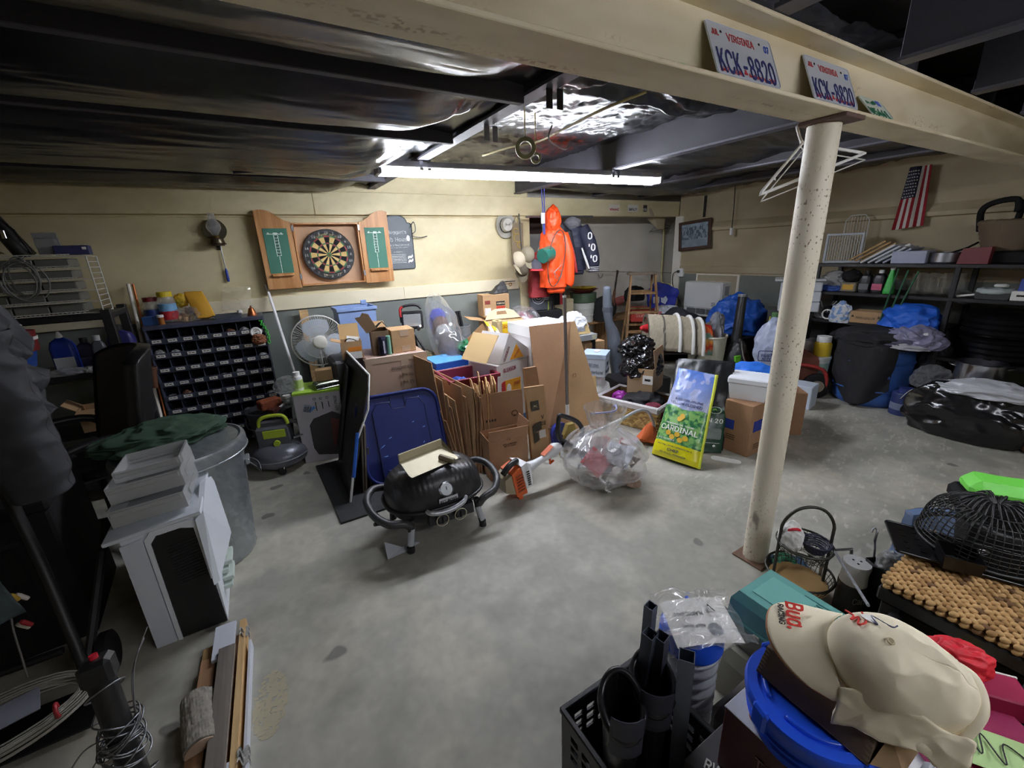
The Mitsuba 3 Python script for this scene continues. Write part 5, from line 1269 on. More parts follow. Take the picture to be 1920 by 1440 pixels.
g.p('handle_bar',tube([(-0.115,-0.215,0.232),(-0.1,-0.235,0.222),(-0.04,-0.245,0.212),(0.03,-0.245,0.214),(0.09,-0.235,0.228),(0.115,-0.215,0.245)],[0.01,0.014,0.015,0.015,0.014,0.01],12,smooth=6),mat((176,178,182),0.35,0.6),True)
for x in(-0.035,0.07):
 k=g.p('knob',mv(lathe([(0,0),(0.03,0),(0.032,0.012),(0.03,0.02),(0.022,0.028),(0,0.028)],28),(x,-0.2,0.155),rx=82),BLK,40)
 g.p('knob_ring',ring(0.034,0.003,30,8,(x,-0.228,0.152),'y'),mat((190,184,160),0.3,0.6),True,par=k)
 g.p('knob_grip',mv(bx(0.008,0.012,0.036,0.002),(x,-0.23,0.134)),BLKM,par=k)
g.p('gauge',mv(lathe([(0,0),(0.04,0),(0.042,0.01),(0.036,0.018),(0.034,0.014),(0,0.014)],32),(0.012,-0.185,0.305),rx=60),CHROME,40)
g.p('gauge_face',mv(cyl(0.033,0.002,28),(0.012,-0.1985,0.3125),rx=60),mat((190,196,200),0.3))
g.p('gauge_needle',mv(bx(0.003,0.018,0.001,c=(0,0.006,0.003)),(0.012,-0.199,0.3127),rx=60),INK)
M0=g.M
g.p('name_plate',mv(bx(0.11,0.005,0.026,0.002,c=(0.015,-0.209,0.245)),(0,0,0)),mat((196,198,202),0.3,0.4))
g.text('PIT BOSS',0.017,INK,(0.015,-0.212,0.25),0.098,bold=True)
TB=mat((46,46,48),0.45)
for s in(-1,1):
 k=g.p('tube_frame',tube([(s*0.24,0.12,0.25),(s*0.32,0.1,0.27),(s*0.37,0.02,0.26),(s*0.365,-0.1,0.235),(s*0.31,-0.18,0.205),(s*0.235,-0.195,0.185),(s*0.2,-0.19,0.15)],0.021,14,smooth=8),TB,True)
 for y,dx in((-0.19,0.0),(0.17,0.02)):
  a_,b_=(s*0.19,y*0.9,0.18),(s*0.215,y,0.0)
  lg=g.p('leg',seg(a_,b_,0.017,14),GB,40)
  g.p('foot',seg((s*0.2145,y,0.032),b_,0.0205,14),BLK,40,par=lg)
  if y<0:
   g.p('warning_label',seg((s*0.195,y*0.925,0.13),(s*0.2125,y*0.99,0.04),0.018,14),mat((168,172,178),0.45),40,par=lg)
g.p('side_knob',mv(cyl(0.01,0.1,10),(-0.28,-0.1,0.16),ry=-70,rz=15),BLK,40)
t=Thing('dustpan','cream metal dustpan lying upside down on the lid of the grill','dustpan',(0.66,2.11,0.40),rz=12,rx=-4)
t.p('pan',ext([(-0.15,0),(0.15,0),(0.155,0.02),(0.14,0.15),(-0.14,0.15),(-0.155,0.02)],0.002).apply_transform(frame((0,-0.09,0.0),rx=-72)),mat((196,186,156),0.5,0.2))
t.p('back_lip',bx(0.28,0.012,0.06,0.003,c=(0,0.055,0.03)),mat((186,176,146),0.5,0.2))
t.p('side_lip',hull([(0.14,0.05,0.03),(0.155,-0.07,0.0),(0.14,0.05,0.09),(0.144,0.05,0.03)]),mat((120,112,90),0.5))
t.p('handle',seg((0.06,-0.04,0.03),(0.1,-0.12,0.01),0.016,12),mat((120,112,88),0.5,0.2),40)
t=Thing('paper_tag','crumpled white paper tag lying on the floor by the front leg of the grill','tag',(0.40,1.99,0.004),rz=20)
t.one(cat(quad((-0.07,-0.02,0.002),(0.02,-0.045,0.002),(0.03,-0.01,0.012),(-0.03,0.06,0.05),0.0015),quad((0.02,-0.045,0.002),(0.12,-0.05,0.002),(0.11,-0.03,0.004),(0.03,-0.01,0.012),0.0015)),mat((186,190,196),0.6))
# ---------------------------------------------------------------- string trimmer, broom, dustpan
WP,OR=mat((222,224,226),0.4),mat((206,92,40),0.45)
t=Thing('string_trimmer','orange and white petrol string trimmer lying on the floor before the cartons','string trimmer')
A,B=np.array([1.185,2.08,0.15]),np.array([1.62,2.13,0.215])
Mt=toward(A,B,0)
Mt=np.eye(4);ax=(B-A)/np.linalg.norm(B-A);Mt[:3,0]=ax;Mt[:3,1]=np.cross([0,0,1],ax);Mt[:3,1]/=np.linalg.norm(Mt[:3,1]);Mt[:3,2]=np.cross(ax,Mt[:3,1]);Mt[:3,3]=A
t.M=Mt
t.p('engine_cover',hull([(x,y,z)for x,y,z in[(-0.03,-0.075,-0.1),(0.05,-0.08,-0.11),(0.06,0.07,-0.1),(-0.03,0.07,-0.09),(-0.035,-0.07,0.07),(0.05,-0.06,0.08),(0.06,0.06,0.085),(-0.03,0.06,0.07)]]),OR)
t.p('white_shroud',hull([(x,y,z)for x,y,z in[(0.045,-0.085,-0.07),(0.1,-0.08,-0.07),(0.11,0.06,-0.06),(0.05,0.07,-0.07),(0.04,-0.07,0.09),(0.1,-0.05,0.08),(0.15,-0.02,0.03),(0.15,-0.02,-0.02),(0.05,0.06,0.1),(0.1,0.04,0.08)]]),WP)
t.p('starter_housing',hull([(-0.09,-0.05,-0.05),(-0.03,-0.07,-0.08),(-0.09,0.05,-0.04),(-0.03,0.06,-0.08),(-0.08,-0.05,0.04),(-0.03,-0.06,0.06),(-0.08,0.05,0.05),(-0.03,0.06,0.06)]),mat((150,138,112),0.5))
t.p('fuel_cap',tube([(-0.07,-0.02,0.07),(-0.02,-0.03,0.11),(0.04,-0.02,0.11),(0.05,0,0.09)],0.02,10,smooth=4),BLK,True)
for i in range(6):
 t.p('vent_slot',bx(0.05,0.004,0.008,c=(0.01,-0.08,-0.07+i*0.022)),mat((120,48,24),0.6))
for i in range(7):
 t.p('printed_mark',mv(bx(0.022,0.003,0.009),(0.075,-0.0835,-0.06+i*0.016),ry=10),INK)
t.p('foot_stand',hull([(0.0,-0.03,-0.1),(0.04,-0.03,-0.1),(0.02,0.03,-0.1),(0.0,-0.05,-0.16),(0.03,-0.05,-0.16),(0.02,0.0,-0.15)]),OR)
t.p('throttle_handle',tube([(0.12,0,0.0),(0.2,0,0.0),(0.28,-0.0,0.0),(0.34,0,0.01),(0.38,0,0.02),(0.43,0,0.01)],[0.045,0.026,0.022,0.035,0.045,0.03],14,smooth=6),WP,True)
t.p('trigger',hull([(0.27,-0.02,0.03),(0.36,-0.02,0.06),(0.36,0.02,0.06),(0.27,0.02,0.03),(0.33,0,0.02)]),OR)
t.p('throttle_lever',tube([(0.33,0,-0.02),(0.32,-0.01,-0.06),(0.35,-0.01,-0.05)],0.009,8),OR,True)
t.p('shaft_grip',seg((0.42,0,0.01),(0.52,0,0.01),0.018,12),BLK,40)
t.M=np.eye(4)
t.p('loop_handle',tube([(1.67,2.13,0.24),(1.6,2.13,0.3),(1.6,2.13,0.44),(1.63,2.13,0.45),(1.75,2.12,0.38),(1.79,2.11,0.30),(1.75,2.11,0.235),(1.67,2.13,0.22)],0.016,12,smooth=6),BLK,True)
t.p('shaft',tube([(1.66,2.135,0.222),(2.2,2.19,0.245),(2.42,2.21,0.27),(2.54,2.21,0.25),(2.60,2.2,0.17),(2.62,2.19,0.10)],0.0125,12,smooth=8),mat((196,200,206),0.3,0.4),True)
t.p('label_band',seg((2.1,2.18,0.241),(2.24,2.195,0.248),0.0135,12),WHTM,40)
t.p('cutting_guard',hull([(2.56,2.22,0.12),(2.64,2.22,0.13),(2.42,2.14,0.06),(2.5,2.08,0.02),(2.6,2.12,0.02),(2.66,2.2,0.05),(2.40,2.2,0.03),(2.56,2.24,0.02)]),mat((196,96,50),0.5))
t=Thing('broom','corn broom with a long grey handle standing against the tall cardboard panels','broom',(1.88,2.36,0))
t.p('handle',seg((-0.01,0.02,0.3),(0.025,0.1,1.19),0.0125,12),mat((120,112,108),0.45,0.3),40)
t.p('handle_tip',seg((0.025,0.1,1.19),(0.0255,0.1012,1.205),0.0145,12),WHTM,40)
t.p('white_ferrule',seg((-0.011,0.018,0.3),(-0.006,0.028,0.4),0.015,12),WHTM,40)
rg=np.random.RandomState(4)
br=[]
for i in range(150):
 x,y=rg.uniform(-0.1,0.1),rg.uniform(-0.018,0.018)
 br.append(tube([(x*0.55,y*0.5+0.008,0.19),(x*1.05+rg.uniform(-.01,.01),y*1.3,0.002+0.015*rg.rand())],0.0022,4))
t.p('bristles',cat(br),mat((176,156,84),0.8),True,kind='stuff')
t.p('bristle_cap',hull([(x,y,z)for x,z in((-0.065,0.17),(0.065,0.17),(-0.03,0.25),(0.03,0.25))for y in(-0.012,0.024)]),mat((150,130,70),0.8))
t=Thing('round_dustpan','blue dustpan with a rounded back standing behind the broom','dustpan',(1.90,2.47,0),rx=-10)
t.one(hull([(0.085*math.cos(a),y,0.12+0.085*math.sin(a))for a in np.linspace(0,math.pi,14)for y in(0,0.04)]+[(x,y,0)for x in(-0.085,0.085)for y in(0,0.03)]),mat((44,56,140),0.4))
t=Thing('clear_trash_bag','full clear plastic trash bag of paper standing on the open floor','trash bag',(1.82,1.93,0))
def tbag(u,v):
 a=u*2*np.pi
 r=np.interp(v,[0,0.06,0.2,0.42,0.58,0.68,0.76,0.86,1.0],[0.02,0.18,0.25,0.27,0.22,0.13,0.085,0.11,0.13])
 z=0.53*v**1.05
 P=np.stack([np.cos(a),np.sin(a),3*v],-1)
 r=r*(1+0.10*nz(P,1.6,3)+0.16*(crease(P*[1.5,1.5,0.55]+0.3*nz(P,2,8)[...,None],2.0,6)-0.5)+0.05*(crease(P,5,2)-0.5))
 return r*np.cos(a)+0.03*(v>0.7)*(v-0.7),r*np.sin(a),z
t.p('film',surf(tbag,130,110),'bsdf_bag',True)
t.p('drawstring',tube([(-0.1,0.02,0.5),(0.0,-0.09,0.53),(0.1,0,0.52),(0.13,0.06,0.47),(0.1,0.04,0.42)],0.006,6,smooth=5),mat((150,154,190),0.5),True)
rg=np.random.RandomState(17)
PC=[(226,226,226),(206,208,212),(230,176,180),(226,226,222),(196,198,204),(216,130,136),(220,216,210),(150,126,110)]
for i in range(34):
 a,r=rg.rand()*6.28,0.19*rg.rand()**0.5
 s=Thing('crumpled_paper','crumpled sheet of paper inside the clear trash bag','paper',(1.82+r*math.cos(a),1.93+r*math.sin(a)-0.03,0.03+0.24*rg.rand()),rg.rand()*360,rg.uniform(-70,70),rg.uniform(-50,50),group='crumpled paper in the clear trash bag')
 w_=rg.uniform(0.08,0.15)
 s.one(surf(lambda u,v:(w_*(u-0.5),1.2*w_*(v-0.5),0.02*nz(np.stack([u,v,0*u],-1),4,i)+0.03*crease(np.stack([u,v,0*u],-1),2,i)),12,12,0.001),mat(PC[i%8],0.7),True)
# ---------------------------------------------------------------- basket, torn carton, garbage bag
N_,L_,R_=np.array([2.63,2.2,0]),np.array([2.42,2.78,0]),np.array([3.06,2.30,0])
t=Thing('wicker_basket','rectangular wicker basket with a white cloth liner, full of dark clothes','basket',(2.80,2.55,0),rz=-74)
STR=[mat((176,148,92),0.8),mat((150,122,74),0.8),mat((196,170,112),0.8)]
Wb,Db,Hb=0.58,0.4,0.22
t.p('inner_wall',tray(Wb-0.01,Db-0.01,Hb,0.01,0.94),mat((120,96,60),0.9))
rg=np.random.RandomState(1)
cols={0:[],1:[],2:[]}
for s,ln,off in((0,Wb,-Db/2),(1,Wb,Db/2),(2,Db,-Wb/2),(3,Db,Wb/2)):
 for r_ in range(13):
  for j in range(int(ln/0.03)):
   x=-ln/2+0.015+j*0.03+0.015*(r_%2)
   if x>ln/2:
    continue
   m=trimesh.creation.icosphere(subdivisions=1)
   m.vertices=m.vertices*[0.021,0.007,0.0105]
   m=mv(m,(x,0,0),ry=rg.uniform(-22,22))
   k=0.94+0.06*r_/13
   m=mv(m,(0,off*k,0.01+r_*0.0165))if s<2 else mv(m,(off*k,0,0.01+r_*0.0165),rz=90)
   cols[rg.randint(0,3)].append(m)
for i in range(3):
 t.p('weave',cat(cols[i]),STR[i],True,kind='stuff')
t.p('liner',cat(*[bx(*a,0.012,c=c_)for a,c_ in(((Wb+0.04,0.03,0.06),(0,-Db/2,Hb-0.045)),((Wb+0.04,0.03,0.06),(0,Db/2,Hb-0.045)),((0.03,Db+0.04,0.06),(-Wb/2,0,Hb-0.045)),((0.03,Db+0.04,0.06),(Wb/2,0,Hb-0.045)))]),mat((206,204,204),0.8))
for lab,x,y,c_,rr in(('dark folded clothing in the wicker basket',0.05,0.02,(26,26,28),(0.2,0.16,0.12)),('purple foil bag in the left end of the wicker basket',-0.17,0.0,(150,50,150),(0.08,0.08,0.1)),('crimson fabric at the near end of the wicker basket',0.2,-0.08,(96,26,44),(0.08,0.1,0.09))):
 s=Thing('clothing',lab,'clothing',tuple((t.M@[x,y,0.08,1])[:3]))
 s.one(blob(*rr,0.15,2,int(9+10*x),4,0.3,2.4,0.5),mat(c_,0.4 if 'foil' in lab else 0.85),True)
s=Thing('storage_crate','black box standing behind the wicker basket under the torn carton','crate',(3.25,2.98,0),rz=-14)
s.one(bx(0.55,0.4,0.235,0.01),BLK)
t=boxat((2.777,2.657,0.24),(2.876,2.451,0.24),0.36,0.24,'torn_carton','tan carton with one raised flap and a white label, holding a black garbage bag','box',mat((166,140,108),0.75),z=0.238,lid=False)
t.p('raised_flap',mv(bx(0.005,0.3,0.16),(t.w/2,0.2,0.24),ry=-8),mat((160,130,100),0.75))
t.p('white_label',bx(0.09,0.002,0.08,c=(0.07,-0.001,0.1)),WHTM)
t.p('label_print',bx(0.05,0.001,0.02,c=(0.07,-0.0025,0.13)),INK)
t.p('stamp',bx(0.07,0.001,0.018,c=(-0.1,-0.0015,0.21)),mat((90,74,56),0.7))
c0=(t.M@[0.02,0.18,0.26,1])[:3]-t.M[:3,2]*0.0
t=Thing('garbage_bag','shiny crumpled black garbage bag in the torn tan carton','garbage bag',(c0[0]-0.02,c0[1]+0.06,0.36))
t.one(blob(0.2,0.17,0.15,0.18,1.7,5,6,0.3,2.7,0.6),BAGBLK,True)
t=Thing('garbage_bag','second black garbage bag with a knotted top, above the first','garbage bag',(c0[0]+0.0,c0[1]+0.15,0.54))
t.one(blob(0.17,0.14,0.11,0.2,1.9,15,5,0.34,3,0.6),BAGBLK,True)
t=Thing('propane_tank','white propane tank mostly hidden behind the short tan cardboard panel','propane tank',(2.69,3.0,0))
t.p('body',lathe([(0,0.02),(0.1,0.02),(0.15,0.06),(0.155,0.1),(0.155,0.2),(0.14,0.26),(0.08,0.28),(0,0.29)],36),WHT,True)
t.p('collar',lathe([(0.09,0.27),(0.1,0.27),(0.1,0.37),(0.09,0.37)],24),WHT,40)
t.p('foot_ring',lathe([(0.1,0),(0.11,0),(0.11,0.04),(0.1,0.04)],24),WHT,40)
t=Thing('small_shelf','black framed shelf with a grey slab top between the white carton and the grey tube','shelf',(2.72,3.34,0),rz=-6)
t.p('slab',bx(0.34,0.3,0.06,0.003,c=(0,0,0.64)),mat((136,138,138),0.6))
for sx in(-1,1):
 for sy in(-1,1):
  t.p('leg',bx(0.035,0.035,0.64,0.003,c=(sx*0.14,sy*0.12,0)),BLK)
t.p('middle_board',bx(0.3,0.26,0.02,0.002,c=(0,0,0.45)),BLK)
t.p('socket_plate',bx(0.05,0.003,0.045,c=(0.13,-0.152,0.647)),mat((190,186,160),0.5))
s=boxat((2.737,3.2,0.46),(2.997,3.2,0.418),0.2,0.14,'small_carton','small brown carton inside the black framed shelf','box',M_CARD,z=0.471)
t=Thing('winter_box','pale blue gift box lettered Winter Wonderland standing on the propane tank','box',(2.655,2.95,0.372),rz=37)
PB=mat((166,184,206),0.5)
t.p('body',bx(0.22,0.22,0.19,0.003),mat((190,200,214),0.5))
t.p('lid',bx(0.232,0.232,0.045,0.003,c=(0,0,0.17)),PB)
for rz_,in((0,),(-90,)):
 R_m=frame(rz=rz_)
 o=Thing.__new__(Thing);o.k=t.k;o.M=t.M@R_m
 o.text('Winter',0.032,mat((60,70,90),0.5),(0,-0.111,0.115),0.1)
 o.text('HOME OF',0.01,mat((90,100,120),0.5),(0,-0.111,0.092),0.11)
 o.text('Wonderland',0.032,mat((60,70,90),0.5),(0,-0.111,0.045),0.18)
t=Thing('paper_plate','small oval red rimmed paper on the Winter Wonderland box','paper',(2.68,2.96,0.588),rz=30)
t.one(cyl(0.05,0.004,24).apply_transform(np.diag([1,0.6,1,1])),mat((200,190,186),0.6))
t=Thing('white_bag','crumpled white shopping bag with a tan card on the grey slab shelf','bag',(2.70,3.36,0.70))
t.p('bag',blob(0.17,0.12,0.13,0.2,1.8,8,5,0.3,2.4,0.5),mat((206,208,212),0.45),True)
t.p('tan_card',quad((-0.05,-0.135,0.01),(0.13,-0.135,0.0),(0.1,-0.09,0.14),(-0.06,-0.1,0.15),0.003),mat((196,170,120),0.7))
t=Thing('blower_tube','curved dark grey leaf blower tube standing up beside the black garbage bag','tube',(0,0,0))
P=[(3.261,3.22,0.081),(3.194,3.25,0.447),(3.192,3.28,0.616),(3.144,3.3,0.762),(3.135,3.32,0.9),(3.139,3.34,1.09),(3.137,3.34,1.128)]
t.p('tube',tube(P,[0.075,0.075,0.07,0.045,0.05,0.043,0.03],18,smooth=6),mat((78,84,92),0.35),True)
t.p('joint_collar',seg(np.array(P[4])-(0,0,0.02),np.array(P[4])+(0,0,0.025),0.056,18),mat((66,70,78),0.35),40)
t.p('lower_barrel',tube([P[0],(P[0][0]+0.02,P[0][1]-0.02,0.0)],[0.078,0.10],18),BLKG,True)
t=Thing('air_rifle','brown and black air rifle leaning in the alcove behind the grey tube','rifle')
P0,P1=np.array((4.05,4.2,0.76)),np.array((4.664,4.75,1.175))
t.p('barrel',seg(P0,P1,0.012,10),mat((36,32,30),0.4),40)
t.p('stock',seg(P0+(P1-P0)*0.08,P0+(P1-P0)*0.45,0.026,10,r2=0.016),mat((74,48,32),0.5),40)
t.p('muzzle',seg(P1-(P1-P0)*0.08,P1,0.017,10),mat((70,46,34),0.5),40)
cb_=Thing('cabinet','beige cabinet standing in the left of the alcove behind the hanging clothes','cabinet',(3.32,4.72,0))
cb_.p('body',bx(0.75,0.3,0.87,0.004),mat((206,192,156),0.55))
cb_.p('door',bx(0.36,0.015,0.8,0.003,c=(-0.18,-0.158,0.04)),mat((210,196,160),0.5))
cb_.p('door',bx(0.36,0.015,0.8,0.003,c=(0.18,-0.158,0.04)),mat((210,196,160),0.5))
t=Thing('storage_shelf','low shelf carrying the pots and buckets at the back of the alcove','shelf',(4.35,4.68,0))
t.p('board',bx(1.6,0.42,0.03,0.003,c=(0,0,0.5)),M_OLDWOOD)
for x in(-0.75,0,0.75):
 t.p('support',bx(0.04,0.38,0.5,0.003,c=(x,0,0)),M_OLDWOOD)
SZ=0.532
t=Thing('paint_bucket','white bucket with a dark green rim standing in the alcove','bucket',(3.9,4.62,SZ))
t.p('body',lathe([(0,0),(0.14,0),(0.165,0.3),(0,0.3)],32),mat((196,198,192),0.45),40)
for z in(0.1,0.19):
 t.p('rib',ring(0.152+z*0.04,0.004,32,6,(0,0,z)),mat((206,206,200),0.45),True)
t.p('green_rim',lathe([(0.16,0.27),(0.18,0.28),(0.185,0.4),(0.17,0.4),(0,0.38)],32),mat((66,84,62),0.45),40)
t=Thing('plate_stack','dark red bowl and a yellow saucer stacked on the green rimmed bucket','bowl',(3.9,4.62,SZ+0.401))
t.p('red_bowl',lathe([(0,0),(0.1,0),(0.2,0.05),(0.205,0.05),(0.11,-0.0),(0,0.012)],32),mat((110,34,32),0.4),40)
t.p('yellow_saucer',lathe([(0,0.03),(0.1,0.035),(0.18,0.07),(0.182,0.075),(0.1,0.045),(0,0.04)],32),mat((206,180,50),0.45),40)
t.p('yellow_knob',cyl(0.02,0.05,12,c=(0,0,0.04)),mat((206,180,50),0.45),40)
t=Thing('wooden_crate','tan wooden board standing left of the white bucket in the alcove','board',(3.66,4.7,SZ))
t.one(bx(0.22,0.03,0.38,0.004),mat((150,130,92),0.7))
t=Thing('hose_reel','round black cable reel standing beside the bucket in the alcove','reel',(4.12,4.45,SZ+0.17),rz=35,ry=90)
t.p('flange',cat(cyl(0.17,0.012,32,c=(0,0,-0.08)),cyl(0.17,0.012,32,c=(0,0,0.08))),BLKM,40)
t.p('wound_cable',lathe([(0.06,-0.07),(0.14,-0.068)]+[(0.14+0.006*(i%2),-0.066+i*0.0132)for i in range(11)]+[(0.06,0.07)],32),mat((50,54,52),0.5),40)
t=Thing('rolled_mat','pinkish rolled mat lying behind the grey tube','mat',(4.309,4.45,0.765),rz=-66,rx=0)
t.p('roll',mv(lathe([(0.0,-0.25),(0.055,-0.25),(0.055,0.2),(0.0,0.2)],20),rx=90),mat((150,84,78),0.7),40)
t.p('roll_end',mv(lathe([(0.01,0),(0.052,0),(0.052,0.006),(0.01,0.006)],20),(0,-0.206,0),rx=90),mat((190,140,124),0.7),40)
s=Thing('red_board','red edged board lying behind the ladder','board')
s.one(quad((4.529,4.7,0.74),(4.773,4.6,0.803),(4.925,4.75,0.828),(4.672,4.85,0.763),0.02),mat((170,60,64),0.5))
WD=[(150,112,66),(124,92,54)]
ld=Thing('step_ladder','old wooden step ladder standing in front of the alcove','step ladder',(4.36,3.98,0),rz=-38)
tz=1.16
for s in(-1,1):
 ld.p('front_rail',hull([(s*(0.15 if z>1 else 0.23)+dx,(0.0 if z>1 else-0.3)+dy,z)for z in(0,tz)for dx in(-0.011,0.011)for dy in(-0.04,0.04)]),M_OLDWOOD)
 ld.p('rear_rail',hull([(s*(0.13 if z>1 else 0.2)+dx,(0.1 if z>1 else 0.45)+dy,z)for z in(0,tz)for dx in(-0.01,0.01)for dy in(-0.02,0.02)]),M_OLDWOOD)
ld.p('top_step',bx(0.38,0.2,0.03,0.004,c=(0,0.04,tz)),mat((112,100,86),0.8))
for i in range(4):
 z=0.2+i*0.24
 k=z/tz
 ld.p('step',bx(0.44-0.15*k,0.11,0.022,0.003,c=(0,-0.3+0.3*k,z)),M_OLDWOOD)
 ld.p('rear_bar',bx(0.38-0.14*k,0.018,0.03,0.002,c=(0,0.45-0.35*k,z)),M_OLDWOOD)
t=Thing('red_carton','red printed box behind the rungs of the step ladder','box',(4.62,4.25,SZ-0.03),rz=-38)
t.one(bx(0.24,0.2,0.19,0.003),mat((180,58,48),0.5))
t.text('Sun',0.05,mat((220,190,176),0.5),(0,-0.1005,0.09),0.12)
t=Thing('black_hat','black rounded bag behind the top of the step ladder','bag',(4.72,4.45,0.76))
t.one(blob(0.17,0.12,0.14,0.12,2,3,4,0.12,3,0.5),BLKM,True)
t=Thing('blue_bag','royal blue reusable shopping bag with a white print, right of the step ladder','bag',(5.068,4.25,0.671),rz=-35)
t.p('bag',disp(fine(hull([(x,y,z)for x,z in((-0.18,-0.02),(0.16,-0.02),(-0.2,0.2),(-0.1,0.34),(0.05,0.3),(0.19,0.24),(0.22,0.17))for y in(-0.06,0.06)]),0.03),0.022,9,4,0.02,8),mat((44,56,160),0.55),True)
t.p('white_print',ext([(-0.03,0.06),(0.03,0.03),(0.06,0.1),(0.03,0.15),(0.0,0.12),(-0.04,0.13)],0.003).apply_translation((0.0,-0.092,0)),mat((200,206,220),0.5))
t.p('black_print',bx(0.09,0.004,0.09,0.002,c=(-0.1,-0.09,0.05)),mat((190,190,190),0.6))
t=Thing('striped_bag','red and white striped bag with a white plastic bag below the royal blue bag','bag',(4.889,4.1,0.483),rz=-35)
t.p('red_part',blob(0.15,0.1,0.13,0.1,2,4,4,0.15,3,0.6),mat((186,54,62),0.55),True)
t.p('white_part',blob(0.16,0.11,0.08,0.25,2,6,4,0.3,3,0.5).apply_translation((0.08,-0.02,0.1)),mat((200,204,212),0.5),True)
t.p('lettered_edge',bx(0.03,0.004,0.14,0.001,c=(-0.1,-0.11,0.08)),WHTM)
s=Thing('trunk','black trunk under the bags right of the step ladder','trunk',(4.95,3.85,0),rz=-35)
s.one(bx(0.5,0.5,0.4,0.02),BLKM)
t=Thing('black_jacket','black jacket heaped over a chair back before the wall heater','jacket',(4.52,3.55,0.25),rz=-40)
t.one(blob(0.32,0.16,0.3,0.14,1.5,5,5,0.18,2.2,0.6),mat((26,28,34),0.8),True)
s=Thing('folding_chair','dark folding chair under the heaped jacket and the blanket','chair',(3.97,3.1,0),rz=-33)
s.p('seat',bx(0.42,0.3,0.03,0.006,c=(0,0,0.36)),BLK)
s.p('back_rail',bx(0.5,0.03,0.06,0.006,c=(0,0.0,0.52)),BLK)
s.p('back_post',bx(0.03,0.03,0.16,0.004,c=(0,0,0.37)),BLK)
for sx in(-1,1):
 s.p('frame_leg',seg((sx*0.2,-0.2,0.0),(sx*0.2,0.18,0.42),0.012,8),BLK,40)
 s.p('frame_leg',seg((sx*0.2,0.2,0.0),(sx*0.2,-0.18,0.38),0.012,8),BLK,40)
t=Thing('blanket_roll','folded grey and cream blanket with white piping and an orange patterned end','blanket',(3.92,3.06,0.40),rz=-33)
def blank(off,c0_,n=None):
 def fn(u,v):
  x=-0.34+0.6*u
  a=np.pi*(0.02+0.96*v)
  R=0.15+off
  y=-R*np.cos(a)*0.9
  z=0.16+(R+0.02)*np.sin(a)**0.9-0.05*(u-0.5)-0.10*np.clip(u-0.62,0,1)-0.16*(np.abs(2*v-1)**3)
  P=np.stack([x,y,z],-1)
  return x,y,z+0.008*nz(P,9,4)
 return fn
def plaid(v):
 k=np.abs(np.mod(v[:,0]*100+2*nz(v,4,2),17)-8.5)>7.4
 n=nz(v,60,3,2)
 c=np.array(S(178,168,146))*(0.9+0.25*n[:,None])
 return np.where(k[:,None],S(92,88,80),c)
def orange(v):
 b=np.floor(v[:,2]*22+1.5*nz(v,7,5)).astype(int)%5
 pal=np.array([S(190,50,40),S(222,130,60),S(230,170,80),S(120,150,130),S(214,100,50)])
 return pal[b]
t.p('outer_layer',surf(blank(0.05,None),60,40,0.03),M_VC,True,col=plaid)
t.p('inner_layer',surf(lambda u,v:tuple(np.asarray(q)+o for q,o in zip(blank(0.0,None)(u,v),(0.10,0,-0.005))),60,40,0.03),M_VC,True,col=orange)
for x in(0.02,0.16,0.27):
 u0=(x-0.03+0.34)/0.6
 q=[np.array([float(np.asarray(c))for c in blank(0.062,None)(np.float64(u0),np.float64(vv))])for vv in np.linspace(0,1,24)]
 t.p('white_piping',tube(q,0.018,10),WHTM,True)
t=Thing('red_funnel','small red pointed cap sticking out left of the folded blanket','cap',(3.66,3.24,0.645))
t.one(mv(lathe([(0,0),(0.05,0),(0.02,0.1),(0,0.11)],18),ry=-80),mat((200,44,50),0.45),40)
# ---------------------------------------------------------------- clothes hanging in the doorway
HX,HY,HZ=2.97,4.12,1.86
t=Thing('clothes_rod','thin rod under the header from which the jackets hang','rod')
t.one(seg((2.75,4.24,1.875),(3.75,4.28,1.885),0.012,10),STEEL,40)
def garment(name,label,x,y,ztop,L,w_,c,folds=5,depth=0.09,rz=-18,seed=1,taper=1.1,mat_=None):
 t=Thing(name,label,'jacket',(x,y,ztop),rz)
 def fn(u,v):
  a=u*2*np.pi
  sh=np.interp(v,[0,0.05,0.16,0.3,1],[0.16,0.45,0.92,0.96,taper])
  P=np.stack([np.cos(a),np.sin(a),2.4*v],-1)
  k=1+0.10*np.sin(folds*a+2*np.sin(3*v+seed))*np.clip(v*2,0.1,1)+0.12*nz(P,2.2,seed)+0.10*(crease(P*[1,1,1.6],2.2,seed)-0.5)
  return w_/2*sh*np.cos(a)*k,depth*(0.6+0.4*sh)*np.sin(a)*k,-L*v
 t.p('body',surf(fn,90,70,0.003),mat_ or mat(c,0.6),True)
 t.p('hanger_hook',tube([(0,0,-0.02),(0,0,0.03),(0.015,0,0.05),(0.03,0,0.04)],0.003,6),WHTM,True)
 return t
ORG=mat((244,82,30),0.45)
t=garment('orange_jacket','bright orange rain jacket hanging in the doorway',3.02,4.1,1.80,0.70,0.3,None,5,0.1,-25,3,1.0,ORG)
t.p('hood',blob(0.09,0.1,0.15,0.12,2,4,4,0.15,3).apply_translation((-0.01,-0.02,-0.13)),ORG,True)
t.p('lower_hem',disp(fine(bx(0.2,0.12,0.14,0.02,c=(0.02,0.0,-0.77)),0.025),0.008,14,3),ORG,True)
t.p('sleeve',tube([(0.1,-0.03,-0.12),(0.16,-0.06,-0.35),(0.17,-0.07,-0.62),(0.15,-0.07,-0.68)],[0.06,0.06,0.055,0.045],14,smooth=6),ORG,True)
t=garment('dark_red_jacket','dark red garment behind the orange rain jacket',2.93,4.28,1.5,0.52,0.24,(130,30,34),5,0.07,-10,6)
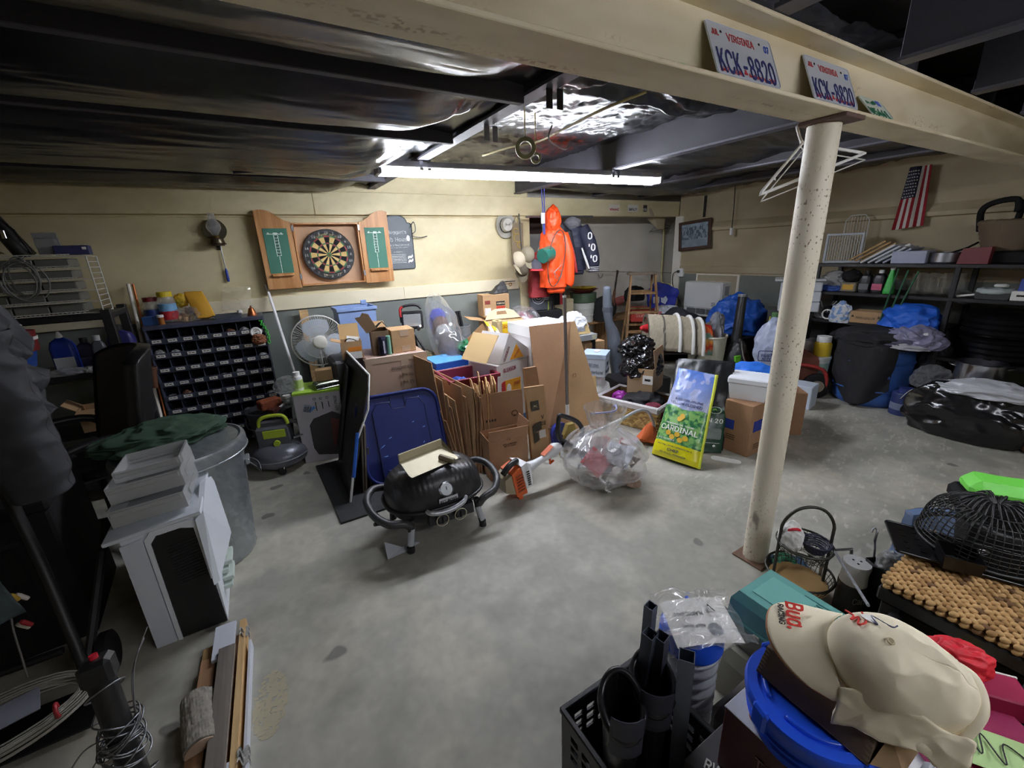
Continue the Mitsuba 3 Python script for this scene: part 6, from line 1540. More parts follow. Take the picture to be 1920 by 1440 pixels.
t=garment('black_jacket','black jacket with a red sleeve stripe behind the orange jacket',3.2,4.24,1.83,0.72,0.3,(28,28,32),5,0.1,-15,8)
t.p('sleeve',tube([(0.06,-0.09,-0.12),(0.1,-0.13,-0.35),(0.14,-0.13,-0.58)],[0.06,0.055,0.05],14,smooth=6),mat((30,30,34),0.6),True)
t.p('red_stripe',tube([(0.05,-0.15,-0.15),(0.1,-0.19,-0.35),(0.145,-0.186,-0.58)],[0.012,0.016,0.018],8,smooth=6),mat((186,58,62),0.6),True)
t=garment('track_pants','black trousers with a red stripe hanging below the jackets',3.13,4.36,1.42,0.56,0.34,(18,18,22),4,0.08,-15,11,1.05)
t.p('red_stripe',bx(0.035,0.004,0.4,c=(0.12,-0.11,-0.55)),mat((180,50,54),0.6))
VN=mat((34,36,54),0.75)
t=garment('varsity_jacket','navy varsity jacket with white numbers down its sleeve, rightmost of the hanging clothes',3.42,4.3,1.84,0.58,0.36,(36,38,56),5,0.12,-20,14,1.0)
t.p('grey_shoulder',blob(0.1,0.08,0.07,0.12,2,5,4,0.1,3).apply_translation((0.0,-0.08,-0.11)),mat((112,112,116),0.8),True)
t.p('sleeve',tube([(0.13,-0.06,-0.09),(0.19,-0.12,-0.25),(0.23,-0.14,-0.42),(0.25,-0.14,-0.53)],[0.075,0.085,0.085,0.07],20,smooth=6),VN,True)
t.p('ribbed_cuff',seg((0.25,-0.14,-0.53),(0.255,-0.14,-0.60),0.066,20),VN,40)
for z in(0.545,0.565,0.585):
 t.p('cuff_stripe',ring(0.068,0.004,28,6,(0.252,-0.14,-z)),WHTM,True)
t.p('ribbed_hem',bx(0.2,0.2,0.06,0.02,c=(0.05,0,-0.63)),VN)
t.p('white_piping',tube([(0.09,-0.16,-0.32),(0.13,-0.2,-0.46),(0.17,-0.2,-0.56)],[0.01,0.016,0.012],8,smooth=5),WHTM,True)
for i,s in enumerate(("0","'0","'0")):
 t.text(s,0.075,WHT,(0.175+0.02*i,-0.195-0.014*i-(0.008 if i else 0),-0.185-i*0.13),name='number',bold=True,depth=0.006)
t=Thing('key_strap','blue lanyard straps hanging from a joist in front of the doorway','strap')
for d in(0,0.035):
 t.p('strap',tube([(2.83+d,4.05,2.14),(2.845+d*0.6,4.05,1.9),(2.85+d*0.4,4.05,1.68)],0.006,6),mat((48,60,140),0.5),True)
t.p('white_tag',bx(0.05,0.004,0.11,0.001,c=(2.83,4.03,1.79)),WHTM)
t=Thing('landing_net','oval wire net frame hanging in front of the orange jacket','net')
C=np.array([2.95,3.95,1.42])
t.p('frame',tube([(C[0]+0.11*math.sin(a)+0.05*math.cos(a),C[1],C[2]+0.30*math.cos(a))for a in np.linspace(0,2*np.pi,30,endpoint=False)],0.005,6,True),mat((50,44,42),0.5),True)
t.p('cross_wire',cat(seg((2.85,3.95,1.32),(3.0,3.95,1.2),0.003,5),seg((2.92,3.95,1.28),(3.03,3.95,1.36),0.003,5),ring(0.05,0.003,18,5,(2.97,3.95,1.25),'y')),mat((150,146,140),0.4,0.4),True)
t=Thing('enamel_mug','green enamel pot hanging on its side among the hats','pot',(2.78,3.98,1.45),rz=20,ry=78)
t.one(lathe([(0,0),(0.075,0),(0.08,0.01),(0.08,0.15),(0.075,0.15),(0.072,0.012),(0,0.01)],32),mat((42,104,90),0.3),40)
for lab,q,c1,c2,rz,rx in(('olive cap hanging highest of the hats by the doorway',(2.64,4.08,1.47),(120,112,92),(128,120,98),10,70),('pale tan cap hanging left among the hats by the doorway',(2.53,4.1,1.42),(176,164,140),(160,148,124),30,75),('camouflage brown cap hanging lowest left by the doorway',(2.6,4.12,1.33),(74,66,52),(84,76,58),-20,75),('dark cap with a crimson bill hanging below the green pot',(2.74,4.08,1.33),(60,58,66),(200,52,62),-5,12)):
 cap_thing(lab,q,rz,rx,0,c1,c2,s=0.9)
t=Thing('hat_pole','dark strap from which the hats by the doorway hang','strap')
t.one(tube([(2.6,4.15,1.9),(2.62,4.15,1.5),(2.66,4.15,1.25)],0.006,6),BLK,True)
t=Thing('wall_plaque','tall brown wall plaque painted with a sunflower, hung on the corner board','plaque',(2.70,4.36,1.36),rz=-4)
t.p('board',bx(0.15,0.015,0.46,0.003),mat((112,98,74),0.7))
for dx,dz,r in((0,0.3,0.05),(0.02,0.22,0.03),(-0.02,0.37,0.035)):
 t.p('painted_petal',tube([(dx+r*math.cos(a),-0.009,dz+r*math.sin(a)*0.9)for a in np.linspace(0.5,5.6,14)],0.006,6),mat((150,128,56),0.7),True)
t.p('painted_base',ext([(-0.06,0.02),(0.06,0.02),(0.05,0.1),(0.0,0.14),(-0.05,0.08)],0.002).apply_translation((0,-0.0095,0)),mat((150,152,146),0.7))
t.p('hanger_cord',tube([(-0.05,0,0.46),(0,0,0.54),(0.05,0,0.46)],0.004,6),mat((80,66,46),0.7))
t=Thing('wall_poster','grey printed carton with a wheel picture standing in the doorway','box',(2.95,4.30,0.82),rz=-10)
t.p('panel',bx(0.26,0.03,0.44,0.002),mat((66,68,74),0.5))
t.p('wheel_picture',cat(*[ring(r,0.006,30,6,(-0.02,-0.017,0.16),'y')for r in(0.085,0.06,0.03)]),mat((170,172,178),0.5),True)
t.text('2000',0.04,mat((206,208,212),0.5),(0.05,-0.0165,0.26),0.1)
for i in range(6):
 t.p('text_line',bx(0.07,0.001,0.006,c=(0.08,-0.0155,0.12+i*0.02)),mat((190,192,196),0.5))
s=Thing('side_stand','black stand under the grey printed carton in the doorway','stand',(3.02,4.30,0),rz=-10)
s.one(bx(0.4,0.2,0.815,0.006),BLK)
for i,x in enumerate((3.0,3.04,3.08)):
 t=Thing('bottle_row',('lime green spray can on the stand in the doorway','black topped can second on the stand in the doorway','thin dark can third on the stand in the doorway')[i],'can',(x+0.06,4.28,0.816))
 t.p('body',cyl(0.016,0.1,14),mat(((150,170,60),(60,60,60),(50,46,44))[i],0.4),40)
 t.p('cap',cyl(0.015,0.03,14,c=(0,0,0.1)),BLK,40)
dw=Thing('door_1','white door with a dark upper panel at the left end of the alcove',kind='structure')
dw.p('door_leaf',bx(0.5,0.04,1.99,0.003,c=(3.17,4.93,0)),mat((226,226,222),0.5))
dw.p('dark_panel',bx(0.5,0.02,0.28,0.003,c=(3.17,4.905,1.72)),mat((70,50,46),0.5))
dw.p('black_bar',bx(0.025,0.02,0.4,0.003,c=(3.12,4.905,1.32)),BLK)
t=Thing('wall_wire','thin wire strung along the alcove wall','wire')
t.one(seg((4.205,4.93,1.198),(5.707,4.5,1.089),0.005,6),mat((120,116,104),0.5),40)
t=Thing('wire_hook','small wire hook hanging on the alcove wall wire','hook',(4.468,4.9,1.122))
t.one(tube([(-0.05,0,0.02),(-0.02,0,-0.03),(0.02,0,-0.03),(0.05,0,0.02)],0.005,6,smooth=4),mat((120,116,104),0.5),True)
t=Thing('conduit_pipe','cream conduit pipe running down the alcove wall and curving right','pipe')
t.one(tube([(5.783,4.9,1.909),(5.794,4.9,1.426),(5.798,4.9,1.006),(5.821,4.88,0.919),(5.883,4.8,0.893),(5.776,4.6,0.918)],0.014,10,smooth=6),mat((206,196,140),0.5),True)
t=Thing('coat_hanger','thin wire coat hanger on the alcove wall near the corner','coat hanger')
t.one(tube([(5.871,4.86,1.795),(5.619,4.86,1.852),(5.417,4.86,1.713),(5.849,4.86,1.771),(5.939,4.86,1.867)],0.005,6),mat((104,100,90),0.5),True)
t=Thing('bracket_box','cream junction bracket under the right end of the header beam','bracket',(5.33,4.6,1.74))
t.one(hull([(-0.12,0,0.16),(0.12,0,0.16),(0.1,0,0.0),(-0.02,0,0.0),(-0.12,0.15,0.16),(0.12,0.15,0.16),(0.08,0.1,0.0)]),M_TAN)
# ---------------------------------------------------------------- right wall
ht_=Thing('wall_heater','white gas wall heater with a dark grille on the right wall','heater',(XR,3.76,0.56),rz=-90)
ht_.p('body',bx(0.58,0.2,0.45,0.012,c=(0,-0.1,0)),mat((214,216,214),0.4))
ht_.p('front_panel',bx(0.56,0.02,0.34,0.008,c=(0,-0.205,0.1)),mat((222,224,222),0.4))
for i in range(3):
 ht_.p('grille',bx(0.145,0.006,0.075,0.002,c=(-0.155+i*0.155,-0.203,0.015)),mat((80,82,84),0.5))
 for j in range(5):
  ht_.p('grille_slat',bx(0.145,0.004,0.005,c=(-0.155+i*0.155,-0.208,0.022+j*0.014)),mat((108,110,112),0.5))
for z in(0.08,0.28):
 ht_.p('side_vent',bx(0.006,0.09,0.12,0.002,c=(0.291,-0.1,z)),mat((140,144,150),0.5))
ht_.p('rating_label',bx(0.06,0.001,0.06,c=(0.19,-0.2155,0.13)),mat((176,178,180),0.5))
ht_.p('base_lip',bx(0.6,0.22,0.02,0.006,c=(0,-0.11,-0.012)),mat((206,208,206),0.4))
t=Thing('backing_board','tan backing board with white edges behind the white heater','board',(XR,3.69,0.5),rz=-90)
t.p('board',bx(0.62,0.015,0.6,0.002,c=(0,-0.008,0)),mat((160,150,126),0.6))
t.p('edge_strip',cat(bx(0.02,0.02,0.6,c=(-0.31,-0.012,0)),bx(0.03,0.02,0.6,c=(0.31,-0.012,0)),bx(0.64,0.02,0.015,c=(0,-0.012,0.592))),M_WHITE)
t=Thing('picture_frame','framed blue grey winter landscape picture hanging crooked on the right wall','picture',(XR-0.065,4.06,1.63),rz=-90,ry=-4)
fw,fh=0.47,0.35
FRM=mat((66,44,34),0.45)
for nm,m in(('frame_side',bx(0.04,0.03,fh,0.005,c=(-fw/2,-0.01,-fh/2))),('frame_side',bx(0.04,0.03,fh,0.005,c=(fw/2,-0.01,-fh/2))),('frame_top',bx(fw+0.04,0.03,0.04,0.005,c=(0,-0.01,fh/2-0.02))),('frame_bottom',bx(fw+0.04,0.03,0.04,0.005,c=(0,-0.01,-fh/2-0.02)))):
 t.p(nm,m,FRM)
def winter(v):
 n=nz(v*[1,1,1.4],16,3,4);n2=nz(v*[3,1,1],22,8,3)
 z=v[:,2:3]/fh+0.5
 base=np.array(S(150,166,178))*(0.75+0.4*z)*(0.9+0.35*n[:,None])
 tr=(n2[:,None]>0.02)&(z>0.35)&(z<0.85)
 return np.clip(np.where(tr,np.array(S(84,98,110)),base),0,1)
t.p('painting',surf(lambda u,v:((u-0.5)*(fw-0.03),0*u-0.005,(v-0.5)*(fh-0.03)),60,46),M_VC,True,col=winter)
t=Thing('outlet_box','white surface outlet box with a black plug at the corner of the right wall','outlet',(XR-0.025,4.27,1.115),rz=-90)
t.p('cover',bx(0.08,0.05,0.12,0.006,c=(0,0,-0.06)),WHT)
t.p('plug',bx(0.035,0.035,0.035,0.008,c=(-0.02,-0.04,0.0)),BLK)
t.p('cord',tube([(-0.035,-0.05,0.02),(-0.1,-0.05,-0.02),(-0.12,-0.03,-0.15),(-0.05,-0.03,-0.3),(0.1,-0.02,-0.5)],0.006,6,smooth=6),mat((60,60,60),0.5),True)
t=Thing('pendant_cord','dark cord with a small white socket hanging from the ceiling before the right wall','cord')
t.p('cord',tube([(5.38,3.5,2.2),(5.4,3.5,1.95),(5.36,3.47,1.75),(5.36,3.47,1.68)],0.006,6,smooth=5),mat((44,40,38),0.5),True)
t.p('socket',bx(0.05,0.03,0.09,0.008,c=(5.36,3.47,1.6)),WHT)
t=Thing('wall_strip','short dark strip hanging high on the right wall','strip',(XR-0.012,3.98,1.86),rz=-90)
t.one(bx(0.03,0.02,0.27,0.002),mat((40,36,34),0.6))
fl=Thing('flag','American flag hung vertically high on the right wall','flag',(5.41,1.73,1.585),rz=-80)
FW,FH=0.22,0.53
def flagp(u,v):
 return(u-0.5)*FW*(1-0.3*v),0.018*np.sin(9*u+2*v),FH*v+0.03*(u-0.5)*(1-v)
for i in range(9):
 u0,u1=i/9,(i+1)/9
 fl.p('red_stripe' if i%2==0 else 'white_stripe',surf(lambda u,v:flagp(u0+(u1-u0)*u,v*(0.5 if i<5 else 1.0)),6,30,0.002),mat((142,26,38),0.75)if i%2==0 else mat((206,202,198),0.75),True)
k=fl.p('canton',surf(lambda u,v:flagp(u*5/9,0.5+0.5*v),14,24,0.002),mat((36,38,60),0.75),True)
for r_ in range(9):
 for c_ in range(5):
  x,y,z=flagp((c_+0.5+0.25*(r_%2))/5.5*5/9,0.53+0.05*r_)
  fl.p('star',ext([(float(x)+r*math.sin(a),float(z)+r*math.cos(a))for j in range(10)for a,r in((j*math.pi/5,0.008 if j%2==0 else 0.0035),)],0.002).apply_translation((0,float(y)-0.004,0)),WHTM,par=k)
# ---------------------------------------------------------------- right shelf unit
X0,X1,Y0,Y1=4.95,5.46,0.2,2.25
sh=Thing('shelf_unit','long black shelf unit along the right wall crowded with household things','shelf',(0,0,0))
SZ3=(1.25,0.98,0.70,0.48)
for z,ya,yb_ in((1.25,Y0,Y1),(0.98,Y0,Y1),(0.70,1.2,Y1),(0.48,Y0,1.19)):
 sh.p('shelf',bx(X1-X0,yb_-ya,0.03,0.003,c=((X0+X1)/2,(ya+yb_)/2,z)),BLK)
for y in(Y0+0.03,1.195,Y1-0.03):
 for x in(X0+0.02,X1-0.02):
  sh.p('post',bx(0.035,0.035,1.26,0.003,c=(x,y,0)),BLK)
ZS=[z+0.031 for z in SZ3]
def R_(name,label,cat_,y,lev,x=5.1,rz=-90,**k):
 return Thing(name,label,cat_,(x,y,ZS[lev]),rz,**k)
bf=R_('box_fan','white box fan standing at the left end of the top right shelf','fan',2.10,0,5.12,-70)
for nm,m in(('frame',bx(0.02,0.12,0.28,0.004,c=(-0.14,0,0))),('frame',bx(0.02,0.12,0.28,0.004,c=(0.14,0,0))),('frame',bx(0.3,0.12,0.02,0.004)),('frame',bx(0.3,0.12,0.02,0.004,c=(0,0,0.26)))):
 bf.p(nm,m,mat((190,196,204),0.4))
bf.p('grille_wires',cat(*[seg((-0.12+i*0.02,-0.055,0.02),(-0.12+i*0.02,-0.055,0.26),0.003,5)for i in range(13)]),WW,40,kind='stuff')
bf.p('rear_wires',cat(*[ring(r,0.003,30,5,(0,0.05,0.14),'y')for r in(0.03,0.06,0.09,0.12)]),WW,True,kind='stuff')
t=R_('wire_rack','white wire rack standing behind the box fan','rack',2.12,0,5.36)
t.p('outline',tube([(-0.1,0,0),(-0.1,0,0.4),(-0.06,0,0.45),(0.06,0,0.45),(0.1,0,0.4),(0.1,0,0)],0.006,8),WW,True)
for i in range(7):
 t.p('bar',seg((-0.075+i*0.025,0,0.01),(-0.075+i*0.025,0,0.44),0.003,5),WW,40)
for i in range(7):
 c_=((176,144,92),(168,134,84),(188,156,104),(206,208,212),(198,202,208),(186,190,196),(150,156,170))[i]
 t=R_('stacked_panel',('front tan board of the slanting row on the top right shelf','second tan board of the slanting row','third tan board of the slanting row','first white slat after the tan boards in the slanting row','second white slat of the slanting row','third white slat of the slanting row','last grey slat of the slanting row beside the white carton')[i],'board',1.99-i*0.045,0,5.0+0.012*i,-90,group='slanting boards on the top right shelf')
 t.one(mv(bx(0.34-0.02*i,0.3 if i>2 else 0.02,0.016,0.002),(0.09,0.1,0.095-0.006*i),ry=-34),mat(c_,0.6))
t=R_('poster_tube','pale poster tube with a yellow band poking out of the slanting boards','tube',1.72,0,5.05)
t.p('tube',seg((-0.06,0,0.03),(0.14,0.05,0.16),0.014,12),WHT,40)
t.p('yellow_band',seg((0.08,0.035,0.121),(0.1,0.04,0.134),0.015,12),mat((190,180,70),0.5),40)
t=boxat((5.0,1.66),(5.02,1.43),0.3,0.105,'white_carton','long low white carton on the top right shelf','box',mat((168,174,196),0.5),z=ZS[0])
t.p('end_face',bx(0.002,0.29,0.11,c=(-t.w/2-0.001,t.d/2,0.002)),mat((214,218,224),0.5))
t=R_('saucepan','steel saucepan with a long handle on the top right shelf','saucepan',1.325,0,5.12)
t.p('pan',lathe([(0,0),(0.09,0),(0.1,0.01),(0.1,0.085),(0.105,0.09),(0.097,0.09),(0.094,0.012),(0,0.008)],36),STEEL,40)
t.p('handle',tube([(0.04,-0.07,0.085),(0.1,0.05,0.12),(0.14,0.12,0.16)],0.008,8),BLK,True)
t=R_('red_tin','dark red sloped tin box on the top right shelf','tin',1.13,0,5.02)
t.one(hull([(x,y,z)for x,z,in((-0.09,0),(0.09,0),(-0.07,0.12),(0.09,0.13))for y in(-0.05,0.06)]),mat((104,44,46),0.5))
t=R_('wicker_planter','large brown wicker basket with dark handles on a black box at the right edge','basket',1.0,0,5.22)
t.p('body',disp(lathe([(0,0.09),(0.14,0.09)]+[(0.15+0.06*i/12+0.006*(i%2),0.1+i*0.018)for i in range(13)]+[(0.2,0.33),(0,0.3)],60),0.006,50,3),mat((98,84,66),0.8),True)
t.p('handle',tube([(-0.19,0,0.25),(-0.2,-0.05,0.4),(-0.14,-0.05,0.46),(-0.02,-0.05,0.47),(0.0,-0.05,0.38)],0.022,10,smooth=5),BLKM,True)
t.p('handle',tube([(0.0,0,0.3),(0.02,0,0.46),(0.1,0,0.47),(0.13,0,0.34)],0.02,10,smooth=5),BLKM,True)
t=R_('black_case','flat black case under the brown wicker basket','case',0.98,0,5.22)
t.one(bx(0.3,0.34,0.088,0.01),BLKM)
t=R_('grey_board','grey flat board leaning at the right edge of the top shelf','board',0.56,0,5.2,ry=-8)
t.one(bx(0.25,0.03,0.5,0.004),mat((84,86,86),0.6))
t=R_('clear_bag','clear plastic bag of wrappers at the left end of the second right shelf','bag',2.12,1,5.1)
t.p('film',blob(0.13,0.09,0.12,0.18,2,7,4,0.3,3,0.5),M_HAZE,True)
t.p('blue_cloth',blob(0.14,0.08,0.04,0.18,2,3,4,0.2,3,0.5).apply_translation((0,-0.04,0)),mat((50,80,150),0.7),True)
t=R_('plastic_tub','clear tub with a yellow label and black contents on the second right shelf','tub',1.955,1,5.06)
t.p('tub',bx(0.13,0.11,0.09,0.008),mat((120,112,96),0.4))
t.p('yellow_label',bx(0.09,0.002,0.05,c=(0,-0.056,0.02)),mat((196,152,50),0.5))
t.p('black_contents',blob(0.085,0.07,0.06,0.2,2,4,4).apply_translation((0,0,0.085)),BLKM,True)
bottle('black jug with a grey label on the second right shelf',(5.08,1.84,ZS[1]),0.095,0.1,0.2,mat((36,38,40),0.4),BLK,mat((90,92,94),0.5),rz=-90)
bottle('black jug with a pink label and white cap on the second right shelf',(5.08,1.735,ZS[1]),0.1,0.1,0.21,mat((24,24,28),0.4),WHT,mat((190,90,120),0.5),rz=-90)
t=bottle('bright green tapered bottle with a white cap on the second right shelf',(5.03,1.64,ZS[1]),0.075,0.065,0.25,mat((54,176,70),0.4),WHT,None,neck=0.014,rz=-90,slope=0.12)
for i,(y,z0,z1)in enumerate(((1.57,0.76,1.24),(1.53,0.72,1.23),(1.49,0.74,1.22))):
 t=Thing('garden_stake',('green garden stake nearest the green bottle','second green garden stake, bearing a white tag','third green garden stake, right of the tagged one')[i],'stake')
 t.p('rod',seg((4.93,y+0.05,z0),(4.935,y-0.03*i,z1),0.007,8),mat((32,84,56),0.5),40)
 if i==1:
  t.p('tag',mv(bx(0.07,0.003,0.05),(4.92,y+0.05,z0),rz=-90,ry=30),WHTM)
for i in range(8):
 j,r_=i%4,i//4
 t=R_('mason_jar','clear glass jar, %s from the left in the %s row on the second right shelf'%(ORD[j],('front','back')[r_]),'jar',1.47-j*0.085,1,5.06+r_*0.12,group='glass jars on the second right shelf')
 t.one(lathe([(0,0),(0.037,0),(0.04,0.01),(0.04,0.13),(0.03,0.155),(0.032,0.185),(0.029,0.185),(0.027,0.155),(0.037,0.128),(0.037,0.012),(0,0.008)],24),M_CLEAR,True)
t=R_('glass_bowl','clear glass lid lying tilted right of the glass jars','lid',1.14,1,5.04,rx=-50)
t.one(lathe([(0,0.02),(0.05,0.018),(0.075,0.004),(0.08,0),(0.075,0.009),(0,0.026)],28),M_FILM,True)
t=R_('napkin_tray','dark tray with a pale lace cloth on the second right shelf','tray',0.97,1,5.06)
t.p('tray',tray(0.2,0.16,0.05,0.005,0.9),mat((60,62,62),0.5))
t.p('cloth_edge',disp(fine(ring(0.09,0.02,24,8,(0,0,0.06)),0.02),0.008,30,2),mat((176,186,184),0.7),True)
t.p('tape_roll',ring(0.03,0.012,24,8,(0.02,0.02,0.1)),WHTM,True)
t=R_('brush','long white handled brush lying beside the glass lid','brush',1.09,1,5.0)
t.one(tube([(-0.08,0,0.01),(0.02,0,0.03),(0.08,0.02,0.055)],[0.01,0.008,0.014],8),WHTM,True)
t=R_('white_carton','white carton printed with a blue picture at the right edge of the second shelf','box',0.79,1,5.05)
t.p('carton',bx(0.16,0.14,0.07,0.003),WHTM)
t.p('blue_picture',mv(bx(0.12,0.004,0.09,0.001),(0.0,-0.02,0.07),rx=-10),mat((50,70,150),0.5))
t.p('print_line',bx(0.1,0.001,0.014,c=(0,-0.0705,0.03)),INK)
t=R_('glassware','clump of clear plastic sticks and ornaments at the left end of the third right shelf','ornament',2.14,2,5.06)
for i in range(9):
 t.p('stick',seg((0,0,0.04),(0.11*math.cos(i*0.8+0.3),0.05*math.sin(i*2),0.12+0.06*math.sin(i)),0.006,6),M_HAZE,40)
t.p('base_bag',blob(0.1,0.07,0.06,0.2,2,3,4,0.2,3,0.5),M_HAZE,True)
t=R_('headphones','black and white toy helmet on the third right shelf','helmet',2.06,2,4.99)
t.p('shell',blob(0.07,0.06,0.07,0.05,2,2,4),BLKG,True)
t.p('white_ring',ring(0.045,0.008,24,8,(0.0,-0.05,0.055),'y'),WHTM,True)
t=R_('blue_rag','pale blue and white patterned cloth hanging off the third right shelf','cloth',1.95,2,4.99)
t.one(blob(0.09,0.05,0.13,0.2,1.8,5,5,0.3,2.4,0.5).apply_translation((0,-0.03,-0.02)),M_VC,True,col=lambda v:np.where((nz(v,34,3,2)>0.05)[:,None],S(130,160,206),S(206,210,216)))
t=boxat((4.93,1.86),(4.95,1.62),0.2,0.11,'brown_carton','brown carton marked THIS SIDE UP on the third right shelf','box',M_CARD,z=ZS[2])
t.text('THIS SIDE UP',0.022,INK,(0,-0.0015,0.05),0.15)
for x in(-0.1,0.1):
 t.p('up_arrow',ext([(x-0.012,0.055),(x+0.012,0.055),(x,0.078)],0.001).apply_translation((0,-0.0015,0)),INK)
t=Thing('blue_tarp','bright blue tarp heaped on a bag in front of the third right shelf','tarp',(4.97,1.42,0.735),rz=-85)
t.p('tarp',blob(0.2,0.15,0.14,0.15,1.5,9,5,0.3,1.8,0.4),mat((36,98,206),0.55),True)
t=Thing('white_dish','small white dish lying on the lilac plastic bag under the blue tarp','dish',(4.80,1.28,0.70),rz=-85)
t.one(bx(0.11,0.06,0.035,0.006),WHT)
t=Thing('lilac_bag','lilac tinted clear bag under the bright blue tarp','bag',(4.84,1.32,0.58),rz=-85)
t.one(blob(0.2,0.14,0.12,0.18,1.8,4,5,0.3,3,0.5),mat((132,130,156),0.3),True)
for i in range(2):
 t=Thing('black_drum',('upper ribbed black plastic tub on the right, catching rows of highlights','lower ribbed black plastic tub on the right')[i],'tub',(5.2,0.87,0.512+0.195*i))
 t.one(lathe([(0,0),(0.24,0)]+[(0.255+0.014*(j%2),0.012+j*0.0225)for j in range(8)]+[(0.24,0.192),(0,0.192)],64),BLKG,50)
t=Thing('steel_pot','shiny steel pot standing below the ribbed black tubs','pot',(4.80,0.88,0.40))
t.p('pot',lathe([(0,0),(0.13,0),(0.14,0.01),(0.14,0.14),(0.146,0.148),(0.136,0.148),(0.134,0.012),(0,0.008)],48),CHROME,40)
for s in(-1,1):
 t.p('handle',tube([(0.14,-0.04*1,0.11),(0.175,-0.03,0.12),(0.175,0.03,0.12),(0.14,0.04,0.11)],0.006,8).apply_transform(frame(rz=20+90*s)),CHROME,True)
s=Thing('trunk','black trunk under the steel pot','trunk',(4.80,0.80,0))
s.p('body',bx(0.24,0.62,0.36,0.01),BLKM)
s.p('lid',bx(0.26,0.64,0.04,0.01,c=(0,0,0.358)),BLKM)
for lab,q,rr,m_,sd in(('big shiny black garbage bag slumped on the floor at the right',(4.52,0.84,0),(0.15,0.36,0.27),BAGBLK,3),('second black garbage bag behind the first at the right edge',(4.72,0.38,0),(0.24,0.14,0.26),BAGBLK,13)):
 t=Thing('garbage_bag',lab,'garbage bag',q)
 t.one(blob(*rr,0.1,1.4,sd,6,0.18,2.0,0.55),m_,True)
t=Thing('white_plastic','crumpled white plastic sheeting lying over the black garbage bags at the right','plastic sheeting',(4.52,0.74,0.36),rz=-84)
t.one(blob(0.27,0.14,0.075,0.2,1.6,21,5,0.34,2.0,0.4),mat((196,198,204),0.3),True)
t=Thing('clear_wrap','crumpled clear plastic wrap above the black garbage bags on the right','plastic wrap',(4.72,1.12,0.30))
t.one(blob(0.12,0.12,0.12,0.2,2,24,5,0.34,2.6,0.4),M_FILM,True)
t=Thing('copper_vase','small round copper coloured jar lying on the floor at the right edge','jar',(4.53,0.48,0.045),rx=80,rz=-70)
t.one(lathe([(0,-0.05),(0.03,-0.05),(0.045,0),(0.03,0.045),(0.022,0.05),(0.022,0.06),(0,0.06)],24),mat((112,74,60),0.5),40)
bd=Thing('blue_barrel','blue plastic barrel on the floor with clothes heaped over it','barrel',(4.95,1.60,0))
bd.p('body',lathe([(0,0),(0.24,0),(0.27,0.03),(0.28,0.1),(0.285,0.3),(0.28,0.5),(0.26,0.56),(0,0.57)],56),mat((58,96,164),0.45),40)
for z in(0.16,0.42):
 bd.p('hoop',ring(0.287,0.008,56,8,(0,0,z)),mat((52,88,152),0.45),True)
t=Thing('clothes_heap','black jacket draped over the blue barrel down to the floor','jacket',(4.95,1.60,0.0))
def drape(u,v):
 a=np.pi*(0.74+0.52*u)
 out=0.305+0.03*np.sin(9*u+3*v)*v+0.02*nz(np.stack([u,v,0*u],-1),4,6)
 r=np.where(v<0.25,out*v/0.25,out)
 z=np.where(v<0.25,0.61-0.02*(v/0.25)**2,0.59-0.56*(v-0.25)/0.75*(0.72+0.28*np.sin(np.pi*u)))
 return r*np.cos(a),r*np.sin(a),z
t.p('draped_cloth',surf(drape,60,60,0.01),mat((27,27,30),0.8),True)
t.p('heap',blob(0.3,0.34,0.12,0.16,1.6,7,5,0.25,2.4,0.4).apply_translation((0,0,0.555)),mat((30,30,33),0.85),True)
t=Thing('grey_shirt','grey and lilac shirt on the heap over the blue barrel','shirt',(4.80,1.36,0.60),rz=-70)
t.p('shirt',blob(0.17,0.1,0.07,0.2,1.8,9,5,0.3,2.2,0.4),mat((84,84,104),0.8),True)
t.p('white_trim',blob(0.12,0.04,0.04,0.25,2,3,4,0.3,2,0.4).apply_translation((0.03,-0.09,-0.02)),mat((170,170,176),0.7),True)
t=Thing('dark_trousers','dark clothes piled between the blue barrel and the black trunk','clothing',(5.15,1.22,0))
t.one(blob(0.2,0.12,0.42,0.15,1.6,19,5,0.25,2.2,0.6),mat((28,28,32),0.85),True)
t=Thing('paint_can','navy blue paint can with a wire handle beside the blue barrel','paint can',(4.76,1.27,0))
t.p('can',lathe([(0,0),(0.085,0),(0.088,0.005),(0.088,0.19),(0.08,0.2),(0,0.2)],36),mat((44,56,104),0.4),40)
t.p('grey_label',lathe([(0.0885,0.05),(0.0885,0.11)],36),mat((120,130,156),0.5),True)
t.p('blue_lid',lathe([(0,0.2),(0.05,0.2),(0.05,0.24),(0,0.24)],24),mat((44,56,110),0.4),40)
t.p('wire_handle',tube([(0.088,0,0.16),(0.1,-0.05,0.25),(0,-0.1,0.28),(-0.1,-0.05,0.25),(-0.088,0,0.16)],0.003,6,smooth=5),WHTM,True)
t=Thing('paint_tub','white plastic tub with a purple label on the floor right of the post','tub',(4.72,2.0,0))
t.p('body',lathe([(0,0),(0.1,0),(0.115,0.19),(0,0.19)],36),WHTM,40)
t.p('purple_label',lathe([(0.1105,0.1),(0.1152,0.185)],36),mat((90,40,84),0.5),True)
t=Thing('green_tub','white tub with green and grey print stacked on the purple labelled tub','tub',(4.74,2.0,0.192))
t.p('body',lathe([(0,0),(0.105,0),(0.118,0.19),(0.124,0.19),(0.124,0.21),(0,0.21)],36),mat((206,214,212),0.45),40)
t.p('print',lathe([(0.1085,0.03),(0.1165,0.15)],36),mat((150,180,166),0.5),True)
t=Thing('yellow_jar','yellow jar with a white lid on top of the two stacked tubs','jar',(4.76,1.97,0.404))
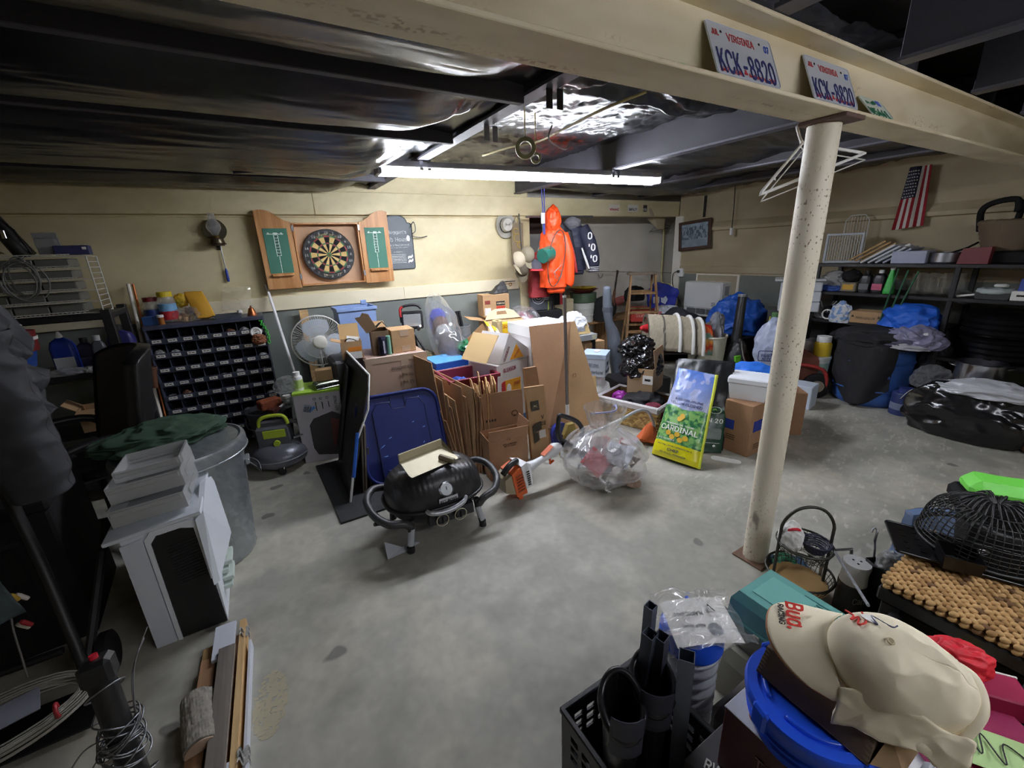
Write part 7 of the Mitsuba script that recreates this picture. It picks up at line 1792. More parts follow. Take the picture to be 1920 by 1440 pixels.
t.p('body',lathe([(0,0),(0.07,0),(0.075,0.01),(0.075,0.12),(0.06,0.14),(0,0.14)],28),mat((206,176,40),0.45),40)
t.p('lid',cyl(0.062,0.055,28,c=(0,0,0.14)),WHT,40)
t=Thing('foam_board','white styrofoam block behind the yellow jar','block',(4.95,2.12,0.35))
t.one(bx(0.2,0.2,0.16,0.004),WHTM)
s=Thing('floor_box','dark box on the floor under the white styrofoam block','box',(4.97,2.13,0))
s.one(bx(0.2,0.2,0.348,0.004),BLKM)
# ---------------------------------------------------------------- behind the post
t=Thing('waste_bin','cream steel waste bin with a rolled rim before the heater','bin',(4.28,2.92,0))
t.p('body',lathe([(0,0),(0.17,0),(0.2,0.52),(0.21,0.53),(0.205,0.545),(0.19,0.53),(0.165,0.01),(0,0.01)],48),mat((206,204,186),0.35),40)
t.p('inner_disc',cyl(0.18,0.01,36,c=(0,0,0.46)),mat((120,120,112),0.6),40)
t=Thing('silver_plates','shiny silver plates and a grey bag stuffed in the cream waste bin','plates',(4.33,2.9,0.472))
for i in range(2):
 t.p('plate',mv(lathe([(0,0),(0.08,0),(0.11,0.014),(0.11,0.018),(0,0.005)],32),(-0.03+0.04*i,0,0.1),ry=-70,rz=30),CHROME,40)
t.p('grey_bag',blob(0.09,0.07,0.15,0.15,2,3,4,0.2,3).apply_translation((0.07,0.0,0)),mat((120,122,130),0.5),True)
t=Thing('leaf_blower','tall black tube of a leaf blower standing by the cream waste bin','leaf blower')
q0,q1=np.array((4.492,2.72,0.093)),np.array((4.597,2.76,0.968))
t.p('tube',tube([q0,q0+(q1-q0)*0.35,q0+(q1-q0)*0.5,q1],[0.07,0.065,0.052,0.045],20),mat((36,36,38),0.4),True)
t.p('nozzle_rim',seg(q1-(q1-q0)*0.03,q1+(q1-q0)*0.005,0.047,20),GRYP,40)
t.p('body',blob(0.14,0.13,0.28,0.08,2,4,4,0.1,3,0.7).apply_translation((q0[0]+0.03,q0[1]-0.02,0)),mat((40,40,42),0.45),True)
t.p('lime_panel',quad((4.222,2.55,0.369),(4.317,2.55,0.365),(4.314,2.55,0.283),(4.248,2.55,0.283),0.02),mat((110,200,50),0.45))
t.p('chrome_stay',tube([(4.409,2.6,0.495),(4.437,2.58,0.347),(4.566,2.58,0.161)],0.014,8),CHROME,True)
t=Thing('blue_tarp','blue plastic sheet bundled between the heater and the black leaf blower tube','tarp',(4.95,3.02,0.45),rz=-50)
t.one(blob(0.3,0.2,0.3,0.2,1.6,16,5,0.3,2.2,0.5),mat((30,84,176),0.5),True)
s=Thing('tall_crate','dark crate under the bundled blue sheet','crate',(4.97,3.0,0))
s.one(bx(0.5,0.55,0.452,0.01),BLKM)
t=Thing('shopping_bag','pale grey plastic shopping bag with blue lettering hanging right of the leaf blower','bag',(4.37,2.22,0.28),rz=-48)
t.p('bag',blob(0.19,0.13,0.29,0.12,1.8,3,5,0.16,2.6,0.75),mat((170,180,204),0.35),True)
t.p('logo_frame',tube([(x-0.1,-0.135,z+0.16)for x,z in rrect(0.15,0.1,0.015,4)],0.004,6,True),mat((50,56,110),0.5))
t.text('BEST',0.03,mat((50,56,110),0.5),(-0.1,-0.134,0.165),0.1,bold=True)
t.text('BUY',0.03,mat((50,56,110),0.5),(-0.1,-0.134,0.125),0.08,bold=True)
for x in(-0.1,0.1):
 t.p('handle',tube([(x-0.04,-0.02,0.27),(x-0.03,-0.02,0.33),(x+0.03,-0.02,0.33),(x+0.04,-0.02,0.27)],0.012,8,smooth=5),mat((176,186,208),0.35),True)
s=Thing('white_bucket','white bucket under the pale grey shopping bag','bucket',(4.38,2.2,0))
s.one(lathe([(0,0),(0.11,0),(0.125,0.28),(0,0.28)],28),WHT,40)
mw=Thing('lawn_mower','rusty red machine with black wheels half hidden behind the post','machine',(4.65,2.0,0),rz=-60)
mw.M=frame((4.62,2.17,0),rz=-50)
mw.p('engine_body',hull([(x,y,z)for x in(-0.16,0.2)for y in(-0.14,0.14)for z in(0.14,0.40)]+[(0,0,0.5)]),mat((112,62,48),0.6))
for x,y in((-0.17,-0.17),(0.2,-0.17),(0.2,0.17)):
 k=mw.p('wheel',mv(lathe([(0,-0.03),(0.07,-0.03),(0.1,-0.03),(0.125,-0.015),(0.125,0.015),(0.1,0.03),(0.06,0.03),(0,0.03)],32),(x,y,0.125),rx=90),BLKM,40)
 mw.p('wheel_hub',mv(cyl(0.06,0.066,20,c=(0,0,-0.033)),(x,y,0.125),rx=90),mat((120,110,96),0.5),40,par=k)
mw.p('red_frame',tube([(-0.2,-0.19,0.18),(-0.1,-0.2,0.34),(0.22,-0.2,0.3),(0.28,-0.18,0.1)],0.018,8,smooth=5),mat((150,44,40),0.5),True)
pb_=Thing('drill_carton','purple drill carton with a yellow edge half hidden by the post','box',(4.58,2.3,0.50),rz=-72)
pb_.M=frame((4.70,2.32,0.50),rz=-62)
pb_.p('carton',bx(0.3,0.2,0.24,0.003),mat((62,46,130),0.5))
pb_.p('yellow_edge',bx(0.035,0.202,0.24,0.001,c=(-0.14,0,0)),mat((206,190,50),0.5))
pb_.p('red_base',bx(0.302,0.203,0.03,0.001),mat((120,40,60),0.5))
pb_.p('outline_drawing',tube([(-0.08,-0.102,0.16),(-0.05,-0.102,0.21),(0.0,-0.102,0.19),(0.08,-0.102,0.2),(0.06,-0.102,0.16),(-0.03,-0.102,0.15)],0.003,5,True),mat((130,90,220),0.5))
pb_.p('badge',mv(cyl(0.035,0.003,24),(-0.05,-0.1,0.075),rx=90),mat((206,200,190),0.5),40)
pb_.text('18V',0.02,INK,(-0.05,-0.1035,0.068),0.045,bold=True)
s=Thing('wood_stand','brown wooden stand under the purple drill carton','stand',(4.85,2.36,0),rz=-62)
s.one(bx(0.32,0.22,0.498,0.004),mat((104,60,44),0.6))
t=Thing('jar_tray','tray of small green and yellow jars on the purple drill carton','jars',(4.70,2.32,0.742),rz=-62)
for i in range(4):
 for j in range(2):
  t.p('jar',cyl(0.03,0.05,14,c=(-0.11+i*0.07,-0.04+j*0.08,0)),mat(((96,140,90),(110,150,100),(190,170,90),(120,124,120))[i],0.4),40)
t=Thing('drawer_unit','white three drawer plastic unit above the purple drill carton','drawers',(4.88,2.34,0.80),rz=-62)
for i in range(3):
 k=t.p('drawer',bx(0.36,0.3,0.1,0.008,c=(0.02,0.08,i*0.104)),mat((206,210,216),0.35))
 t.p('latch',bx(0.05,0.01,0.05,0.003,c=(0.06-0.02*i,-0.075,i*0.104+0.06)),mat((150,152,176),0.35),par=k)
t.p('lid',bx(0.44,0.36,0.02,0.006,c=(0,0.07,0.312)),mat((200,204,206),0.35))
s=Thing('metal_links','dark string of metal links on the white drawer unit','chain',(4.86,2.32,1.135),rz=-62)
for i in range(7):
 s.p('link',ring(0.018,0.005,14,6,(-0.12+i*0.036,0.05,0.005)),mat((60,60,56),0.4,0.5),True)
s=Thing('shelf_stand','grey stand behind the purple drill carton carrying the white drawers','stand',(5.05,2.48,0),rz=-62)
s.one(bx(0.4,0.3,0.795,0.004),mat((72,72,72),0.6))
# ---------------------------------------------------------------- potato bag, compost bag, cartons
pb4=[np.array(q)for q in((2.388,1.999,0),(2.469,1.639,0),(2.8,1.799,0.594),(2.72,2.072,0.606))]
def bagpt(u,v,d=0.0):
 w=np.stack([(1-u)*(1-v),u*(1-v),u*v,(1-u)*v],-1)
 P=w@np.array(pb4)
 n=np.cross(pb4[1]-pb4[0],pb4[3]-pb4[0]);n/=np.linalg.norm(n)
 th=np.interp(v,[0,0.05,0.3,0.75,1],[0.05,0.075,0.075,0.045,0.012])*(np.clip(1-(2*u-1)**2,0,1))**0.35
 wr=0.006*nz(np.stack([u*2,v*4,0*u],-1),2,3)+0.010*(crease(np.stack([u*3+v,v*5,0*u],-1),1,4)-0.5)*np.clip(v-0.35,0,1)
 return P+n*(th+wr+d)[...,None]
def potato_col(u,v):
 P2=np.stack([u*3,v*6,0*u],-1)
 cl=nz(P2,1.6,7,4)[...,None]
 sky_=np.array(S(90,130,220))*(v[...,None]-0.55)*2.2+np.array(S(176,188,226))*(1-(v[...,None]-0.55)*2.2)
 sky_=np.where(cl>0.12,sky_*0.5+0.5*np.array(S(206,208,232)),sky_)
 lf=nz(P2,5,11,3)[...,None]
 green=np.where(lf>0.1,np.array(S(140,190,110)),np.where(lf<-0.12,np.array(S(52,110,70)),np.array(S(88,156,90))))
 yel=np.array(S(228,220,30))+0*lf
 return np.clip(np.where(v[...,None]>0.56+0.015*np.sin(9*u)[...,None],sky_,np.where(v[...,None]>0.17,green,yel)),0,1)
t=Thing('potato_sack','tall printed sack of yellow potatoes with a blue sky top, leaning on the dark sack','sack')
nu,nv=70,150
uu,vv=np.meshgrid(np.linspace(0,1,nu),np.linspace(0,1,nv),indexing='ij')
front=surf(lambda u,v:tuple(np.moveaxis(bagpt(u,v),-1,0)),nu,nv)
colr=potato_col(uu,vv).reshape(-1,3)
t.p('front',front,M_VCG,True,col=lambda v:colr)
def back(u,v):
 P=bagpt(1-u,v)
 n=np.cross(pb4[1]-pb4[0],pb4[3]-pb4[0]);n/=np.linalg.norm(n)
 flat=bagpt(1-u,v,0)
 w=np.stack([u*(1-v),(1-u)*(1-v),(1-u)*v,u*v],-1)
 Q=w@np.array(pb4)
 th=np.interp(v,[0,0.05,0.3,0.75,1],[0.05,0.075,0.075,0.045,0.012])*(np.clip(1-(2*u-1)**2,0,1))**0.35
 return tuple(np.moveaxis(Q-n*(th*0.8)[...,None],-1,0))
bc2=np.where(np.linspace(0,1,60)[None,:,None]>0.5,np.array(S(206,214,70)),np.array(S(150,190,80)))+np.zeros((30,60,3))
t.p('back',surf(back,30,60),M_VCG,True,col=lambda v:bc2.reshape(-1,3))
t.p('yellow_gusset',tube([bagpt(np.array(0.995),np.array(v),0.0)for v in np.linspace(0.0,1,24)],0.012,6),mat((214,220,60),0.4),True)
def onbag(mesh2d,u0,v0,w_,h_,d=0.004):
 """wrap lettering (x, y in 0..1 of its own box) on to the sack"""
 m=mesh2d.copy();b=m.bounds
 x=(m.vertices[:,0]-b[0][0])/(b[1][0]-b[0][0]);y=(m.vertices[:,1]-b[0][1])/(b[1][1]-b[0][1])
 m.vertices=bagpt(u0+w_*(x-0.5),v0+h_*(y-0.5),d+0.001*(m.vertices[:,2]>0.0005))
 return m
BLU2,WHT2=mat((40,46,96),0.4),mat((236,236,232),0.4)
for txt,u0,v0,w_,h_,m_ in(('À CHAIR JAUNE',0.54,0.655,0.66,0.03,BLU2),('YELLOW FLESHED',0.5,0.605,0.74,0.03,BLU2),('POMMES DE TERRE',0.5,0.375,0.6,0.018,WHT2),('CARDINAL',0.5,0.325,0.8,0.06,WHT2),('POTATOES',0.3,0.20,0.36,0.018,WHT2),('22.7 kg / 50 lb CANADA No.1',0.5,0.135,0.72,0.016,BLU2),('CHEF',0.5,0.095,0.24,0.03,BLU2),('OF P.E.I., CANADA',0.5,0.055,0.54,0.02,BLU2)):
 t.p('lettering',onbag(meshkit.text_mesh(txt,0.05,0.001,True),u0,v0,w_,h_,0.007),m_)
for i,(u0,v0)in enumerate(((0.3,0.27),(0.4,0.235),(0.5,0.27),(0.58,0.22),(0.68,0.25),(0.5,0.47),(0.46,0.44))):
 el=trimesh.creation.extrude_polygon(Polygon(circ(1,16)),0.001,engine='earcut')
 t.p('printed_potato',onbag(el,u0,v0,0.12,0.055 if i!=5 else 0.07,0.005),mat((226,184,60),0.4))
t=Thing('compost_sack','shiny dark green and black printed sack leaning behind the potato sack','sack')
qb=[np.array(q)for q in((2.484,1.99,-0.002),(2.806,1.702,0),(3.02,1.817,0.642),(2.9,2.241,0.607))]
def cbag(u,v):
 w=np.stack([(1-u)*(1-v),u*(1-v),u*v,(1-u)*v],-1)
 P=w@np.array(qb)
 n=np.cross(qb[1]-qb[0],qb[3]-qb[0]);n/=np.linalg.norm(n)
 th=0.03*(np.clip(1-(2*u-1)**2,0,1))**0.4*(1-0.7*v)
 wr=0.012*(crease(np.stack([u*2,v*3,0*u],-1),2.2,4)-0.5)*(v>0.45)+0.005*nz(np.stack([u,v,0*u],-1),6,2)
 return P+n*(th+wr)[...,None]
cc=np.where((np.meshgrid(np.linspace(0,1,50),np.linspace(0,1,80),indexing='ij')[1]>0.5)[...,None],np.array(S(22,24,26)),np.array(S(24,62,46)))
t.p('front',surf(lambda u,v:tuple(np.moveaxis(cbag(u,v),-1,0)),50,80,0.0),M_VCG,True,col=lambda v:cc.reshape(-1,3))
t.p('back',surf(lambda u,v:tuple(np.moveaxis(cbag(1-u,v)+np.array([0.05,0.02,0]),-1,0)),20,30),mat((22,24,26),0.3),True)
def onc(m,u0,v0,w_,h_):
 m=m.copy();b=m.bounds
 x=(m.vertices[:,0]-b[0][0])/(b[1][0]-b[0][0]);y=(m.vertices[:,1]-b[0][1])/(b[1][1]-b[0][1])
 n=np.cross(qb[1]-qb[0],qb[3]-qb[0]);n/=np.linalg.norm(n)
 m.vertices=cbag(u0+w_*(x-0.5),v0+h_*(y-0.5))+n*(0.006+0.001*(m.vertices[:,2:3]>0.0005))
 return m
t.p('lettering',onc(meshkit.text_mesh('N 20',0.05,0.001,True),0.82,0.345,0.26,0.05),WHT2)
t.p('grey_panel',onc(trimesh.creation.extrude_polygon(Polygon(rrect(1,0.5,0.1)),0.001,engine='earcut'),0.8,0.2,0.3,0.12),mat((104,116,110),0.5))
t.p('round_emblem',onc(trimesh.creation.extrude_polygon(Polygon(circ(1,24)).difference(Polygon(circ(0.8,24))),0.001,engine='earcut'),0.8,0.46,0.22,0.08),mat((170,180,170),0.5))
t.p('emblem_leaf',onc(trimesh.creation.extrude_polygon(Polygon([(0,0),(1,0.3),(1.6,0),(1,0.8),(0.3,0.7)]),0.001,engine='earcut'),0.79,0.465,0.1,0.03),mat((110,150,80),0.5))
t.p('printed_rule',onc(trimesh.creation.extrude_polygon(Polygon([(0,0),(1,0),(1,0.05),(0,0.05)]),0.001,engine='earcut'),0.82,0.1,0.24,0.004),WHT2)
t.p('tiny_leaf',onc(trimesh.creation.extrude_polygon(Polygon(circ(1,10)),0.001,engine='earcut'),0.85,0.07,0.05,0.025),WHT2)
t=Thing('paper_sheet','white paper lying on the floor under the dark green sack','paper',(2.74,1.62,0.001),rz=-60)
t.one(ext(rrect(0.2,0.07,0.03),0.003).apply_transform(frame(rx=-90)).apply_translation((0,0,0.0)),WHTM)
t=boxat((2.888,1.765),(2.892,1.555),0.46,0.4,'brown_carton','brown carton with blue rectangles standing right of the dark green sack','box',M_CARD2)
t.p('blue_patch',bx(0.08,0.002,0.075,c=(-0.06,-0.001,0.18)),mat((36,52,140),0.5))
t.p('blue_patch',bx(0.002,0.15,0.085,c=(t.w/2+0.001,0.11,0.19)),mat((36,52,140),0.5))
for i in range(3):
 t.p('print_line',bx(0.07,0.001,0.006,c=(-0.04,-0.0015,0.1+i*0.016)),mat((76,56,44),0.6))
 t.p('print_line',bx(0.001,0.08,0.006,c=(t.w/2+0.0015,0.1,0.05+i*0.016)),mat((76,56,44),0.6))
t=boxat((3.42,1.70),(3.60,1.53),0.4,0.36,'brown_carton','second brown carton, seen on the right of the post','box',M_CARD2)
t=Thing('styrofoam_box','white styrofoam box with a lid standing on the brown carton with blue rectangles','box',(3.07,1.70,0.402),rz=-68)
ST=mat((226,230,236),0.6)
t.p('body',hull([(s*w_,y*d_,z)for s in(-1,1)for y in(-1,1)for w_,d_,z in((0.115,0.1,0),(0.13,0.115,0.12))]),ST)
t.p('lid',bx(0.275,0.245,0.045,0.008,c=(0,0,0.121)),ST)
t=Thing('blue_cloth','bright blue cloth lying behind the styrofoam box','cloth',(3.32,1.85,0.39),rz=-45)
t.one(blob(0.24,0.15,0.14,0.14,1.6,8,5,0.2,2,0.4),mat((40,110,214),0.6),True)
s=Thing('dark_box','dark box under the bright blue cloth','box',(3.36,1.96,0))
s.one(bx(0.4,0.35,0.388,0.006),BLKM)
t=Thing('cooler_box','small pale blue box on the floor right of the post','box',(4.3,1.88,0),rz=-80)
t.one(bx(0.2,0.2,0.22,0.006),mat((196,206,220),0.45))
# ---------------------------------------------------------------- on the beam and the post
def plate(label,x,txt,sc,kind):
 w_,h_=0.305*sc,0.152*sc
 yb=0.834
 top_y=0.892
 tilt=-math.degrees(math.asin(min(0.9,(top_y-yb)/h_)))
 t=Thing('licence_plate',label,'licence plate',(x,yb,zb+0.0135),rx=tilt)
 P_=mat((196,200,210),0.35,0.2)if kind==0 else mat((200,212,206),0.35,0.2)
 out=[(px,pz+h_/2)for px,pz in rrect(w_,h_,0.012,5)]
 t.p('plate',ext(out,0.002),P_)
 t.p('rim',tube([(a*0.985,-0.0005,(b-h_/2)*0.97+h_/2)for a,b in out],0.0016,6,True),P_,True)
 NV,RD,GN=mat((48,52,106),0.4),mat((176,62,70),0.4),mat((40,110,84),0.4)
 y=-0.0002
 if kind==0:
  t.text(txt,0.068,NV,(0,y,0.042),0.265,depth=0.002)
  t.text('VIRGINIA',0.022,RD,(-0.005,y,0.118),0.125)
  t.text('JUL',0.016,RD,(-0.118,y,0.122),0.03,bold=True)
  t.text('07',0.02,mat((40,80,180),0.4),(0.122,y,0.117),0.026,bold=True)
  t.text('1607 • 400th',0.012,RD,(-0.085,y,0.016),0.1);t.text('Anniversary • 2007',0.012,RD,(0.062,y,0.016),0.135)
  t.p('ship_emblem',cat(bx(0.016,0.001,0.006,c=(-0.018,-0.0008,0.016)),bx(0.008,0.001,0.012,c=(-0.018,-0.0008,0.018))),RD)
  for px in(-0.09,0.09):
   t.p('bolt_hole',mv(cyl(0.004,0.001,10),(px,-0.0002,0.128),rx=90),INK)
 else:
  t.text(txt,0.04,GN,(-0.01,y,0.018),w_*0.8,depth=0.002)
  t.text('N E',0.014,GN,(-0.05*sc,y,h_*0.72),w_*0.3)
  t.p('blue_sticker',bx(0.03,0.001,0.026,c=(w_*0.28,-0.0008,h_*0.68)),mat((40,80,190),0.4))
  t.p('tree_mark',tube([(-0.01,-0.001,h_*0.68),(0.0,-0.001,h_*0.82),(0.012,-0.001,h_*0.7)],0.004,6),GN)
 return t
plate('larger looking licence plate reading KCK-8820, left of the two on the beam',1.305,'KCK-8820',1.0,0)
plate('licence plate reading KCK-8820 on the beam just left of the post',1.80,'KCK-8820',1.0,0)
plate('small green lettered licence plate N5461 on the beam above the post',2.155,'N5461',0.62,1)
t=Thing('green_tape','scrap of bright green tape on the lower flange of the beam','tape',(1.06,0.87,zb+0.0125),rz=8)
t.one(quad((-0.05,-0.03,0.001),(0.06,-0.035,0.001),(0.04,0.0,0.02),(-0.04,0.01,0.02),0.001),mat((90,220,90),0.5))
def hanger(label,m_,r,a,dx,dz):
 t=Thing('coat_hanger',label,'coat hanger')
 H0=np.array([1.70+dx,0.88,1.93])
 hk=np.array((2.092,1.078,1.911))+(dx,0,dz);L_=np.array((1.77,1.043,1.699))+(dx,0,dz);Rr=np.array((2.334,0.944,1.864))+(dx,0,dz)
 t.p('hook',tube([np.array((2.117,1.115,1.985))+(dx,0.01,0),np.array((2.098,1.096,1.935))+(dx,0,dz),hk],r,8,smooth=4),m_,True)
 t.p('frame',tube([hk,L_+(hk-L_)*0.04+(0,0,0.004),L_,L_+(Rr-L_)*0.04,Rr-(Rr-L_)*0.05,Rr,Rr+(hk-Rr)*0.06],r,8,True),m_,True)
 return t
hg=hanger('thick white plastic coat hanger hanging from the beam at the post',WHT,0.006,0,0.0,0.0)
hg.p('notch_hook',tube([(1.866,1.051,1.775),(1.864,1.045,1.755),(1.856,1.053,1.763)],0.003,6),WHT,True)
hanger('thin white wire coat hanger behind the thick plastic one',mat((206,206,200),0.4),0.0025,0,0.012,-0.025)
t=Thing('coat_hanger','dark blue plastic coat hanger hanging under the ceiling sheeting','coat hanger')
t.one(tube([(0.221,3.3,2.219),(0.252,3.3,2.198),(0.477,3.3,2.133),(0.466,3.3,2.105),(0.066,3.3,2.047),(0.057,3.3,2.062),(0.231,3.3,2.193)],0.006,6,smooth=3),mat((26,30,60),0.45),True)
t=Thing('cable_run','pale yellow cable sagging across the joists above the lamp','cable')
t.p('cable',tube([(1.566,1.464,2.14),(1.48,1.634,2.11),(1.512,1.943,2.11),(1.567,2.263,2.12),(1.514,2.471,2.13),(1.462,2.761,2.13)],0.006,8,smooth=6),mat((186,172,120),0.5),True)
t.p('loop',tube([(1.394,1.896,2.1),(1.386,1.91,2.04),(1.627,2.091,2.05),(1.663,2.09,2.1)],0.004,6,smooth=5),GRYP,True)
for lab,q,r in(('roll of pale tape hanging from the joist above the lamp',(1.427,2.189,2.06),0.055),('small roll of tape right of the larger roll above the lamp',(1.606,2.351,2.05),0.03)):
 t=Thing('tape_roll',lab,'tape',q,rz=-30)
 t.p('roll',mv(lathe([(r*0.62,-0.012),(r,-0.012),(r,0.012),(r*0.62,0.012),(r*0.62,-0.012)],28),rx=90),mat((150,150,110),0.5),40)
 t.p('hanging_cord',tube([(0,0,r*0.6),(0.0,0,0.24)],0.003,5),mat((160,140,60),0.5))
for i,q in enumerate(((1.143,1.571,2.13),(1.193,1.568,2.13),(1.155,2.123,2.13),(1.208,2.132,2.13))):
 t=Thing('joist_bracket',('black joist bracket nearest the steel beam','black joist bracket beside the first one','silver bracket on the left joist before the lamp','silver bracket right beside the other on the left joist')[i],'bracket',(q[0],q[1],2.06))
 t.p('strap',bx(0.03,0.004,0.07,0.001),BLK if i<2 else STEEL)
 t.p('tab',bx(0.03,0.03,0.004,0.001,c=(0,0.015,0.07)),BLK if i<2 else STEEL)
# ---------------------------------------------------------------- foreground right: crate with boots and steel tubes
ck=Thing('milk_crate','black plastic milk crate holding boots and steel tubes in the foreground','crate',(0.655,0.525,0))
CW,CH=0.29,0.33
for s in(-1,1):
 for ax in(0,1):
  R=frame(rz=90*ax)
  holes=[rrect(0.03,0.022,0.003,2)for _ in range(15)]
  hs=[[(x-0.09+0.045*(i%5),z+0.2+0.035*(i//5))for x,z in h]for i,h in enumerate(holes)]
  m=ext([(-CW/2,0),(CW/2,0),(CW/2,CH),(-CW/2,CH)],0.006,hs).apply_translation((0,s*CW/2-0.003,0)).apply_transform(R)
  ck.p('side',m,BLK)
  ck.p('rim',mv(bx(CW+0.01,0.016,0.014,0.003,c=(0,s*CW/2,CH-0.012))).apply_transform(R),BLK)
ck.p('base',bx(CW,CW,0.008),BLK)
LB=mat((22,22,24),0.3)
for i,(lab,q,rz)in enumerate((('tall black leather boot standing at the left in the milk crate',(0.575,0.525,0.012),55),('second tall black leather boot, right in the milk crate',(0.68,0.525,0.012),50))):
 t=Thing('boot',lab,'boot',q,rz)
 def shaft(u,v):
  a=u*2*np.pi
  r=0.043+0.012*v-0.006*np.sin(3*v)
  z=0.07+0.42*v+0.03*v*np.cos(a)**2*np.sign(np.cos(a))
  return 1.15*r*np.cos(a)-0.02,0.9*r*np.sin(a),z+0.004*np.sin(18*v)
 t.p('shaft',surf(shaft,40,30,0.005),LB,True)
 t.p('padded_collar',tube([(1.15*0.055*math.cos(a)-0.02,0.9*0.055*math.sin(a),0.485+0.03*math.cos(a)*abs(math.cos(a)))for a in np.linspace(0,2*np.pi,32,endpoint=False)],0.009,8,True),LB,True)
 t.p('foot',hull([(x,y,z)for x,y,z in[(-0.07,-0.035,0.0),(-0.07,0.035,0.0),(0.08,-0.04,0.0),(0.08,0.04,0.0),(0.1,0,0.0),(-0.065,-0.03,0.12),(-0.065,0.03,0.12),(0.03,-0.03,0.13),(0.03,0.03,0.13),(0.09,-0.02,0.05),(0.09,0.02,0.05)]]),LB,40)
 t.p('tongue',surf(lambda u,v:(-0.078+0.012*(2*u-1)**2-0.012*v,0.036*(2*u-1),0.40+0.13*v),10,8,0.004),mat((44,46,58),0.6),True)
 t.p('heel_seam',tube([(-0.02+0.045,-0.03,0.1),(0.04,-0.02,0.3),(0.045,-0.01,0.48)],0.003,6),BLK)
TU=mat((104,110,124),0.35,0.7)
def sqtube(lab,top,bot,a,rz):
 t=Thing('steel_tube',lab,'tube')
 M=toward(bot,top,rz)
 L=float(np.linalg.norm(np.array(top)-np.array(bot)))
 o=[(-a,-a),(a,-a),(a,a),(-a,a)];k=a-0.002
 m=trimesh.creation.extrude_polygon(Polygon(o,[[(-k,-k),(-k,k),(k,k),(k,-k)]]),L,engine='earcut')
 t.one(m.apply_transform(M),TU)
sqtube('thin square steel tube standing tallest in the milk crate',(0.704,0.561,0.67),(0.735,0.60,0.02),0.012,10)
sqtube('short square steel tube just below the tallest one in the milk crate',(0.677,0.535,0.621),(0.70,0.59,0.02),0.0145,10)
sqtube('square steel tube second from the left in the milk crate',(0.7,0.519,0.614),(0.745,0.56,0.02),0.0145,12)
sqtube('square steel tube leaning rightmost in the milk crate',(0.701,0.448,0.621),(0.70,0.44,0.02),0.0175,35)
t=Thing('clear_bag','clear plastic bag of grey scraps lying in the bottom of the milk crate','bag',(0.72,0.43,0.012))
t.one(blob(0.06,0.04,0.09,0.2,2,3,4,0.3,3,0.6),M_HAZE,True)
t=Thing('metal_parts','loose grey metal parts in the corner of the milk crate','parts',(0.545,0.43,0.012))
t.one(cat(ring(0.02,0.006,18,6,(0,0,0.05)),cyl(0.014,0.12,12),mv(bx(0.05,0.02,0.1,0.003),(-0.005,0.03,0),ry=12)),STEEL,40)
rbk=Thing('ribbed_cooler','white ribbed collapsible bucket with a blue lid behind the milk crate','bucket',(0.985,0.625,0))
RP=[(0,0),(0.075,0)]+[(0.082+0.008*math.sin(i*math.pi/2+1),0.008+i*0.0105)for i in range(30)]+[(0.075,0.325),(0,0.325)]
rbk.p('body',lathe(RP,48),mat((226,230,238),0.4),True)
rbk.p('lid',lathe([(0,0.325),(0.092,0.325),(0.096,0.335),(0.094,0.37),(0.086,0.395),(0.05,0.41),(0,0.41)],48),mat((40,92,222),0.35),40)
rbk.p('lid_tab',bx(0.012,0.03,0.03,0.003,c=(0.05,0.05,0.39)),mat((40,92,222),0.35))
rbk.p('side_hose',tube([(0.095,-0.03,0.34),(0.112,-0.04,0.25),(0.1,-0.03,0.12),(0.085,0,0.05)],0.007,8,smooth=6),WHT,True)
t=Thing('manual_bag','clear bag with a white instruction sheet lying on the blue lid of the ribbed bucket','bag',(0.985,0.60,0.413),rz=-28,rx=8)
t.p('sheet',surf(lambda u,v:(0.2*(u-0.5),0.15*(v-0.5),0.006+0.012*np.sin(3*u)),14,8,0.001),WHTM,True)
t.text('PLASTIC BAGS',0.011,INK,(-0.03,0.02,0.019),0.09,rx=0,rz=180)
t.text('KEEP AWAY',0.009,INK,(-0.03,-0.02,0.019),0.07,rx=0,rz=180)
t.p('recycle_mark',tube([(0.03,0.02,0.021),(0.055,0.02,0.021),(0.042,0.045,0.021)],0.0022,5,True),INK)
t.p('grey_picture',mv(cyl(0.02,0.001,18),(0.03,-0.035,0.02)),mat((120,122,128),0.6))
t.p('film',surf(lambda u,v:(0.25*(u-0.5),0.19*(v-0.5),0.03+0.03*nz(np.stack([u,v,0*u],-1),4,3)+0.03*(crease(np.stack([u,v,0*u],-1),3,8)-0.5)-0.08*np.clip(np.abs(u-0.5)-0.38,0,1)),50,40),M_FILM,True)
s=Thing('grey_bin','brownish grey plastic bin between the ribbed bucket and the boxes','bin',(1.02,0.42,0))
s.one(disp(fine(bx(0.24,0.14,0.26,0.02),0.04),0.006,8,3),mat((92,84,80),0.6))
s=Thing('dark_carton','dark grey carton lettered RW under the maroon and white box','box',(0.87,0.20,0))
s.p('carton',bx(0.42,0.4,0.378,0.003),mat((62,62,64),0.55))
s.text('RW',0.022,WHTM,(-0.17,0.15,0.3785),0.04,rx=0,rz=-70,bold=True)
tb_=Thing('speaker_carton','maroon and white carton lettered TS-G971M under the blue lid','box',(0.915,0.215,0.379))
tb_.p('carton',bx(0.4,0.28,0.18,0.003),mat((70,22,34),0.5))
tb_.p('white_top',bx(0.402,0.282,0.003,0.001,c=(0,0,0.179)),mat((206,206,204),0.5))
tb_.text('TS-G971M',0.026,mat((150,110,110),0.5),(-0.2012,-0.02,0.115),0.17,rz=-90)
tb_.p('red_logo',tube([(x-0.165,z+0.07,0.1835)for x,z in rrect(0.03,0.06,0.014,5)],0.004,6,True),mat((130,36,46),0.5))
BL=mat((34,84,220),0.32)
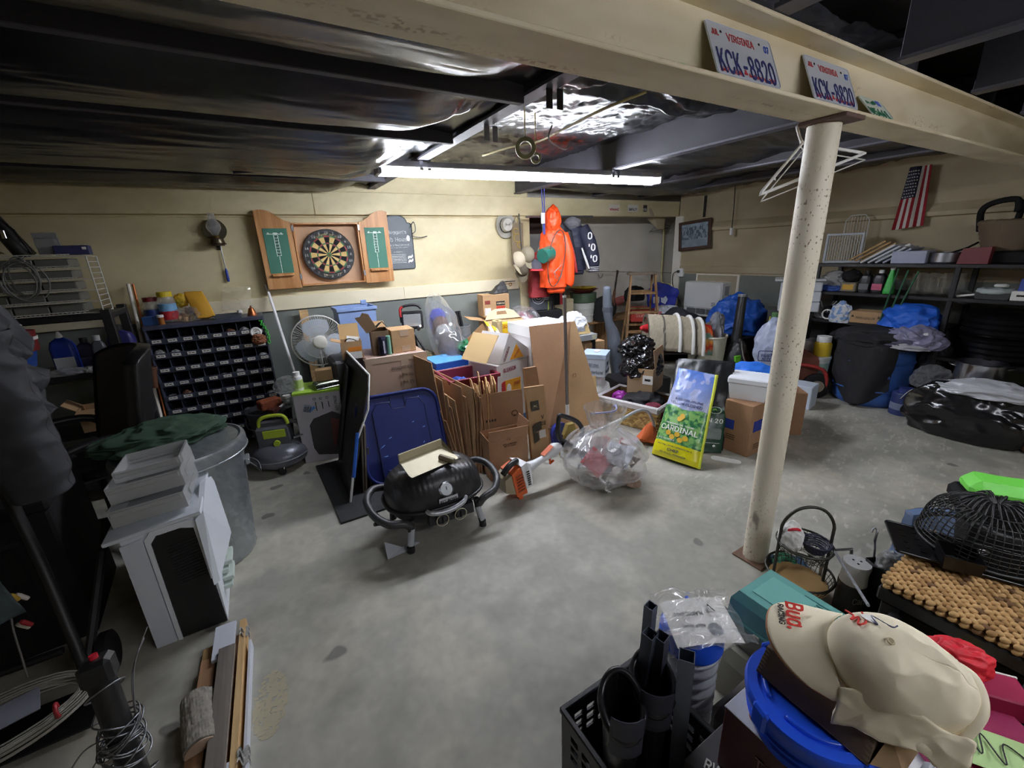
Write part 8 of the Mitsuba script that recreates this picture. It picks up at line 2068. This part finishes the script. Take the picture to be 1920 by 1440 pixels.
bl=Thing('blue_lid_tub','bright blue round tub with a ribbed rim standing on the maroon and white carton','tub',(0.805,0.235,0.563))
bl.p('tub',lathe([(0,0),(0.1,0),(0.105,0.01),(0.112,0.03),(0.108,0.034),(0.116,0.05),(0.112,0.054),(0.12,0.072),(0.122,0.09),(0.118,0.098),(0.1,0.1),(0.096,0.094),(0.09,0.094),(0,0.092)],72),BL,40)
for i in range(4):
 a=math.radians(205+i*90)
 bl.p('rim_rib',tube([(0.085*math.cos(a+d),0.085*math.sin(a+d),0.094)for d in np.linspace(-0.55,0.55,12)],0.006,8),BL,True)
 bl.p('latch',mv(bx(0.035,0.016,0.05,0.005),(0.119*math.cos(a+0.78),0.119*math.sin(a+0.78),0.052),rz=math.degrees(a+0.78)-90),BL)
t=Thing('paper_bag','folded dark brown paper bag lying on the blue tub under the cap','paper bag',(0.838,0.222,0.664),rz=-93)
t.p('bag',disp(fine(hull([(-0.1,-0.085,0),(0.1,-0.085,0),(0.1,0.07,0),(-0.1,0.07,0),(-0.1,-0.06,0.055),(0.09,-0.05,0.06),(0.09,0.07,0.055),(-0.1,0.07,0.055)]),0.02),0.003,18,3),mat((88,72,58),0.75),True)
t.p('open_end',hull([(0.1,-0.08,0.002),(0.135,-0.05,0.004),(0.13,0.05,0.004),(0.1,0.07,0.002),(0.105,-0.04,0.05),(0.105,0.05,0.05)]),mat((150,124,92),0.75))
CT=mat((226,216,190),0.85,sheen=0.3)
cp=Thing('baseball_cap','worn cream baseball cap with red Bud Racing lettering on its bill, in the foreground','cap')
tip,rear=np.array([0.765,0.325,0.80]),np.array([0.905,0.06,0.785])
xa=(rear-tip)/np.linalg.norm(rear-tip)
up=np.array([-0.30,-0.12,1.0]);up-=xa*(up@xa);up/=np.linalg.norm(up)
Mc=np.eye(4);Mc[:3,0],Mc[:3,1],Mc[:3,2],Mc[:3,3]=xa,np.cross(up,xa),up,tip
cp.M=Mc
LC=float(np.linalg.norm(rear-tip))
def billf(u,v,d=0.0):
 y=(u-0.5)*0.165
 x0=0.115*(1-(1-(2*np.abs(u-0.5))**2.4)**0.55)
 x1=0.10+0.03*(2*u-1)**2
 x=x0+(x1-x0)*v
 z=0.0-0.034*(2*np.abs(u-0.5))**2.2+0.012*v+d
 return x,y,z
cp.p('bill',surf(billf,44,20,0.0035),CT,True)
ed=[billf(np.array(u),np.array(0.0),-0.0015)for u in np.linspace(0.0,1,60)]
cp.p('bill_edge',tube([tuple(float(c)for c in e)for e in ed],0.0028,8),mat((206,150,112),0.85),True)
def crownf(u,v):
 a=u*2*np.pi
 c,s=np.cos(a),np.sin(a)
 k=np.maximum(np.cos(v*1.5708),0)
 x=0.195+0.105*c*k**0.6*np.where(c>0,1.05,0.95)
 y=0.085*s*k**0.62
 z=-0.028*s**2*(1-v)+0.082*np.sin(v*1.57)**0.8-0.05*np.clip((x-0.18)/0.12,0,1)*np.sin(v*1.57)
 P=np.stack([x,y,z],-1)
 fold=crease(P*[7,16,10]+0.5*nz(P,14,6)[...,None],1.0,5)-0.5
 amp=np.clip((x-0.15)/0.1,0.05,1)*np.clip(1.3-1.1*(y>0.03),0,1)
 return x,y,z+0.034*fold*amp+0.003*nz(P,30,3)
cp.p('crown',surf(crownf,120,60,0.003),CT,True)
cp.p('brow_seam',tube([tuple(float(c)for c in crownf(np.array(u),np.array(0.02)))for u in np.linspace(0.0,0.999,60)],0.0035,6),mat((200,186,152),0.85),True)
cp.p('side_flap',disp(surf(lambda u,v:(0.12+0.17*u,-0.07-0.035*v,-0.01-0.055*v+0.02*np.sin(np.pi*u)+0.008*np.sin(14*u+5*v)),50,24,0.003),0.004,25,4,0.006,30),CT,True)
cp.p('rear_strap',tube([(0.285,-0.06,-0.03),(0.305,-0.02,0.005),(0.305,0.03,0.005),(0.285,0.06,-0.015)],0.009,8,smooth=6),CT,True)
cp.p('eyelet',mv(ring(0.005,0.0014,16,6),(0.17,-0.005,0.084),ry=6),mat((186,172,140),0.8),True)
RD2,NV2=mat((196,48,38),0.7),mat((60,60,90),0.7)
def oncap(txt,h_,m_,x,y,z,rz,w_,bold=False):
 cp.text(txt,h_,m_,(x,y,z),w_,rz=rz,rx=0,depth=0.0012,bold=bold)
oncap('Bud.',0.03,RD2,0.045,0.022,0.009,-82,0.056,True)
oncap('RACING',0.01,INK,0.022,0.018,0.006,-82,0.042,True)
sg=[(0.118,0.05,0.045),(0.126,0.035,0.06),(0.12,0.02,0.068),(0.132,0.03,0.068),(0.128,0.01,0.076),(0.14,0.02,0.076),(0.138,0.045,0.064)]
cp.p('red_signature',tube(sg,0.0016,6,smooth=6),RD2,True)
cp.p('white_emblem',mv(cyl(0.01,0.002,16).apply_transform(np.diag([2.2,1,1,1])),(0.155,0.03,0.073),rx=-22),WHTM)
cp.p('blue_signature',tube([(0.14,0.035,0.07),(0.155,0.02,0.08),(0.15,0.04,0.07),(0.175,0.025,0.08),(0.185,0.035,0.074)],0.0014,6,smooth=6),NV2,True)
TL=mat((92,148,142),0.55)
tk=Thing('tackle_box','teal lidded tackle box with a grey body behind the cap','tackle box',(1.285,0.40,0.20),rz=-1)
tk.p('body',hull([(s*w_,e*l_,z)for s in(-1,1)for e in(-1,1)for w_,l_,z in((0.085,0.2,0),(0.1,0.215,0.1))]),mat((120,120,108),0.55))
tk.p('teal_band',bx(0.225,0.46,0.03,0.008,c=(0,0,0.1)),mat((84,140,134),0.5))
tk.p('lid',hull([(s*w_,e*l_,z)for s in(-1,1)for e in(-1,1)for w_,l_,z in((0.108,0.225,0.13),(0.104,0.222,0.19),(0.09,0.205,0.222))]),TL)
tk.p('lid_window',bx(0.12,0.14,0.004,0.001,c=(-0.0,0.11,0.221)),mat((104,162,154),0.6))
tk.p('lid_groove',cat(*[bx(0.004,0.26,0.003,c=(x,-0.05,0.2215))for x in(0.04,0.052,0.064)]),mat((64,116,112),0.6))
for y in(0.12,0.02,-0.1):
 tk.p('hinge_pin',bx(0.006,0.02,0.012,0.002,c=(-0.114,y,0.108)),mat((190,188,170),0.4))
tk.p('latch',bx(0.05,0.025,0.008,0.003,c=(-0.02,0.03,0.221)),mat((206,204,186),0.4))
tk.p('carry_handle',seg((-0.1,0.235,0.12),(-0.22,0.27,0.115),0.013,12),BLK,40)
s=Thing('grey_box','grey plastic box under the tackle box','box',(1.285,0.38,0))
s.one(hull([(x*0.13,y*0.24,z)for x in(-1,1)for y in(-1,1)for z in(0,0.15)]+[(x*0.11,y*0.22,0.198)for x in(-1,1)for y in(-1,1)]),mat((132,130,116),0.55))
BW=mat((58,58,52),0.45,0.4)
wb=Thing('wire_basket','tiered dark wire basket with a hooped handle standing beside the post','basket',(1.86,0.70,0))
for z,R in((0.05,0.13),(0.2,0.105)):
 k=wb.p('tier_rim',ring(R,0.005,40,8,(0,0,z+0.06)),BW,True)
 wb.p('tier_mesh',cat(*[tube([(R*math.cos(a),R*math.sin(a),z+0.06),(R*0.85*math.cos(a),R*0.85*math.sin(a),z+0.01),(0.2*R*math.cos(a),0.2*R*math.sin(a),z)],0.0014,4)for a in np.linspace(0,2*np.pi,36,endpoint=False)],*[ring(R*q,0.0014,36,4,(0,0,z+zz))for q,zz in((0.95,0.04),(0.88,0.02),(0.6,0.006),(0.35,0.002))]),BW,True,par=k,kind='stuff')
wb.p('wicker_plate',lathe([(0,0.052),(0.1,0.052),(0.115,0.06),(0.115,0.064),(0,0.058)],36),mat((166,132,84),0.7),40)
wb.p('hoop_handle',tube([(-0.105,0,0.0),(-0.105,0,0.28),(-0.1,0,0.36),(-0.06,0,0.42),(0,0,0.44),(0.06,0,0.42),(0.1,0,0.36),(0.105,0,0.28),(0.105,0,0.0)],0.0065,8,smooth=5).apply_transform(frame(rz=-38)),BW,True)
for lab,nm,q,mesh,m_,sm in(('white cloth with red plastic tools in the upper tier of the wire basket','white_cloth',(-0.04,0.04,0.21),blob(0.05,0.045,0.07,0.15,2,4,4,0.2,3),WHTM,True),('dark blue coiled cords in the upper tier of the wire basket','cord_coil',(0.03,-0.03,0.21),cat(*[ring(0.035+0.004*i,0.004,24,6,(0.002*i,0,0.02+0.007*i))for i in range(6)]),mat((40,42,60),0.5),True),('black roll of tape in the upper tier of the wire basket','tape_roll',(0.045,0.05,0.22),ring(0.03,0.012,24,8,(0,0,0.03)),BLK,True)):
 t=Thing(nm,lab,'cloth' if 'cloth' in nm else 'cord' if 'cord' in nm else 'tape',(1.86+q[0],0.70+q[1],q[2]))
 t.one(mesh,m_,sm)
t=Thing('red_tool','bright red plastic ring handled tool in the wire basket','tool',(1.825,0.75,0.285),rz=-40,rx=35)
t.one(cat(ring(0.022,0.006,20,8,(0,0,0.05),'y'),seg((0,0,0.0),(0,0,0.03),0.012,10)),mat((210,40,60),0.4),40)
t=Thing('green_spool','green ring shaped spool on the floor beside the foot of the post','spool',(1.935,0.79,0.05),rx=25,rz=-40)
t.one(ring(0.035,0.02,28,10),mat((70,150,110),0.45),True)
s=Thing('blue_box','small blue box and black tray beside the foot of the post','tray',(1.99,0.80,0),rz=-40)
s.one(bx(0.15,0.08,0.035,0.004),mat((60,90,120),0.5))
t=Thing('bent_rod','bent bare metal rod frame behind the white capped canister','frame')
t.one(tube([(1.98,0.66,0.02),(1.96,0.66,0.2),(2.07,0.6,0.2),(2.08,0.58,0.02)],0.007,8),STEEL,40)
t=Thing('canister','dark canister with a white dispenser cap among the things by the post','canister',(1.93,0.53,0),rz=-30)
t.p('body',cyl(0.05,0.15,28),mat((40,42,42),0.45),40)
t.p('cap',lathe([(0,0.15),(0.048,0.15),(0.045,0.2),(0.05,0.235),(0.047,0.245),(0,0.247)],28),WHT,40)
for a in(0,2.1,4.2):
 t.p('cap_hole',cyl(0.004,0.002,8,c=(0.015*math.cos(a),0.015*math.sin(a),0.246)),INK)
t.text('Can',0.03,mat((130,130,126),0.5),(-0.005,-0.0505,0.09),0.05)
t=Thing('black_bin','square black bin holding clear plastic, right of the white capped canister','bin',(1.99,0.44,0),rz=-28)
t.p('bin',tray(0.115,0.115,0.26,0.004,0.8),BLKG)
t.p('clear_wad',blob(0.05,0.05,0.06,0.25,2,6,4,0.35,3).apply_translation((0,0,0.18)),M_HAZE,True)
t=Thing('hook_rod','thin metal rod with a hooked top standing out of the black bin','rod')
t.one(tube([(1.99,0.48,0.02),(2.02,0.51,0.28),(1.847,0.473,0.42),(1.878,0.481,0.45),(1.879,0.492,0.46),(1.866,0.494,0.44)],0.004,8),STEEL,True)
t=Thing('rope_end','pale grey rope curling out of the black bin','rope')
t.one(tube([(2.0,0.43,0.2),(2.04,0.40,0.27),(2.05,0.36,0.26),(2.0,0.37,0.24),(2.06,0.35,0.24)],0.008,8,smooth=6),mat((140,136,128),0.7),True)
t=Thing('thin_stick','thin grey stick leaning across the canister to the tackle box','stick')
t.one(seg((1.93,0.62,0.25),(1.50,0.36,0.40),0.005,8),GRYP,40)
bn=Thing('black_bench','low black bench under the woven rope mat at the right edge','bench',(1.86,0.02,0))
bn.p('seat_board',bx(0.46,0.72,0.05,0.006,c=(0,0,0.345)),BLK)
for x in(-0.2,0.2):
 for y in(-0.32,0.32):
  bn.p('leg',bx(0.05,0.05,0.345,0.004,c=(x,y,0)),BLK)
bn.p('side_panel',bx(0.02,0.62,0.3,0.003,c=(-0.2,0,0.03)),BLKM)
rm=Thing('rope_mat','thick tan woven rope mat lying on the black bench','mat',(1.86,0.02,0.396))
rg=np.random.RandomState(9)
RM=[mat((186,150,100),0.85),mat((160,124,78),0.85),mat((112,82,54),0.85)]
parts={0:[],1:[],2:[]}
base=trimesh.creation.icosphere(subdivisions=2)
for lay in range(2):
 for i in range(30):
  for j in range(27):
   if lay==0 and 0<i<29 and 0<j<26:
    continue
   m=base.copy();m.vertices=m.vertices*[0.0125,0.0085,0.009]
   parts[0 if rg.rand()<0.62 else 1 if rg.rand()<0.8 else 2].append(mv(m,(-0.225+i*0.0155,-0.35+j*0.0265+0.013*(i%2),0.01+lay*0.017+0.003*rg.rand()),rz=50 if i%2 else-50,ry=rg.uniform(-15,15)))
for i in range(3):
 rm.p('braid',cat(parts[i]),RM[i],True,kind='stuff')
rm.p('backing',bx(0.45,0.7,0.016,0.004),RM[2])
t=Thing('perforated_tray','black perforated steel tray lying on the rope mat','tray',(1.97,0.265,0.445),rz=-62,ry=3)
hs=[[(x-0.16+0.04*(i%9),z-0.06+0.04*(i//9))for x,z in rrect(0.016,0.006,0.002,2)]for i in range(36)for(x,z)in[(0,0)]for h in[0]]if False else[[(px-0.16+0.04*(i%9),pz-0.06+0.04*(i//9))for px,pz in rrect(0.016,0.006,0.002,2)]for i in range(36)]
t.p('plate',ext(rrect(0.4,0.2,0.01,3),0.004,hs).apply_transform(frame(rx=-90)),BLKG)
t.p('rim',tube([(x,z,0.002)for x,z in rrect(0.4,0.2,0.01,3)],0.005,6,True),BLKG,True)
t=Thing('black_dish','small square black dish standing on the perforated tray','dish',(1.87,0.26,0.455),rz=-62)
t.p('dish',tray(0.1,0.1,0.05,0.003,0.9),BLKG)
t.p('chrome_clip',tube([(0.05,0.04,0.05),(0.08,0.05,0.045),(0.06,0.06,0.02)],0.006,8,smooth=4),CHROME,True)
fb=Thing('wire_cloche','black wire mesh basket upside down on the rope mat with a tuft of black cords','basket',(2.08,0.245,0.455))
WM=mat((30,32,31),0.45)
rr,zz=[0.175,0.172,0.165,0.15,0.125,0.09],[0.0,0.04,0.08,0.115,0.14,0.152]
fb.p('mesh',cat(*[ring(np.interp(k,zz,rr),0.0022,48,5,(0,0,k))for k in np.linspace(0,0.152,11)],*[tube([(r*math.cos(a),r*math.sin(a),z)for r,z in zip(rr,zz)],0.002,5)for a in np.linspace(0,2*np.pi,48,endpoint=False)]),WM,True,kind='stuff')
fb.p('rim',ring(0.178,0.006,48,8,(0,0,0)),WM,True)
fb.p('cord_tuft',cat(*[tube([(0,0,0.15),(0.05*math.cos(a),0.05*math.sin(a),0.19-0.02*e),((0.1+0.05*e)*math.cos(a+0.2),(0.1+0.05*e)*math.sin(a+0.2),0.13-0.05*e)],0.004,5,smooth=5)for a,e in((i*0.21,rg.rand())for i in range(30))]),BLK,True,kind='stuff')
t=Thing('blue_bag','dusty blue plastic sack standing behind the rope mat','bag',(2.30,0.43,0),rz=-30)
t.one(disp(fine(hull([(-0.1,-0.06,0),(0.1,-0.06,0),(0.1,0.06,0),(-0.1,0.06,0),(-0.1,-0.02,0.4),(0.08,-0.02,0.41),(-0.1,0.02,0.4),(0.08,0.02,0.41)]),0.03),0.012,12,3,0.01,10),mat((96,116,150),0.45),True)
t=Thing('leaf_vacuum','lime green and black cushioned seat at the right edge behind the rope mat','seat',(2.62,0.27,0.36),rz=-60)
t.p('lime_cushion',disp(fine(bx(0.32,0.16,0.09,0.035,c=(0,0,0.06)),0.025),0.012,9,4),mat((120,224,84),0.5),True)
t.p('black_base',bx(0.36,0.2,0.075,0.02,c=(0,0.0,0)),BLKM)
t.p('side_arm',tube([(-0.2,-0.1,0.04),(-0.1,-0.14,-0.03),(0.1,-0.14,-0.05),(0.25,-0.1,-0.04)],0.016,8,smooth=5),BLK,True)
s=Thing('seat_stand','black stand under the lime green seat','stand',(2.64,0.26,0),rz=-60)
s.one(bx(0.3,0.18,0.358,0.006),BLKM)
t=Thing('label_carton','tan carton with a white and yellow product label, below the rope mat','box',(1.50,0.10,0))
t.p('carton',bx(0.28,0.5,0.295,0.003),mat((138,108,72),0.75))
lb=Thing.__new__(Thing);lb.k=t.k;lb.M=t.M@frame((0.03,0.1,0.296),rz=-92)
lb.p('label',bx(0.14,0.12,0.001),mat((206,208,210),0.5))
lb.p('yellow_block',bx(0.05,0.12,0.001,c=(0.045,0,0.0012)),mat((216,190,40),0.5))
lb.p('white_end',bx(0.02,0.12,0.001,c=(0.08,0,0.0024)),WHTM)
for i in range(4):
 lb.p('bar',bx(0.006,0.022,0.001,c=(-0.055+i*0.014,0.04,0.0022)),INK)
lb.text('SOFA BED',0.01,INK,(-0.005,-0.01,0.0012),0.05,rx=0,rz=90);lb.text('COVER',0.01,INK,(0.012,-0.01,0.0012),0.04,rx=0,rz=90)
lb.p('picture',mv(cyl(0.018,0.001,18),(-0.045,0.0,0.0012)),mat((90,92,100),0.5))
t=Thing('black_stick','short thick black pipe lying against the bench leg with a yellow end','pipe')
t.p('pipe',seg((1.70,0.33,0.30),(1.53,0.31,0.33),0.016,12),BLK,40)
t.p('yellow_end',seg((1.53,0.31,0.33),(1.505,0.307,0.3345),0.014,12),mat((206,186,40),0.5),40)
t=Thing('magenta_folder','magenta folder lying flat at the bottom edge right of the blue tub','folder',(1.03,0.02,0.40),rz=-35)
t.one(bx(0.24,0.2,0.012,0.003,c=(0,0,0.165)),mat((146,34,78),0.55))
s=Thing('lower_box','dark box under the magenta folder','box',(1.18,-0.09,0))
s.one(bx(0.32,0.24,0.562,0.004),BLKM)
t=Thing('green_paper','pale green paper with a handwritten scribble at the bottom edge','paper',(1.03,0.035,0.582),rz=-62)
t.p('paper',surf(lambda u,v:(0.24*(u-0.4),0.085*(v-0.5),0.012*np.sin(2.2*u)),14,6,0.001),mat((176,206,140),0.7),True)
t.p('scribble',tube([(-0.05,0.0,0.012),(-0.03,0.03,0.014),(-0.01,-0.02,0.014),(0.0,0.025,0.015),(0.02,-0.025,0.015),(0.03,0.02,0.015),(0.06,0.0,0.014)],0.0014,5,smooth=6),INK,True)
t=Thing('red_shoebox','crimson box corner beside the cap with a white edge','box',(1.19,0.06,0.5635),rz=-55)
t.p('box',bx(0.1,0.07,0.05,0.003),mat((150,30,70),0.5))
t.p('white_edge',bx(0.101,0.004,0.05,c=(0,0.036,0)),WHTM)
t.p('red_cloth',blob(0.06,0.035,0.04,0.2,2,3,4,0.3,3,0.5).apply_translation((-0.06,0.02,0.05)),mat((206,34,48),0.6),True)
t=Thing('red_ball','small red knob on the tan carton behind the cap','knob',(1.40,0.02,0.296))
t.one(lathe([(0,0),(0.02,0),(0.03,0.02),(0.025,0.045),(0,0.055)],20),mat((190,40,40),0.4),True)
t=Thing('silver_latch','pair of silver plastic feet on the dark tub at the bottom edge','latch',(0.885,0.075,0.563))
t.one(cat(bx(0.035,0.02,0.05,0.008),bx(0.035,0.02,0.06,0.008,c=(0.0,0.035,0))),mat((170,174,180),0.4))
